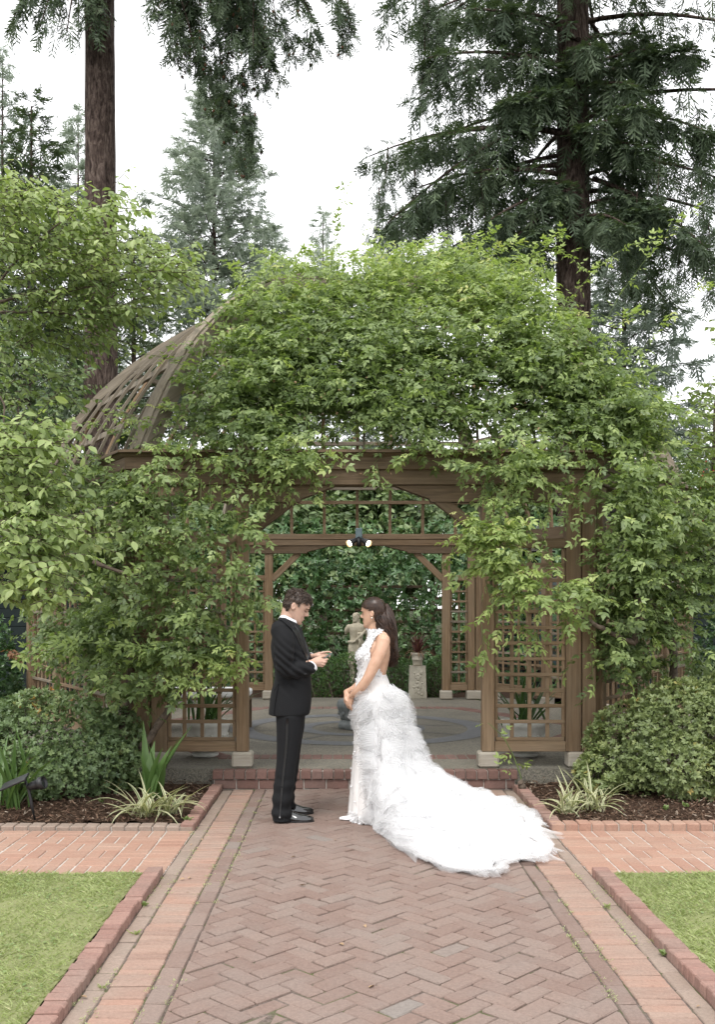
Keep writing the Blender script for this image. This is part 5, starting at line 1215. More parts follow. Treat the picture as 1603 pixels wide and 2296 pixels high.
HEAD = [(-.116, .060, .092, .022), (-.108, .040, .101, .036), (-.09, .015, .104, .049), (-.07, -.025, .104, .058), (-.05, -.06, .103, .064), (-.03, -.078, .101, .069), (-.01, -.086, .102, .072), (.012, -.09, .103, .074), (.036, -.092, .108, .0755), (.06, -.092, .108, .076), (.085, -.086, .099, .072), (.107, -.070, .080, .060), (.121, -.045, .05, .040), (.127, -.02, .022, .016)]
def head(sol, origin, fr, k=1.0):
    """head in its own frame: x forward, y to its left, z up; origin at ear level"""
    rows = [(z*k, a*k, b*k, w*k) for z, a, b, w in HEAD]; sol.rings(rows, 40, 2.25, origin, fr)
    def pt(x, y, z): return np.asarray(origin)+np.asarray(fr)@(np.array([x, y, z])*k)
    sol.limb([pt(.098, 0, .022), pt(.112, 0, .0), pt(.121, 0, -.014)], np.array([.009, .010, .0115])*k, 6, 10)      # nose
    for s in (-1, 1): sol.ball(pt(.108, s*.011, -.022), .0085*k)
    sol.ball(pt(.102, 0, -.053), np.array([.011, .020, .006])*k, fr); sol.ball(pt(.100, 0, -.063), np.array([.011, .017, .0065])*k, fr); sol.ball(pt(.094, 0, -.097), np.array([.016, .018, .014])*k, fr)
    sol.ball(pt(.100, 0, .034), np.array([.013, .05, .010])*k, fr)
    for s in (-1, 1):
        sol.ball(pt(.066, s*.038, -.028), np.array([.026, .017, .026])*k, fr)                                          # cheek
        e = pt(-.004, s*.074, -.002); sol.ball(e+np.asarray(fr)@np.array([-.004, s*.006, .004])*k, np.array([.019, .0075, .031])*k, np.asarray(fr)@np.array([[.96, 0, -.26], [0, 1, 0], [.26, 0, .96]]))
    return pt
def head_dents(me, origin, fr, k=1.0):
    v = vco(me); n = vno(me); q = (v-np.asarray(origin))@np.asarray(fr)/k; d = np.zeros(len(v))
    for s in (-1, 1):
        d += .010*np.exp(-(((q-np.array([.100, s*.032, .012]))/np.array([.03, .017, .012]))**2).sum(1))
        d += .006*np.exp(-(((q-np.array([-.002, s*.084, .0]))/np.array([.008, .012, .016]))**2).sum(1))
        d -= .004*np.exp(-(((q-np.array([.103, s*.030, .010]))/np.array([.02, .011, .007]))**2).sum(1))
    setco(me, v-n*d[:, None]*k)
def face_bits(person, pt, fr, k, lipmat, sides):
    for s in sides:
        so = Solid(); so.limb([pt(.1005, s*.019, .0085), pt(.0985, s*.031, .0065), pt(.090, s*.041, .0085)], np.array([.0012, .0026, .0012])*k, 6, 6); link('eye', so.mesh('eye'), person, M['eye'])
        so = Solid(); so.limb([pt(.1155, s*.014, .028), pt(.109, s*.032, .034), pt(.092, s*.049, .030)], np.array([.003, .0035, .0015])*k, 7, 6); link('eyebrow', so.mesh('eyebrow'), person, M['hairm'])
    so = Solid(); so.limb([pt(.101, -.019, -.056), pt(.1105, 0, -.0540), pt(.101, .019, -.056)], np.array([.0015, .0032, .0015])*k, 7, 6)
    so.limb([pt(.100, -.017, -.0605), pt(.1085, 0, -.0630), pt(.100, .017, -.0605)], np.array([.0015, .0036, .0015])*k, 7, 6); link('lips', so.mesh('lips'), person, M[lipmat])

# ------------------------------------------------------------------ groom
pit = R(27); frG = np.array([[math.cos(pit), 0, math.sin(pit)], [0, 1, 0], [-math.sin(pit), 0, math.cos(pit)]])
oG = Z3(465, 600, YP)
body = Solid(); ptG = head(body, oG, frG)
def zx(y): return Z1(0, y)[2]
def xz(x): return Z1(x, 0)[0]
body.limb([Z1(315, 300), Z1(300, 370), Z1(285, 440), Z1(290, 520)], [.058, .060, .066, .08])
body.limb([ptG(.055, 0, -.09), ptG(.01, 0, -.10), Z1(320, 430)], [.035, .045, .05])
body.rings([(zx(y), xz(a+20), xz(b-20), w-.03, YP) for y, a, b, w in [(1150, 160, 470, .19), (1000, 170, 480, .18), (880, 200, 470, .175), (700, 190, 460, .19), (560, 185, 420, .2), (480, 205, 390, .17), (440, 225, 370, .10)]], 28)
for sy, pel in ((-1, 7.70), (1, 7.84)):
    body.limb([Z1(320, 1130, pel), Z1(305, 1500, YP+sy*.10), Z1(262, 1960, YP+sy*.14), Z1(275, 2005, YP+sy*.145)], [.085, .055, .04, .04])
# arms and hands
wR, wL = Z3(800, 1890, 7.665), Z3(850, 1745, 7.86)
body.limb([Z1(250, 500, 7.58), Z1(268, 650, 7.545), Z1(275, 795, 7.54), Z1(380, 800, 7.60), wR], [.06, .05, .042, .036, .028])
body.limb([Z1(250, 500, 7.96), Z1(272, 650, 8.0), Z1(290, 790, 8.0), Z1(390, 750, 7.92), wL], [.06, .05, .042, .036, .028])
def hand(sol, conv, wrist, fingers, thumb, palm_r=.0145, fr_=.0082):
    for kx, ky, kY, *rest in fingers:
        k = conv(kx, ky, kY); sol.limb([wrist, (wrist*.45+k*.55), k], [.019, palm_r*1.12, palm_r*.86], 8, 10)
        pts = [k]+[conv(*r) for r in rest]; sol.limb(pts, [fr_*1.12, fr_*1.02, fr_*.94, fr_*.8][:len(pts)], 12, 9)
    pts = [wrist*.65+conv(*thumb[0])*.35]+[conv(*r) for r in thumb]; sol.limb(pts, [.017, .0145, .0112, .0098, .0085][:len(pts)], 12, 10)
hand(body, Z3, wR, [(1068, 1795, 7.70, (1165, 1812, 7.698), (1222, 1800, 7.715), (1218, 1806, 7.74)),
                    (1072, 1848, 7.693, (1160, 1868, 7.693), (1192, 1858, 7.715), (1170, 1846, 7.745)),
                    (1056, 1898, 7.693, (1135, 1925, 7.695), (1158, 1910, 7.72), (1135, 1890, 7.745)),
                    (1030, 1942, 7.70, (1098, 1968, 7.703), (1116, 1950, 7.725), (1096, 1926, 7.745))],
     [(950, 1795, 7.70), (1050, 1752, 7.715), (1125, 1738, 7.735), (1180, 1728, 7.748)])
hand(body, Z3, wL, [(1045, 1660, 7.835, (1165, 1632, 7.84), (1258, 1628, 7.835), (1308, 1652, 7.825)),
                    (1062, 1700, 7.84, (1185, 1700, 7.845), (1265, 1725, 7.835), (1268, 1752, 7.81)),
                    (1055, 1745, 7.84, (1160, 1780, 7.845), (1225, 1800, 7.83), (1215, 1800, 7.80)),
                    (1025, 1785, 7.835, (1105, 1830, 7.84), (1150, 1845, 7.825), (1140, 1835, 7.80))],
     [(960, 1725, 7.82), (1060, 1722, 7.81), (1135, 1712, 7.80), (1198, 1692, 7.785)])
me = body.remesh('person', .005, 3, dec=.33); head_dents(me, oG, frG)
groom = link('person', me, None, M['skin']); tag(groom, 'man in a black tuxedo standing and looking down at a phone in both hands', 'person', 'wedding couple')
face_bits(groom, ptG, frG, 1.0, 'lipm', (-1, 1))
# jacket
jk = Solid()
JR = [(380, 222, 325, .072), (402, 212, 352, .10), (430, 196, 388, .15), (460, 184, 408, .192), (500, 172, 420, .21), (560, 161, 434, .218), (620, 158, 450, .215), (700, 168, 468, .207), (780, 183, 480, .196), (850, 190, 488, .190), (910, 182, 493, .192), (970, 165, 495, .2), (1040, 153, 495, .207), (1110, 144, 490, .212), (1150, 140, 484, .213), (1166, 140, 474, .213)]
jk.rings([(zx(y), xz(a), xz(b), w, YP) for y, a, b, w in JR], 48, 2.5)
jk.limb([Z1(248, 478, 7.60), Z1(262, 560, 7.560), Z1(268, 680, 7.540), Z1(278, 788, 7.540), Z1(345, 806, 7.565), Z1(425, 800, 7.615), Z1(482, 790, 7.655)], [.088, .081, .071, .066, .064, .058, .052], 26, 18)
jk.limb([Z1(248, 478, 7.94), Z1(262, 560, 7.985), Z1(272, 680, 8.0), Z1(288, 782, 8.0), Z1(350, 775, 7.975), Z1(430, 745, 7.91), Z1(480, 718, 7.875)], [.088, .08, .07, .064, .06, .055, .050], 26, 18)
me = jk.remesh('jacket', .0075, 5); v, n = vco(me), vno(me)
q = v*np.array([1, 1, 1.]); el = Z1(275, 795, 7.54); el2 = Z1(290, 785, 8.0)
w_el = np.exp(-(np.linalg.norm(v-el, axis=1)/.13)**2)+np.exp(-(np.linalg.norm(v-el2, axis=1)/.13)**2)+.55*np.exp(-(np.linalg.norm(v-Z1(420, 800, 7.6), axis=1)/.10)**2)+.4*np.exp(-(np.linalg.norm(v-Z1(230, 640, 7.54), axis=1)/.10)**2)
dsp = .0035*np.sin((v[:, 0]*.75+v[:, 2]*1.0)*95+3*vnoise(v, 5, 2))*w_el*2.4+.007*vnoise(v, 7, 3)*.6+.0035*vnoise(v, 16, 4)*(.25+w_el)
setco(me, v+n*dsp[:, None]); jacket = link('jacket', me, groom, M['wool'])
def strip(name, pts, w0, nrm, mat, parent, off=.004, th=.003):
    """narrow cloth strip following points; w0 width vectors"""
    pts = np.asarray(pts, float); n = len(pts); nn = np.asarray(nrm, float); wv = np.asarray(w0, float)
    V = np.concatenate([pts-wv/2+nn*off, pts+wv/2+nn*off, pts+wv/2+nn*(off-th), pts-wv/2+nn*(off-th)]); Fc = []
    for i in range(n-1):
        for a, b in ((0, 1), (1, 2), (2, 3), (3, 0)): Fc.append([a*n+i, b*n+i, b*n+i+1, a*n+i+1])
    Fc += [[0, n, 2*n, 3*n], [n-1, 2*n-1, 3*n-1, 4*n-1]]
    return link(name, mesh_np(name, V, Fc, True), parent, mat)
from mathutils.bvhtree import BVHTree
def bvh(me): return BVHTree.FromPolygons([tuple(x) for x in vco(me)], faces_of(me))
jb = bvh(me)
def on_side(b, x, y, Y0, conv=Z1, d=(0, 1, 0)):
    """first point of a surface met from the side at this outline place"""
    p = conv(x, y, YP); loc, nr, i, ds = b.ray_cast(Vector((p[0], Y0, p[2])), Vector(d)); 
    return (np.array(loc), np.array(nr)) if loc is not None else (np.array([p[0], YP, p[2]]), np.array([0, -1, 0]))
def drape(name, b, poly, Y0, mat, parent, off=.005, conv=Z1, nx=14, d=(0, 1, 0), th=.004):
    """cloth panel given by a left and right edge in outline places, laid on a surface"""
    (L, Rr) = poly; m = len(L); V = []
    Ls, Rs = spl([(*p, 0) for p in L], nx), spl([(*p, 0) for p in Rr], nx); k = 6; sgn = -1 if d[1] > 0 else 1
    for i in range(nx):
        for j in range(k):
            x, y = (Ls[i]+(Rs[i]-Ls[i])*j/(k-1))[:2]; loc, nr = on_side(b, x, y, Y0, conv, d); 
            if np.dot(nr, d) > 0: nr = -nr
            V.append(loc+nr*off)
    V = np.array(V); I = np.arange(nx*k).reshape(nx, k); Fc = np.stack([I[:-1, :-1], I[:-1, 1:], I[1:, 1:], I[1:, :-1]], -1).reshape(-1, 4)
    V2 = V.copy(); V2[:, 1] += th*sgn*-1
    Fa = [list(f) for f in Fc]+[[i+nx*k for i in f[::-1]] for f in Fc]
    rim = list(I[0])+list(I[1:, -1])+list(I[-1, ::-1][1:])+list(I[::-1, 0][1:-1])
    Fa += [[rim[i], rim[(i+1) % len(rim)], rim[(i+1) % len(rim)]+nx*k, rim[i]+nx*k] for i in range(len(rim))]
    return link(name, mesh_np(name, np.concatenate([V, V2]), Fa, True), parent, mat)
for Y0, d in ((6.5, (0, 1, 0)), (9, (0, -1, 0))):
    drape('lapel', jb, ([(258, 385), (318, 440), (362, 500), (405, 590), (440, 670), (468, 740)], [(268, 372), (345, 428), (392, 470), (425, 560), (455, 650), (474, 735)]), Y0, M['satin'], jacket, .006, d=d)
    drape('collar', jb, ([(232, 392), (265, 402), (310, 440), (338, 470)], [(240, 366), (290, 386), (345, 428), (374, 468)]), Y0, M['wool'], jacket, .009, d=d)
# vent and pocket lines, cuff buttons
drape('vent_flap', jb, ([(205, 960), (200, 1040), (196, 1110), (196, 1160)], [(240, 905), (222, 1000), (208, 1090), (203, 1162)]), 6.5, M['wool'], jacket, .007)
for x in (447, 457): 
    loc, nr = on_side(jb, x, 826, 6.5); so = Solid(); so.ball(loc-np.array([0, .003, 0]), (.0055, .003, .0055)); link('button', so.mesh('button'), jacket, M['satin'])
# shirt collar, cuffs, tie
def band_ring(name, c0, c1, r0, r1, th, mat, parent, n=24, fy=1.0):
    c0, c1 = np.asarray(c0), np.asarray(c1); ax = c1-c0; ax /= np.linalg.norm(ax); u = np.cross(ax, [0, 1, 0]); u /= np.linalg.norm(u); w = np.cross(ax, u)
    a = np.linspace(0, 2*np.pi, n, endpoint=False); cs = np.cos(a)[:, None]*u+np.sin(a)[:, None]*w*fy
    V = np.concatenate([c0+cs*r0, c1+cs*r1, c1+cs*(r1-th), c0+cs*(r0-th)]); Fc = []
    for k in range(4):
        for i in range(n): Fc.append([k*n+i, k*n+(i+1) % n, ((k+1) % 4)*n+(i+1) % n, ((k+1) % 4)*n+i])
    return link(name, mesh_np(name, V, Fc, True), parent, mat)
band_ring('shirt_collar', Z1(300, 420), Z1(322, 374), .084, .074, .006, M['shirt'], groom, 28, .95)
so = Solid(); so.ball(Z1(378, 452), (.022, .02, .024)); so.limb([Z1(384, 470), Z1(412, 540), Z1(446, 640), Z1(470, 720)], [.016, .022, .027, .026], 12, 8); tie = link('necktie', so.mesh('necktie'), groom, M['satin'])
a = wR-Z1(425, 800, 7.615); a /= np.linalg.norm(a); cR = Z1(482, 790, 7.655); band_ring('cuff', cR-a*.012, cR+a*.030, .050, .048, .004, M['shirt'], groom)
a = wL-Z1(430, 745, 7.91); a /= np.linalg.norm(a); cL = Z1(480, 718, 7.875); band_ring('cuff', cL-a*.012, cL+a*.032, .048, .046, .004, M['shirt'], groom)
# trousers
tz = Solid()
for sy in (-1, 1):
    Y_ = lambda f: YP+sy*(.085+.06*f)
    TR = [(1080, 190, 440, .12), (1180, 207, 436, .125), (1300, 215, 424, .115), (1400, 217, 405, .105), (1500, 213, 392, .098), (1600, 205, 378, .093), (1700, 196, 362, .088), (1800, 187, 342, .084), (1900, 180, 330, .083), (1975, 176, 340, .085), (1992, 178, 338, .083)]
    rows = []
    for y, a_, b_, w in TR:
        f = (y-1080)/900; dx = 0 if sy < 0 else 18*f; rows.append((zx(y)+(0.022*f if sy > 0 else -.02*f), xz(a_+dx), xz(b_+dx), w, Y_(f)))
    tz.rings(rows, 36, 2.2)
tz.rings([(zx(y), xz(a_), xz(b_), w, YP) for y, a_, b_, w in [(960, 200, 450, .17), (1050, 185, 455, .185), (1150, 200, 445, .18), (1240, 225, 425, .13)]], 36, 2.3)
me = tz.remesh('trousers', .008, 5); v, n = vco(me), vno(me); low = np.clip((.45-v[:, 2])/.35, 0, 1)
setco(me, v+n*(.004*vnoise(v*np.array([1, 1, .5]), 9, 6)+.006*low*np.sin(v[:, 2]*70+3*vnoise(v, 4, 7)))[:, None]); trs = link('trousers', me, groom, M['wool']); tb = bvh(me)
drape('side_stripe', tb, ([(300, 1180), (297, 1300), (288, 1450), (272, 1600), (258, 1750), (248, 1900), (243, 1975)], [(318, 1180), (314, 1300), (304, 1450), (287, 1600), (272, 1750), (260, 1900), (255, 1975)]), 6.5, M['satin'], trs, .003, th=.002)
# shoes
def shoe(name, heel, toe, w, mat, parent, hgt=.085, pointed=False, sole=True):
    h, t_ = np.asarray(heel, float), np.asarray(toe, float); L = np.linalg.norm((t_-h)[:2]); d = (t_-h)/np.linalg.norm(t_-h); sd = np.array([-d[1], d[0], 0])
    prof = [(0, .55, .55), (.03, .85, .95), (.12, 1., 1.0), (.28, .95, 1.0), (.42, .95, .88), (.55, 1.05, .68), (.7, 1.05, .52), (.82, .9, .45), (.92, .62 if not pointed else .42, .38), (.98, .3 if not pointed else .15, .3), (1, .08, .22)]
    V = []; seg = 18; a = np.linspace(0, 2*np.pi, seg, endpoint=False)
    for f, ww, hh in prof:
        c = h+d*L*f; zz = np.maximum(np.sin(a), -.0)*hgt*hh+np.minimum(np.sin(a), 0)*.004+.012
        V.append(c+sd*(np.cos(a)*w/2*ww*(1-.25*np.maximum(np.sin(a), 0)))[:, None]+np.stack([0*a, 0*a, zz], 1))
    V = np.concatenate(V); n = len(prof); Fc = [[i*seg+j, i*seg+(j+1) % seg, (i+1)*seg+(j+1) % seg, (i+1)*seg+j] for i in range(n-1) for j in range(seg)]+[list(range(seg))[::-1], list(range((n-1)*seg, n*seg))]
    o = link(name, mesh_np(name, V, Fc, True), parent, mat)
    if sole:
        out = [(f, ww) for f, ww, _ in prof]; pl = [h+d*L*(f*1.01)+sd*w/2*(ww+.05) for f, ww in out]+[h+d*L*(f*1.01)-sd*w/2*(ww+.05) for f, ww in out[::-1]]
        V, Fc = prism([(p[0], p[1]) for p in pl], .002, .013, .001); link('sole', mesh_np('sole', V, Fc), o, M['blackplastic'])
        c = h+d*L*.13; V, Fc = cbox(.075, w*.86, .022, .003); hl = link('heel', mesh_np('heel', V, Fc), None, M['blackplastic']); hl.location = c+np.array([0, 0, .0115]); hl.rotation_euler.z = math.atan2(d[1], d[0]); fix_parent(hl, o)
        for k in range(4):
            f = .46+.055*k; z = hgt*(.80-.085*k)+.010; c = h+d*L*f+np.array([0, 0, z]); s2 = Solid(); s2.limb([c-sd*.018, c+np.array([0, 0, .004]), c+sd*.018], [.0025, .003, .0025], 6, 6); link('lace', s2.mesh('lace'), o, M['wool'])
    return o
gn, gf = G((880+185/2.357)*.6412, (2000+2056/2.357)*.6412), G((880+200/2.357)*.6412, (2000+1990/2.357)*.6412)
shoe('shoe', (gn[0]+.0, gn[1]+.02, 0), (gn[0]+.305, gn[1]-.0, 0), .10, M['patent'], groom); shoe('shoe', (gf[0]+.02, gf[1], 0), (gf[0]+.30, gf[1]+.02, 0), .10, M['patent'], groom)
# hair: short sides, curls on top
def scalp(sol_rows, origin, fr, grow_, cond, mat, name, parent, vox=.006, amp=.004, seed=1):
    so = Solid(); rows = [(z*1.0+grow_*.6*(1 if z > .1 else 0), a-grow_, b+grow_*.5, w+grow_) for z, a, b, w in HEAD]; rows.append((.127+grow_*1.05, -.02, .022, .014))
    so.rings(rows, 40, 2.25, (0, 0, 0), np.eye(3)); me = so.remesh(name, vox, 2); v, n = vco(me), vno(me)
    k = sol_rows; fs = [f for f in faces_of(me) if cond(v[f].mean(0))]
    used = sorted({i for f in fs for i in f}); mp = {u: i for i, u in enumerate(used)}
    vv = v[used]; nn = n[used]; vv = vv+nn*(amp*vnoise(vv, 60, seed))[:, None]
    W_ = (vv*k)@np.asarray(fr).T+np.asarray(origin)
    return link(name, mesh_np(name, W_, [[mp[i] for i in f] for f in fs], True), parent, mat), W_, nn@np.asarray(fr).T, vv
def hair_m(c):
    x, y, z = c
    if x > .085 and z < .075: return False
    if x > .02: return z > .055+.25*max(0, x-.07) or (x < .035 and z > .012)
    if x > -.03: return z > .030 or (x < -.022 and z > -.02)
    return z > -.075+.35*(x+.09)
hg, W_, N_, vv = scalp(1.0, oG, frG, .009, hair_m, M['hairm'], 'hair', groom, .005, .003)
top = np.where(vv[:, 2] > .072)[0]; pick = rng.choice(top, 430)
lst = []
for i in pick:
    p, nn = W_[i], N_[i]; u = np.cross(nn, rng.normal(size=3)); u /= np.linalg.norm(u); w = np.cross(nn, u); r_ = rng.uniform(.004, .0075); h_ = rng.uniform(.0, .013)
    a = np.linspace(0, rng.uniform(3.5, 6.5), 9); lst.append((p+nn*h_+np.outer(np.cos(a)-1, u)*r_+np.outer(np.sin(a), w)*r_*.6+np.outer(np.linspace(-.006, .006, 9), nn), np.linspace(.0032, .0016, 9)))
side = np.where((vv[:, 2] <= .078))[0]; pick = rng.choice(side, 240)
for i in pick:
    p, nn = W_[i], N_[i]; d = np.asarray(frG)@np.array([-.4, 0, -.9])+rng.normal(0, .3, 3); d -= nn*np.dot(d, nn); d /= np.linalg.norm(d); lst.append((np.stack([p+nn*.001, p+nn*.004+d*.008, p+nn*.003+d*.016]), np.array([.0022, .002, .001])))
vs, fs, off = [], [], 0
for pts, r_ in lst:
    a, b = tube(pts, r_, 4); vs.append(a); fs += [[i+off for i in q] for q in clean(b)]; off += len(a)
o = link('curls', mesh_np('curls', np.concatenate(vs), fs, True), hg, M['hairm']); o['kind'] = 'stuff'
# phone held in the hands
ph = empty('phone', Z3(1130, 1780, YP), 'slim grey phone held in the hands of the man', 'phone')
ang = math.atan2(230, 365); V, Fc = cbox(.148, .074, .0095, .003); rotp = (0, -ang, 0); cph = Z3(1140, 1776, YP)
M['phonecase'] = mat_plain('grey_green_case', (.13, .15, .14), .4, .4, .05); M['screen'] = mat_plain('dark_glass', (.02, .022, .025), .08, .6, .02)
o = link('case', mesh_np('case', V, Fc), None, M['phonecase']); o.location = cph; o.rotation_euler = rotp; fix_parent(o, ph)
V, Fc = cbox(.138, .066, .001, .0004); o = link('screen', mesh_np('screen', V, Fc), None, M['screen']); o.location = cph+np.array([-math.sin(ang), 0, math.cos(ang)])*.0054; o.rotation_euler = rotp; fix_parent(o, ph)

# ------------------------------------------------------------------ bride
yaw = R(22); frB = np.array([[-math.cos(yaw), math.sin(yaw)*-1, 0], [math.sin(yaw), -math.cos(yaw), 0], [0, 0, 1]]); tl = R(5); frB = frB@np.array([[math.cos(tl), 0, math.sin(tl)], [0, 1, 0], [-math.sin(tl), 0, math.cos(tl)]])
kB = .925; oB = Z4(625, 315, YP); body = Solid(); ptB = head(body, oB, frB, kB)
body.limb([Z1(1022, 400), Z1(1012, 450), Z1(1015, 500), Z1(1040, 560)], [.048, .046, .05, .07])
BRW = [(1060, 860, 1150, .16), (960, 862, 1130, .15), (890, 872, 1112, .135), (840, 884, 1108, .128), (790, 886, 1120, .134), (740, 880, 1136, .148), (690, 880, 1147, .160), (640, 902, 1150, .168), (600, 930, 1148, .172), (560, 958, 1136, .160), (530, 980, 1105, .115), (510, 990, 1070, .06)]
body.rings([(zx(y), xz(a), xz(b), w, YP) for y, a, b, w in BRW], 44, 2.2)
body.limb([Z1(1060, 530, 7.66), Z1(1075, 545, 7.63)], [.05, .055]); body.limb([Z1(1060, 530, 7.88), Z1(1075, 545, 7.91)], [.05, .055])
for sy in (-1, 1): body.limb([Z1(990, 1020, YP+sy*.08), Z1(960, 1500, YP+sy*.07), Z1(930, 1960, YP+sy*.06), Z1(900, 2005, YP+sy*.06)], [.09, .055, .035, .03])
for sy in (-1, 1): body.ball(Z1(925, 690, YP+sy*.075), (.055, .055, .055))
wl = Z4(238, 1690, 7.66); wr = Z4(150, 1625, 7.74)
body.limb([Z1(1088, 562, 7.60), Z1(1062, 660, 7.575), Z1(1005, 780, 7.565), Z1(948, 890, 7.57), Z1(880, 975, 7.61), wl], [.054, .050, .045, .038, .034, .023], 26, 16)
body.limb([Z1(1088, 562, 7.94), Z1(1040, 680, 7.98), Z1(985, 790, 7.98), Z1(930, 880, 7.96), Z1(850, 960, 7.85), wr], [.054, .048, .043, .038, .033, .023], 26, 16)
hand(body, Z4, wr, [(140, 1745, 7.690, (175, 1790, 7.672), (205, 1818, 7.672), (222, 1838, 7.680)), (128, 1765, 7.705, (165, 1822, 7.682), (205, 1855, 7.678), (238, 1872, 7.682)), (130, 1785, 7.725, (165, 1850, 7.70), (210, 1885, 7.69), (248, 1900, 7.69)), (140, 1800, 7.742, (170, 1868, 7.72), (212, 1905, 7.705), (250, 1925, 7.70))],
     [(185, 1690, 7.70), (200, 1745, 7.69), (215, 1790, 7.685), (226, 1815, 7.68)], .0125, .0070)
hand(body, Z4, wl, [(235, 1810, 7.665, (225, 1880, 7.672), (245, 1930, 7.69), (262, 1950, 7.70)), (252, 1812, 7.68, (248, 1885, 7.685), (262, 1940, 7.70), (272, 1955, 7.71)), (262, 1808, 7.70, (266, 1880, 7.70), (275, 1930, 7.715), (280, 1950, 7.72)), (268, 1800, 7.715, (278, 1860, 7.72), (285, 1905, 7.73), (286, 1930, 7.735))],
     [(215, 1740, 7.67), (190, 1790, 7.675), (185, 1840, 7.69), (195, 1870, 7.705)], .0125, .0070)
bme = body.remesh('person', .005, 4, dec=.4); head_dents(bme, oB, frB, kB)
bride = link('person', bme, None, M['skin2']); tag(bride, 'woman in a backless white ruffled wedding dress, hands clasped, facing the man', 'person', 'wedding couple')
face_bits(bride, ptB, frB, kB, 'lip', (-1, 1))
so = Solid(); so.ball(ptB(-.004, .084, -.034), .0065); link('pearl_earring', so.mesh('pearl_earring'), bride, M['pearl'])
so = Solid(); so.ball(Z4(218, 1828, 7.664), (.0045, .002, .0075)); link('fingernail', so.mesh('fingernail'), bride, M['nail'])
# bodice: fitted over the front of the torso, high collar
v, n = vco(bme), vno(bme); fs = faces_of(bme); zc1, zc0 = zx(462), zx(1010)
near_arm = np.full(len(v), 9.)
for chain in ([Z1(1088, 562, 7.60), Z1(1062, 660, 7.575), Z1(1005, 780, 7.565), Z1(948, 890, 7.57), Z1(880, 975, 7.61), wl], [Z1(1088, 562, 7.94), Z1(1040, 680, 7.98), Z1(985, 790, 7.98), Z1(930, 880, 7.96), Z1(850, 960, 7.85), wr]):
    for a, b in zip(chain[:-1], chain[1:]):
        ab = b-a; tt = np.clip(((v-a)@ab)/(ab@ab), 0, 1); near_arm = np.minimum(near_arm, np.linalg.norm(v-a-tt[:, None]*ab, axis=1))
edge = np.interp(v[:, 2], [zx(1010), zx(860), zx(790), zx(700), zx(620), zx(560), zx(510), zx(462)], [xz(1200), xz(1090), xz(1050), xz(985), xz(980), xz(1010), xz(1060), xz(1090)])
okv = (v[:, 2] < zc1) & (v[:, 2] > zc0) & (v[:, 0] < edge) & ((near_arm > .056) | (v[:, 2] > zx(500)))
okv &= ~((np.abs(v[:, 1]-YP) > .185))
sel = [f for f in fs if all(okv[i] for i in f)]; used = sorted({i for f in sel for i in f}); mp = {u: i for i, u in enumerate(used)}
Vb = v[used]+n[used]*.007; bod = link('bodice', mesh_np('bodice', Vb, [[mp[i] for i in f] for f in sel], True), bride, M['lace'])
pk = rng.choice(len(used), 1500); pp, nn = Vb[pk], n[used][pk]; PET = rosette(5, .12, 31)
a, b, c = scatter(PET[0]*np.array([1, 1.0, 1])*np.array([1, 1, .8]), PET[1], pp, frames(rdir(len(pp)), nn+rng.normal(0, .3, pp.shape)), rng.uniform(.008, .015, len(pp)), np.zeros(len(pp))); o = link('lace_flowers', mesh_np('lace_flowers', a, b), bod, M['lace']); o['kind'] = 'stuff'
# skirt column
SK = [(842, 880, 1112, .135), (900, 866, 1135, .158), (1000, 846, 1165, .185), (1150, 842, 1165, .195), (1300, 846, 1155, .195), (1450, 844, 1150, .2), (1600, 832, 1155, .205), (1750, 820, 1170, .215), (1880, 810, 1190, .225), (1980, 801, 1210, .235), (2022, 800, 1215, .24)]
so = Solid(); so.rings([(max(zx(y), .006), xz(a), xz(b), w, YP) for y, a, b, w in SK[::-1]], 72, 2.1); me = so.mesh('skirt'); v = vco(me); cx = np.array([.28, YP])
an = np.arctan2(v[:, 1]-YP, v[:, 0]-.2); f_ = np.clip((.9-v[:, 2])/.9, 0, 1); v[:, :2] += (np.c_[np.cos(an), np.sin(an)]*(f_*(.010*np.sin(an*13+2)+.006*np.sin(an*29)))[:, None]); setco(me, v); skirt = link('skirt', me, bride, M['lining']); sb = bvh(me)
pts = []
for _ in range(520):
    x, y = rng.uniform(815, 1010), rng.choice([rng.uniform(1250, 2040), rng.uniform(1600, 1750), rng.uniform(1950, 2045)])
    if rng.uniform() < .55*(x-815)/195: continue
    loc, nr, i, ds = sb.ray_cast(Vector((Z1(x, y)[0], 6.8, Z1(x, min(y, 2020))[2])), Vector((0, 1, 0)))
    if loc is not None: pts.append((np.array(loc), np.array(nr) if nr.y < 0 else -np.array(nr)))
pp, nn = np.array([q[0] for q in pts]), np.array([q[1] for q in pts]); pp = pp+nn*.005; n_ = len(pp)
keep = vnoise(pp, 14, 5) > -.1; pp, nn = pp[keep], nn[keep]; n_ = len(pp)
a, b, c = scatter(PET[0]*np.array([1, 1.0, 1])*np.array([1, 1, .8]), PET[1], pp, frames(rdir(n_), nn), rng.uniform(.007, .014, n_), np.zeros(n_)); o = link('skirt_flowers', mesh_np('skirt_flowers', a, b), skirt, M['lace']); o['kind'] = 'stuff'
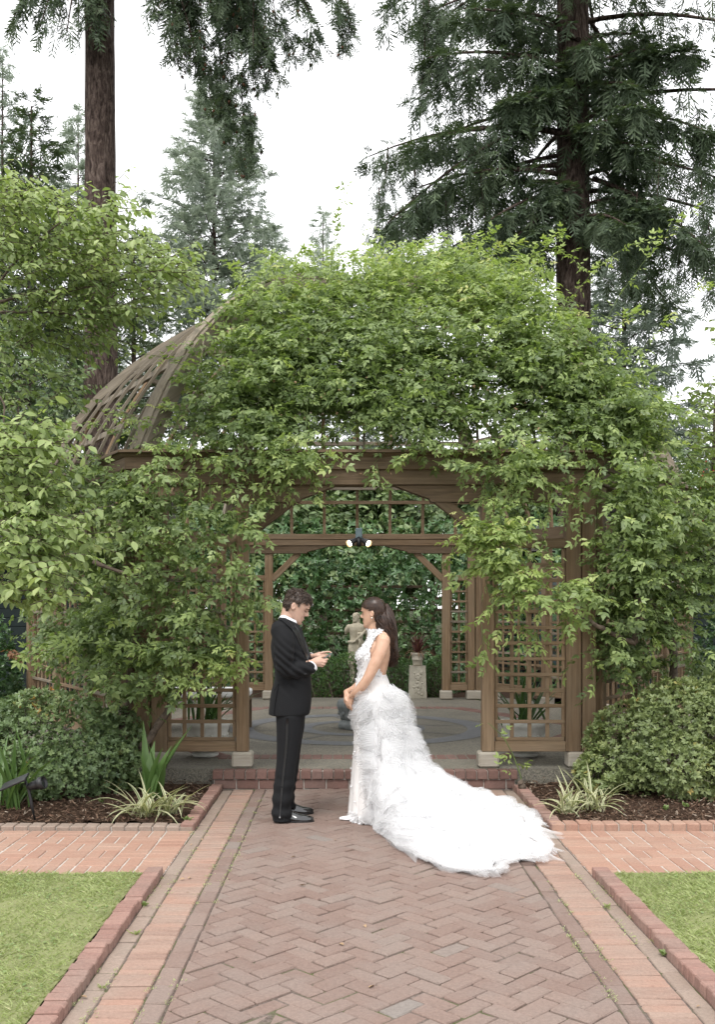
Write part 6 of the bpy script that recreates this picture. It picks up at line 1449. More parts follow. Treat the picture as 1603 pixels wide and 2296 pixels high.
# ruffled overskirt and train: a drape from the back of the waist to its outline on the paving
TH = np.array([-185, -150, -125, -105, -95, -89, -85, -82, -79, -76, -72.5, -68, -63, -59, -54.5, -50, -45.5, -35, -21, -4, 12, 24, 36, 49, 70, 90, 110, 150])
RE = np.array([.30, .29, .27, .25, .27, .32, .56, 1.05, 1.46, 1.72, 1.88, 1.88, 1.70, 1.70, 1.80, 1.70, 1.65, 1.40, 1.28, 1.20, 1.22, 1.18, 1.02, .85, .62, .45, .33, .28])
CXY = np.array([.235, 7.76])
RZ = np.array([0, .085, .20, .33, .44, .56, .64, .72, .80, .88, 1.0])              # along the profile
def r_prof(th, s):
    """radius and height at angle th (deg), s 0..1 from waist to hem"""
    re = np.interp(th, TH, RE)
    near = np.interp(s, [0, .1, .22, .36, .5, .6, .68], [.10, .15, .185, .23, .30, .39, .49]); zz = np.interp(s, [0, .1, .22, .36, .5, .6, .68, .8, .92, 1], [1.06, 1.0, .90, .74, .54, .38, .24, .135, .07, .018])
    frontness = np.clip((-th-95)/70, 0, 1)                                         # towards the groom the ruffles lie on the narrow skirt
    shrt = np.clip((.62-re)/.37, 0, 1)
    near = near*(1-frontness)+np.interp(s, [0, .1, .22, .36, .6], [.12, .168, .188, .192, .195])*frontness
    near = near*(1-.30*shrt*np.clip((s-.2)/.4, 0, 1))
    far = np.clip((s-.60)/.40, 0, 1); r = np.where(s <= .60, np.minimum(near, re*.97+.02), np.minimum(near, re)+(re-np.minimum(near, re))*far**1.15)
    z_short = np.interp(s, [0, .1, .25, .5, .75, 1], [1.06, 1.0, .86, .56, .27, .02]); zz = zz*(1-shrt)+z_short*shrt
    return r, zz
def S(th, s):
    r, z = r_prof(th, s); a = np.radians(th); p = np.stack([CXY[0]+r*np.cos(a), CXY[1]+r*np.sin(a), z+0*r], -1)
    bump_ = (.026*np.sin(a*11+5*s)+.024*vnoise(p.reshape(-1, 3), 5, 77).reshape(r.shape))*np.clip(s*1.5, 0, 1); p[..., 2] += np.maximum(bump_, -.015)*np.clip((1.03-s)*6, 0, 1); p[..., 2] = np.maximum(p[..., 2], .012); return p
ths = np.linspace(-112, 112, 160); ss = np.linspace(.02, 1, 44); TG, SG = np.meshgrid(ths, ss); Pg = S(TG, SG)*1.0; Pg[..., :2] = CXY+(Pg[..., :2]-CXY)*np.interp(SG, [0, .5, .51, .85, 1], [.94, .94, .98, .96, .915])[..., None]
I = np.arange(TG.size).reshape(TG.shape); train = link('train', mesh_np('train', Pg.reshape(-1, 3), np.stack([I[:-1, :-1], I[:-1, 1:], I[1:, 1:], I[1:, :-1]], -1).reshape(-1, 4), True), bride, M['lace'])
rv, rf, ra, ro = [], [], [], 0
def ruffle(tt, sl, ell, wav, lift, kd, kt):
    """one gathered strip of tulle sewn along places (tt, sl) of the drape; kd, kt: how far it falls down and fans sideways"""
    global ro
    C = S(tt, sl); L = np.concatenate([[0], np.cumsum(np.linalg.norm(np.diff(C, axis=0), axis=1))])
    if L[-1] < .03: return
    k = min(max(int(L[-1]/(wav/3.0)), 10), 560); u = np.linspace(0, L[-1], k); tq, sq = np.interp(u, L, tt), np.interp(u, L, sl)
    A = S(tq, sq); unit = lambda v: v/np.maximum(np.linalg.norm(v, axis=1, keepdims=True), 1e-6)
    dn = unit(S(tq, np.minimum(sq+.01, 1))-S(tq, np.minimum(sq, .985)-.01)); tg = unit(S(tq+1.5, sq)-S(tq-1.5, sq)); nr = unit(np.cross(tg, dn)); a = np.radians(tq)
    nr *= np.sign((nr*np.stack([np.cos(a), np.sin(a), np.full(k, .6)], 1)).sum(1))[:, None]
    d = unit(dn*kd+tg*kt+nr*(lift*(1+.35*np.sin(u*9+rng.uniform(0, 6))))[:, None]); al = unit(np.gradient(A, axis=0)); up_ = np.cross(d, al)
    env = np.clip(np.minimum(u, L[-1]-u)/.05, .25, 1)
    le = ell*env*(1+.22*np.sin(u*13+rng.uniform(0, 6))+.03*rng.normal(size=k)); ph = u/wav*2*np.pi+rng.uniform(0, 6)+1.3*np.sin(u*17); amp = wav*.36*(1+.3*rng.normal(size=k)); V = []
    for j in range(4):
        f = j/3; q = A+nr*.004+d*(le*f)[:, None]+up_*(amp*f**.8*np.sin(ph))[:, None]+al*(amp*.5*f*np.cos(ph))[:, None]; q[:, 2] -= .22*ell*f*f; q[:, 2] = np.maximum(q[:, 2], .006+.002*j); V.append(q)
    I = np.arange(k*4).reshape(k, 4); rv.append(np.stack(V, 1).reshape(-1, 3)); ra.append(np.tile([0, .33, .66, 1.], k)); rf.append(np.stack([I[:-1, :-1], I[:-1, 1:], I[1:, 1:], I[1:, :-1]], -1).reshape(-1, 4)+ro); ro += k*4
def tier_(t0, t1, s0, s1, ell, wav, lift): m = max(int(abs(t1-t0)*1.2), 6); ruffle(np.linspace(t0, t1, m), np.linspace(s0, s1, m), ell, wav, lift, 1, 0)
for s in np.concatenate([np.linspace(.03, .60, 16), np.linspace(.64, .97, 16)]):         # tiers that run round the drape
    th = (-178 if s < .28 else -104)+rng.uniform(0, 8)
    while th < 105:
        e = min(th+rng.uniform(20, 50), 110); ds = rng.normal(0, .05 if s < .6 else .03); tier_(th-6, e+4, np.clip(s+ds, .01, .98), np.clip(s-ds, .01, .98), .08*rng.uniform(.8, 1.2), rng.uniform(.010, .015), rng.uniform(.15, .45) if s < .6 else rng.uniform(.35, .9)); th = e
for th in np.arange(-176, 106, 3.6):                                                        # strips sewn down the drape that fan out to both sides of the seam
    lim = np.interp(th, [-176, -150, -110, -100, -88], [.36, .42, .55, 1, 1]); s = rng.uniform(.02, .10)
    while s < lim-.03:
        e = min(s+rng.uniform(.10, .26), lim, .985); n_ = 12; re = float(np.interp(th, TH, RE)); far_ = s > .62
        sg = (1 if th > -92 else -1) if not far_ else (1 if th > -58 else -1)
        ruffle(th+np.linspace(0, rng.normal(0, 5), n_)*(1 if not far_ else .3), np.linspace(s, e, n_), (.115 if not far_ else .10)*(.55 if th < -112 else 1)*rng.uniform(.75, 1.25), rng.uniform(.010, .015), rng.uniform(.2, .6) if not far_ else rng.uniform(.1, .35), rng.uniform(.15, .6), sg*rng.uniform(.7, 1.1)); s = e-.02 if e < min(lim, .985)-1e-6 else 9
for th in np.arange(-98, 108, 2.2): tier_(th, th+rng.uniform(4, 8), .94+rng.uniform(0, .03), .95+rng.uniform(0, .03), rng.uniform(.05, .20), .011, rng.uniform(.08, .28))
o = link('ruffles', mesh_np('ruffles', np.concatenate(rv), np.concatenate(rf), True, np.concatenate(ra)), bride, M['tulle']); o['kind'] = 'stuff'
# shoes
tp_ = G((880+725/2.357)*.6412, (2000+2046/2.357)*.6412); shoe('shoe', (tp_[0]+.24, tp_[1]+.02, 0), (tp_[0], tp_[1], 0), .08, M['lace'], bride, .05, True, False); shoe('shoe', (tp_[0]+.30, tp_[1]+.16, 0), (tp_[0]+.06, tp_[1]+.16, 0), .08, M['lace'], bride, .05, True, False)
# hair
def hair_f(c):
    x, y, z = c
    if x > .02: return z > .045+.55*max(0, x-.045)
    if x > -.02: return z > .028
    return True
hb, W_, N_, vv = scalp(kB, oB, frB, .010, hair_f, M['hairf'], 'hair', bride, .005, .0)
tie_ = Z4(812, 178, YP); lst = []; und = Solid()
def Hc(*px): return np.stack([Z4(x, y, YP+dy) for x, y, dy in px])
und.limb(Hc((720, 300, 0), (770, 420, 0), (800, 560, 0), (850, 700, 0), (910, 860, 0), (925, 1020, 0), (910, 1160, 0)), [.06, .078, .078, .066, .052, .046, .026], 26, 16)
und.limb(Hc((812, 178, 0), (870, 300, 0), (915, 480, 0), (940, 650, 0), (955, 800, 0)), [.020, .035, .036, .034, .028], 20, 12)
me = und.remesh('long_hair', .008, 4); v, n = vco(me), vno(me); setco(me, v+n*(.004*np.sin((v[:, 0]*.6+v[:, 1])*260)+.003*vnoise(v*np.array([1, 1, .3]), 30, 8))[:, None]); link('long_hair', me, hb, M['hairf'])
for i in range(520):                                                        # locks falling from the tie and from behind the ear
    dy = np.clip(rng.normal(0, .045), -.085, .085); fr0 = rng.uniform(0, 1)
    if i < 240: x0, y0, dy0 = 815, 182, dy*.25
    else: x0, y0, dy0 = 650+90*fr0, 262+60*fr0, np.sign(dy)*.062+.01*rng.normal()
    xe, ye = 850+165*rng.uniform(0, 1), 1060+150*rng.uniform(-.9, 1); xm1 = (880 if i < 240 else 700)+80*rng.uniform(-.5, .6); xm2 = 800+130*rng.uniform(0, 1)+(60 if i < 240 else 0)
    px = [(x0, y0, dy0), (xm1, 420, dy*1.0), (xm2, 640, dy), (870+90*rng.uniform(0, 1), 840, dy*.9), (xe, ye, dy*.7)]
    pts = spl(Hc(*px), 16); k = np.linspace(0, 1, 16); ph = rng.uniform(0, 6); amp = .012*np.clip((k-.55)/.45, 0, 1); pts[:, 0] += amp*np.sin(k*26+ph); pts[:, 1] += amp*np.cos(k*26+ph)
    lst.append((pts, np.interp(k, [0, .1, .7, 1], [.002, .0036, .0036, .001])))
for i in range(420):                                                        # combed strands from the hairline back to the tie
    s = rng.choice([-1, 1]); zz = rng.uniform(.02, .128); xx = rng.uniform(.02, .095) if zz > .06 else rng.uniform(-.01, .03); yy = s*math.sqrt(max(0, 1-((xx-.01)/.112)**2-((zz-.02)/.12)**2))*.079
    if zz < .05+.55*max(0, xx-.03) or xx < -.0: continue
    a = np.array([xx, yy, zz]); b = np.linalg.inv(frB)@(tie_-oB)/kB; pts = []
    for k in np.linspace(0, 1, 12):
        q = a*(1-k)+b*k; c = np.array([.005, 0, .02]); e = (q-c)/np.array([.112, .084, .122]); L = np.linalg.norm(e); q = c+(q-c)/max(L, .3)*1.03 if k < .93 else q; pts.append(oB+frB@(q*kB))
    lst.append((np.array(pts), np.full(12, .0021)))
vs, fs, off = [], [], 0
for pts, r_ in lst:
    a, b = tube(pts, r_, 4); vs.append(a); fs += [[i+off for i in q] for q in clean(b)]; off += len(a)
o = link('locks', mesh_np('locks', np.concatenate(vs), fs, True), hb, M['hairf']); o['kind'] = 'stuff'
so = Solid(); so.ball(tie_, (.012, .016, .014)); link('hair_tie', so.mesh('hair_tie'), hb, M['hairf'])
# ================================================================== THINGS IN THE GARDEN
M['stone'] = mat_stone('pale_weathered_stone', (.36, .33, .27), (.50, .47, .39), (.24, .22, .17))
M['greystone'] = mat_stone('grey_carved_stone', (.15, .165, .165), (.25, .265, .26), (.10, .11, .11), 22)
M['statuestone'] = mat_stone('sandy_cast_stone', (.43, .38, .285), (.55, .50, .39), (.30, .26, .19), 18)
M['whitestone'] = mat_stone('whitewashed_planter', (.52, .52, .48), (.66, .66, .62), (.36, .36, .32))
M['clay'] = mat_stone('pale_clay', (.42, .38, .31), (.54, .50, .42), (.30, .27, .2))

def ribbon(p0, az, L, lean, sag, w, n=7, twist=0., fold=.25, v0=.35, v1=.8):
    """one long leaf: rises, then arches; three vertices across"""
    s = np.linspace(0, 1, n); hx = np.array([math.cos(az), math.sin(az), 0]); ha = lean+sag*s*1.0; 
    st = L/(n-1); pts = [np.array(p0, float)]
    for i in range(1, n): pts.append(pts[-1]+st*(hx*math.sin(ha[i])+np.array([0, 0, math.cos(ha[i])])))
    pts = np.array(pts); T = np.gradient(pts, axis=0); T /= np.linalg.norm(T, axis=1, keepdims=True)
    sd = np.cross(T, [0, 0, 1.])+1e-6*np.array([hx[1], -hx[0], 0]); sd = np.tile(np.array([hx[1], -hx[0], 0]), (n, 1)); sd = sd*math.cos(twist)+hx*math.sin(twist)
    up = np.cross(sd, T); wd = w*np.clip(np.minimum(.55+s*1.6, (1.02-s)*2.2), .03, 1)[:, None]
    V = np.stack([pts-sd*wd/2+up*wd*fold, pts, pts+sd*wd/2+up*wd*fold], 1).reshape(-1, 3)
    I = np.arange(n*3).reshape(n, 3); Fc = np.stack([I[:-1, :-1], I[:-1, 1:], I[1:, 1:], I[1:, :-1]], -1).reshape(-1, 4)
    return V, Fc, np.tile([v1, v0, v1], n)
def clump(name, label, cat, base, n, L, mat, w=.03, lean=(.1, .8), sag=(.2, 1.2), spread=.05, group=None, v0=(.3, .5), v1=(.3, .5), fold=.25, each=True, azr=(0, 6.283), twist=0.):
    root = empty(name, base, label, cat, group)
    for i in range(n):
        az = rng.uniform(*azr); p = np.array(base)+np.array([rng.normal(0, spread), rng.normal(0, spread), 0]); v, f, a = ribbon(p, az, L*rng.uniform(.55, 1.1), rng.uniform(*lean), rng.uniform(*sag), w*rng.uniform(.7, 1.2), 8, rng.normal(0, .35)+twist, fold, rng.uniform(*v0), rng.uniform(*v1))
        link('leaf', mesh_np('leaf', v, f, True, a), root, M[mat])
    return root
def gz(x, y, z=.035): return tuple(G(x, y, z))
STR = dict(v0=(.2, .42), v1=(.6, 1.0), lean=(.1, .75), sag=(.4, 1.9), spread=.045)
clump('striped_grass', 'larger cream-striped tuft at the foot of the tall lance leaves', 'plant', gz(325, 1830), 46, .44, 'varieg', .021, **STR)
clump('striped_grass', 'cream-striped tuft leaning towards the path kerb, beside the lance leaves', 'plant', gz(385, 1826), 30, .36, 'varieg', .021, **STR)
clump('striped_grass', 'cream-striped tuft nearer the path in the bed under the yellowing azalea', 'plant', gz(1272, 1822), 34, .36, 'varieg', .021, **STR)
clump('striped_grass', 'cream-striped tuft further from the path in the bed under the yellowing azalea', 'plant', gz(1338, 1815), 34, .40, 'varieg', .021, **STR)
clump('iris_clump', 'tall blue-green iris fan behind the solar lamp', 'plant', gz(22, 1812), 26, .70, 'strap', .045, lean=(.02, .45), sag=(.1, .8), spread=.07, v0=(.4, .8), v1=(.4, .8))
clump('iris_clump', 'low arching leaves between the solar lamp and the azalea', 'plant', gz(95, 1795), 9, .36, 'strap', .022, lean=(.4, .9), sag=(.5, 1.5), spread=.03, v0=(.3, .6), v1=(.5, .9))
clump('lance_plant', 'tall plant with broad bright green lance leaves by the lattice corner', 'plant', gz(340, 1792), 10, .66, 'broad', .088, lean=(.02, .38), sag=(.05, .5), spread=.03, v0=(.2, .5), v1=(.4, .9), fold=.18)
clump('lance_plant', 'low broad green leaves arching beside the tall lance leaves', 'plant', gz(322, 1768), 6, .45, 'strap', .06, lean=(.5, 1.0), sag=(.3, 1.1), spread=.03, v0=(.3, .6), v1=(.3, .7), azr=(2.4, 4.4))
for x, y, L, lab in ((1300, 1800, .07, 'small bright seedling between the two striped tufts under the yellowing azalea'), (1492, 1815, .05, 'seedling with pale leaves in the mulch below the yellowing azalea'), (1540, 1808, .05, 'seedling farthest from the path below the yellowing azalea'), (420, 1838, .045, 'tiny seedling in the corner of the kerb by the striped tuft'), (225, 1798, .04, 'tiny seedling in the mulch near the solar lamp')):
    p = G(x, y, .04); weed(p[0], p[1], .04, 16, L, lab)

for i in range(16):
    x, y = rng.uniform(-.7, 1.1) if i % 2 else rng.choice([-1.08, -.95, 1.3, 1.45])+rng.normal(0, .03), rng.uniform(3.9, 7.2); L = rng.uniform(.02, .045); a_ = rng.uniform(0, 6.28)
    v, f, at = scatter(LEAFV*np.array([1, 1, 1.6]), LEAFF, np.array([[0, 0, .004]]), frames(np.array([[math.cos(a_), math.sin(a_), .05]]), np.array([[rng.normal(0, .3), rng.normal(0, .3), 1.]])), np.array([L]), np.array([.5])); v[:, 2] += .004-min(0, v[:, 2].min())
    o = link('fallen_leaf', mesh_np('fallen_leaf', v, f, True, at), None, M['dryflower']); o.location = (x, y, 0); tag(o, 'small dry leaf fallen on the brick path', 'leaf', 'fallen leaves on the path')

# ---- solar garden lamp
sp = G(78, 1836, .04); sol = empty('solar_lamp', sp, 'black solar spot lamp on a stake in the mulch', 'lamp'); Ys = sp[1]
link('stake', tubes_mesh('stake', [(np.stack([P(78, 1838, Ys), P(70, 1800, Ys), P(64, 1770, Ys), P(54, 1742, Ys)]), [.006, .013, .012, .011])], 8), sol, M['blackplastic'])
a, b = P(8, 1763, Ys), P(57, 1742, Ys); c = (a+b)/2; V, Fc = cbox(.21, .15, .014, .004); o = link('solar_panel', mesh_np('solar_panel', V, Fc), None, M['blackplastic']); o.location = c; o.rotation_euler = (R(12), -math.atan2(b[2]-a[2], b[0]-a[0]), 0); fix_parent(o, sol)
ax = Vector(P(100, 1752, Ys-.02))-Vector(P(64, 1763, Ys)); hd = link('lamp_head', lathe('lamp_head', [(.012, -.02), (.028, 0), (.034, .05), (.036, .07), (.048, .085), (.050, .125), (.044, .125), (.040, .10)], 20), None, M['blackplastic']); hd.location = P(66, 1763, Ys); hd.rotation_euler = ax.to_track_quat('Z', 'Y').to_euler(); fix_parent(hd, sol)
o = link('lens', lathe('lens', [(.042, .108), (.03, .112), (.01, .113)], 18), None, M['screen']); o.location = hd.location; o.rotation_euler = hd.rotation_euler; fix_parent(o, hd)

# ---- stone basin in the middle of the floor
bs = empty('stone_basin', (.17, 12.35, PZ), 'low carved grey stone basin on the pavilion floor', 'basin')
def carve(me, amp, s, seed, lob=0):
    v, n = vco(me), vno(me); a = np.arctan2(v[:, 1], v[:, 0]); d = amp*vnoise(v, s, seed)+(lob*np.abs(np.sin(a*5)) if lob else 0); setco(me, v+n*d[:, None]); return me
def cl(name, prof, mat, parent, loc, seg=64, amp=.004, s=14, lob=0):
    me = carve(lathe(name, prof, seg), amp, s, 3, lob); o = link(name, me, None, mat); o.location = loc; fix_parent(o, parent); return o
cl('foot', [(.27, 0), (.285, .01), (.285, .05), (.27, .07), (.25, .085), (.235, .10)], M['greystone'], bs, (.17, 12.35, PZ), lob=.012)
cl('bowl', [(.225, .095), (.255, .13), (.27, .17), (.258, .20), (.285, .24), (.30, .28), (.285, .325), (.25, .345), (.215, .345), (.20, .31), (.12, .27)], M['greystone'], bs, (.17, 12.35, PZ), amp=.008, s=26, lob=.014)
for k in range(10):
    a_ = k*math.pi/5; me = carve(lathe('scroll', [(.004, -.03), (.026, -.02), (.034, 0), (.026, .02), (.004, .03)], 14), .003, 60, 5); o = link('scroll', me, None, M['greystone']); o.location = (.17+.262*math.cos(a_), 12.35+.262*math.sin(a_), PZ+.185); o.rotation_euler = (R(90), 0, a_); fix_parent(o, bs)

# ---- carved pedestal, clay pot and red cordyline
pc = np.array([(937-VX)*16.45/F, 16.5, PZ]); pd = empty('pedestal', pc, 'pale stone pedestal with carved flowers', 'pedestal')
def taper(name, w0, w1, h, mat, parent, loc):
    V = np.array([[sx*w/2, sy*w/2, z] for z, w in ((0, w0), (h*.04, w0*1.0), (h*.96, w1), (h, w1*1.04)) for sx, sy in ((-1, -1), (1, -1), (1, 1), (-1, 1))]); Fc = [[i*4+j, i*4+(j+1) % 4, (i+1)*4+(j+1) % 4, (i+1)*4+j] for i in range(3) for j in range(4)]+[[3, 2, 1, 0], [12, 13, 14, 15]]
    o = link(name, mesh_np(name, V, Fc), None, mat); o.location = loc; fix_parent(o, parent); return o
taper('block', .29, .255, .53, M['stone'], pd, pc)
sl = Solid()
for k in range(46):
    z = rng.uniform(.06, .47); x = rng.uniform(-.075, .075); r_ = rng.uniform(.008, .024); sl.ball(pc+np.array([x, -.145+.017*z/.53*1.0+.002, z]), (r_*rng.uniform(.6, 1.6), .014, r_), None, 6)
for zc in (.17, .36):
    for k in range(7): a_ = k*2*math.pi/7; sl.ball(pc+np.array([.035*math.cos(a_), -.146+.035*zc, zc+.035*math.sin(a_)]), (.02, .014, .02), None, 6)
link('relief', sl.remesh('relief', .006, 1), pd, M['stone'])
for sx in (-.108, .108): board('border', pc+np.array([sx*1.0, -.1375+.003, .03]), pc+np.array([sx*.92, -.124, .50]), .014, .012, M['stone'], pd, up=(0, 1, 0))
pl = pc+np.array([0, 0, .535]); pot = empty('plant_pot', pl, 'ringed pale clay pot on the carved pedestal', 'pot')
cl('pot_body', [(.072, 0), (.078, .02), (.086, .09), (.094, .095), (.094, .11), (.090, .115), (.098, .17), (.108, .18), (.110, .215), (.096, .215), (.09, .19)], M['clay'], pot, pl, 40, .001)
clump('cordyline', 'dark red spiky cordyline in the clay pot', 'plant', tuple(pl+np.array([0, 0, .19])), 46, .46, 'redleaf', .020, lean=(.0, 1.1), sag=(.0, .8), spread=.015, v0=(.2, .8), v1=(.2, .8))
r_ = empty('cordyline_skirt', tuple(pl+np.array([0, 0, .19])), 'withered tan leaves drooping over the clay pot rim', 'plant')
for i in range(14):
    v, f, a = ribbon(pl+np.array([0, 0, .19]), rng.uniform(0, 6.28), .42*rng.uniform(.7, 1.1), .9, rng.uniform(1.0, 1.9), .018, 9, 0, .2, .95, 1.0); link('leaf', mesh_np('leaf', v, f, True, a), r_, M['redleaf'])

# ---- statue
su = np.array([(800-VX)*17.6/F, 17.6, .0]); k = .745
stt = empty('statue', su, 'cast-stone classical statue in a wreath and knotted drape, behind the box hedge', 'statue')
def sp_(x, y, z): return su+np.array([x, y, z*1.0+.36])*np.array([1, 1, 1])
b = Solid(); frS = np.array([[-.72, -.69, 0], [-.69, .72, 0], [0, 0, 1.]]); frS = np.array([[-.6, .8, 0], [-.8, -.6, 0], [0, 0, 1.]])
head(b, sp_(-.005, 0, 1.125), frS, .72)
b.limb([sp_(0, .0, 1.07), sp_(0, .0, 1.0)], [.042, .048])
def sr(rows): b.rings([(sp_(0, 0, z)[2], su[0]+a-w, su[0]+a+w, d, su[1]) for z, a, w, d in rows], 30, 2.3)
sr([(.66, -.01, .125, .095), (.74, -.005, .112, .09), (.82, 0, .118, .092), (.90, 0, .135, .098), (.96, 0, .145, .09), (1.0, 0, .12, .07), (1.03, 0, .06, .05)])
b.limb([sp_(-.135, 0, .965), sp_(-.175, .01, .90), sp_(-.185, .02, .86)], [.048, .045, .03]); b.limb([sp_(.135, 0, .965), sp_(.185, .01, .84), sp_(.20, -.02, .74), sp_(.19, -.08, .70)], [.048, .043, .038, .03])
b.limb([sp_(-.06, 0, .66), sp_(-.08, -.03, .40), sp_(-.07, .0, .08), sp_(-.07, -.03, .02)], [.085, .06, .04, .04]); b.limb([sp_(.065, 0, .66), sp_(.07, 0, .40), sp_(.06, .02, .08), sp_(.06, -.02, .02)], [.085, .062, .042, .04])
link('figure', b.remesh('figure', .007, 3), stt, M['statuestone'])
d_ = Solid(); d_.rings([(sp_(0, 0, z)[2], su[0]+a-w, su[0]+a+w, dd, su[1]-.005) for z, a, w, dd in [(.30, -.045, .10, .10), (.36, -.02, .135, .115), (.45, -.005, .150, .125), (.56, 0, .150, .125), (.66, 0, .14, .115), (.72, .0, .13, .105)]], 60, 2.2)
d_.limb([sp_(-.15, -.03, .70), sp_(-.05, -.125, .70), sp_(.06, -.13, .80), sp_(.15, -.05, .90)], [.022, .024, .026, .022]); d_.limb([sp_(.15, -.03, .86), sp_(.05, -.12, .84), sp_(.02, -.13, .78)], [.02, .022, .02]); d_.ball(sp_(.035, -.125, .84), .032)
d_.limb([sp_(.035, -.13, .82), sp_(.05, -.14, .70), sp_(.03, -.14, .58)], [.016, .024, .012])
me = d_.remesh('drape', .007, 2); v, n = vco(me), vno(me); setco(me, v+n*(.006*np.sin((v[:, 2]*.8+(v[:, 0]-su[0])*1.3)*48+5*vnoise(v, 5, 4))*(v[:, 2] < sp_(0, 0, .74)[2]))[:, None]); link('drape', me, stt, M['statuestone'])
w_ = Solid()
for i in range(60):
    d = rdir(1)[0]; d[2] = abs(d[2])*.9+.05; c = sp_(-.005, 0, 1.14); q = c+d*np.array([.066, .07, .072]); 
    if d[1] < -.45 and d[2] < .45: continue
    w_.ball(q, rng.uniform(.011, .018), None, 6)
for s in (-1, 1):
    for i in range(6): w_.ball(sp_(s*.055-.005, -.02, 1.09-.025*i), .012, None, 6)
link('wreath_hair', w_.remesh('wreath_hair', .005, 1), stt, M['statuestone'])
V, Fc = cbox(.34, .34, .36, .012); o = link('plinth', mesh_np('plinth', V, Fc), None, M['stone']); o.location = su+np.array([0, 0, .18]); fix_parent(o, stt)

# ---- planters with iris behind the lattice bays, bench with a white cushion
def planter(label, x, y, r=.24):
    p = empty('stone_planter', (x, y, PZ), label, 'planter')
    cl('tub', [(r*.62, .06), (r*.8, .07), (r*.84, .12), (r*.92, .24), (r*.98, .30), (r*1.03, .31), (r*1.03, .35), (r*.93, .35), (r*.9, .30)], M['whitestone'], p, (x, y, PZ), 56, .003, 30, .006)
    cl('foot', [(r*.5, 0), (r*.55, .02), (r*.5, .062)], M['whitestone'], p, (x, y, PZ), 40)
    s_ = Solid()
    for k in range(16):
        a_ = k*math.pi/8; q = np.array([x+r*.93*math.cos(a_), y+r*.93*math.sin(a_), PZ+.2])
        for j in range(5): b_ = j*1.25; s_.ball(q+np.array([-math.sin(a_)*math.cos(b_), math.cos(a_)*math.cos(b_), math.sin(b_)])*.025, .011, None, 6)
    o = link('swags', s_.mesh('swags'), p, M['whitestone']); o['kind'] = 'stuff'
    cl('soil', [(r*.88, .31), (.01, .315)], M['mulch'], p, (x, y, PZ), 24, 0)
p1, p2 = P(1178, 1640, 9.95), P(460, 1640, 9.95)
planter('whitewashed carved planter behind the lattice bay beside the train', p2[0]*0+p1[0], 9.95); planter('whitewashed carved planter behind the lattice bay at the leaning trunk', p2[0], 9.95)
clump('iris_clump', 'dark green sword leaves growing in the planter beside the train', 'plant', (p1[0], 9.95, PZ+.3), 26, .62, 'strap', .032, lean=(.0, .7), sag=(.0, .9), spread=.07, v0=(.0, .35), v1=(.0, .35))
clump('iris_clump', 'dark green sword leaves growing in the planter at the leaning trunk', 'plant', (p2[0], 9.95, PZ+.3), 26, .62, 'strap', .032, lean=(.0, .7), sag=(.0, .9), spread=.07, v0=(.0, .35), v1=(.0, .35))
M['cushion'] = mat_cloth('white_canvas', (.68, .69, .68), (.76, .77, .76), .8, .1, 300)
bc = P(455, 1545, 12.2); bn = empty('garden_bench', (bc[0], 12.2, PZ), 'wooden bench with a white cushion glimpsed through the lattice', 'bench')
for sx in (-.55, .55):
    for sy in (-.2, .2): board('leg', (bc[0]+sx, 12.2+sy, PZ), (bc[0]+sx, 12.2+sy, bc[2]-.12), .06, .06, M['wooddark'], bn, up=(1, 0, 0))
for sy in np.linspace(-.2, .2, 5): board('seat_slat', (bc[0]-.6, 12.2+sy, bc[2]-.10), (bc[0]+.6, 12.2+sy, bc[2]-.10), .08, .03, M['wooddark'], bn)
s_ = Solid(); s_.rings([(bc[2]+z, bc[0]-.6*q, bc[0]+.6*q, .23*q, 12.2) for z, q in ((-.083, .95), (-.06, .99), (-.02, 1.), (.0, .99), (.015, .93))], 48, 6); link('cushion', s_.mesh('cushion'), bn, M['cushion'])

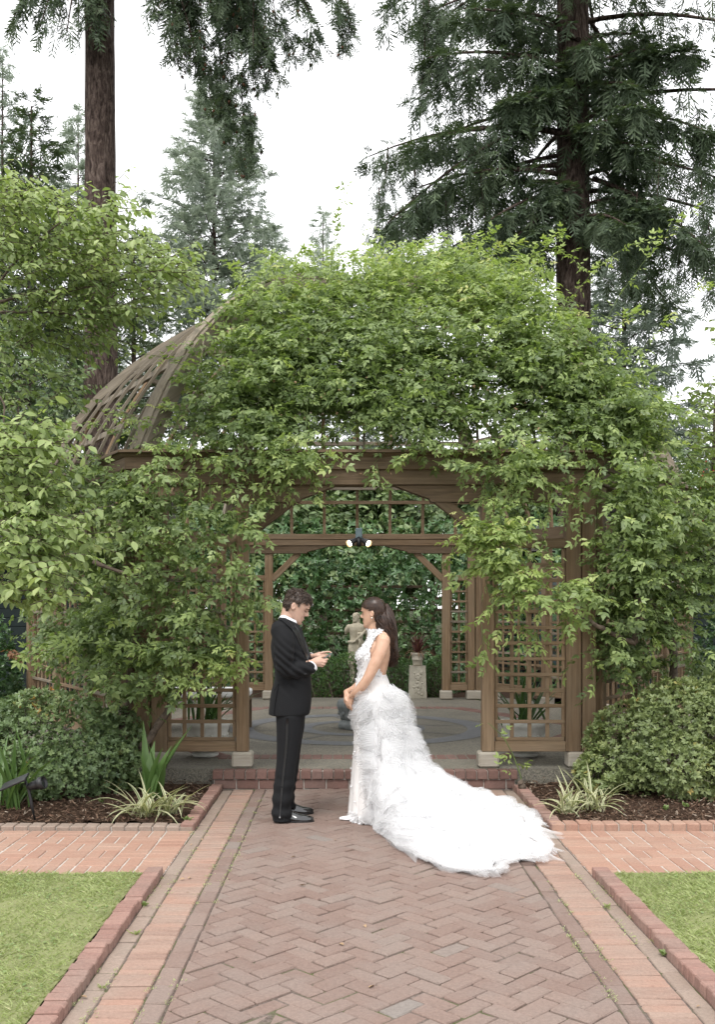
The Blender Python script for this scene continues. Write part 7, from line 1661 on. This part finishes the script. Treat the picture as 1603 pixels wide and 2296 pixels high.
# ---- houses glimpsed behind the side lattices
M['teal'] = mat_plain('shade_dark_teal_siding', (.019, .026, .025), .8, .1, .15, 3, .1); M['paneglass'] = mat_plain('window_glass', (.085, .125, .13), .12, .6, .2, 2, .05); M['roofing'] = mat_plain('dark_shingle', (.06, .055, .05), .9, .1, .3, 9, .5)  # teal siding colour darkened to stand in for the shade of a doorway
def house(label, x0, x1, y0, y1, wins):
    h = empty('garden_house', ((x0+x1)/2, (y0+y1)/2, 0), label, 'house')
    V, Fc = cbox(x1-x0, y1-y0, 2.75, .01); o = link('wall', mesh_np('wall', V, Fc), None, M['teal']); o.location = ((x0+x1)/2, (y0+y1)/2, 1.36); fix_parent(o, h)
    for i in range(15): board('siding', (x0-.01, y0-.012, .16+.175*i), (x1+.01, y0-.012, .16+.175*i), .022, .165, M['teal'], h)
    V = np.array([(x0-.4, y0-.5, 2.74), (x1+.4, y0-.5, 2.74), (x1+.4, y1+.4, 2.74), (x0-.4, y1+.4, 2.74), (x0-.4, (y0+y1)/2, 4.1), (x1+.4, (y0+y1)/2, 4.1)]); o = link('roof', mesh_np('roof', V, [[0, 1, 5, 4], [2, 3, 4, 5], [0, 4, 3], [1, 2, 5], [3, 2, 1, 0]]), h, M['roofing'])
    for (a, b, z0, z1) in wins:
        V, Fc = cbox(b-a, .03, z1-z0, .003); f = link('window', mesh_np('window', V, Fc), None, M['paneglass']); f.location = ((a+b)/2, y0-.045, (z0+z1)/2); fix_parent(f, h)
        for x in np.linspace(a, b, 4): board('muntin', (x, y0-.075, z0), (x, y0-.075, z1), .03, .045, M['wood'], f, up=(1, 0, 0))
        for z in np.linspace(z0, z1, 6): board('muntin', (a, y0-.085, z), (b, y0-.085, z), .03, .04, M['wood'], f)
bush('added_dark_shrub', 'shadowy evergreen shrub beyond the lattice on the groom side', 'shrub', [(-4.9, 12.4, .8, .8, .6, .9), (-5.8, 12.6, 1.0, .9, .6, 1.2)], 4200, .075, 'camellia', .35, RD, gap=-.8)  # added shrub, put before the house wall to darken that edge
bush('added_dark_shrub', 'shadowy evergreen shrub behind the yellowing azalea', 'shrub', [(5.2, 12.6, .8, .8, .6, 1.0), (6.1, 12.8, 1.0, .9, .6, 1.3)], 4200, .075, 'camellia', .35, RD, gap=-.8)  # second added shrub, darkens the opposite edge the same way
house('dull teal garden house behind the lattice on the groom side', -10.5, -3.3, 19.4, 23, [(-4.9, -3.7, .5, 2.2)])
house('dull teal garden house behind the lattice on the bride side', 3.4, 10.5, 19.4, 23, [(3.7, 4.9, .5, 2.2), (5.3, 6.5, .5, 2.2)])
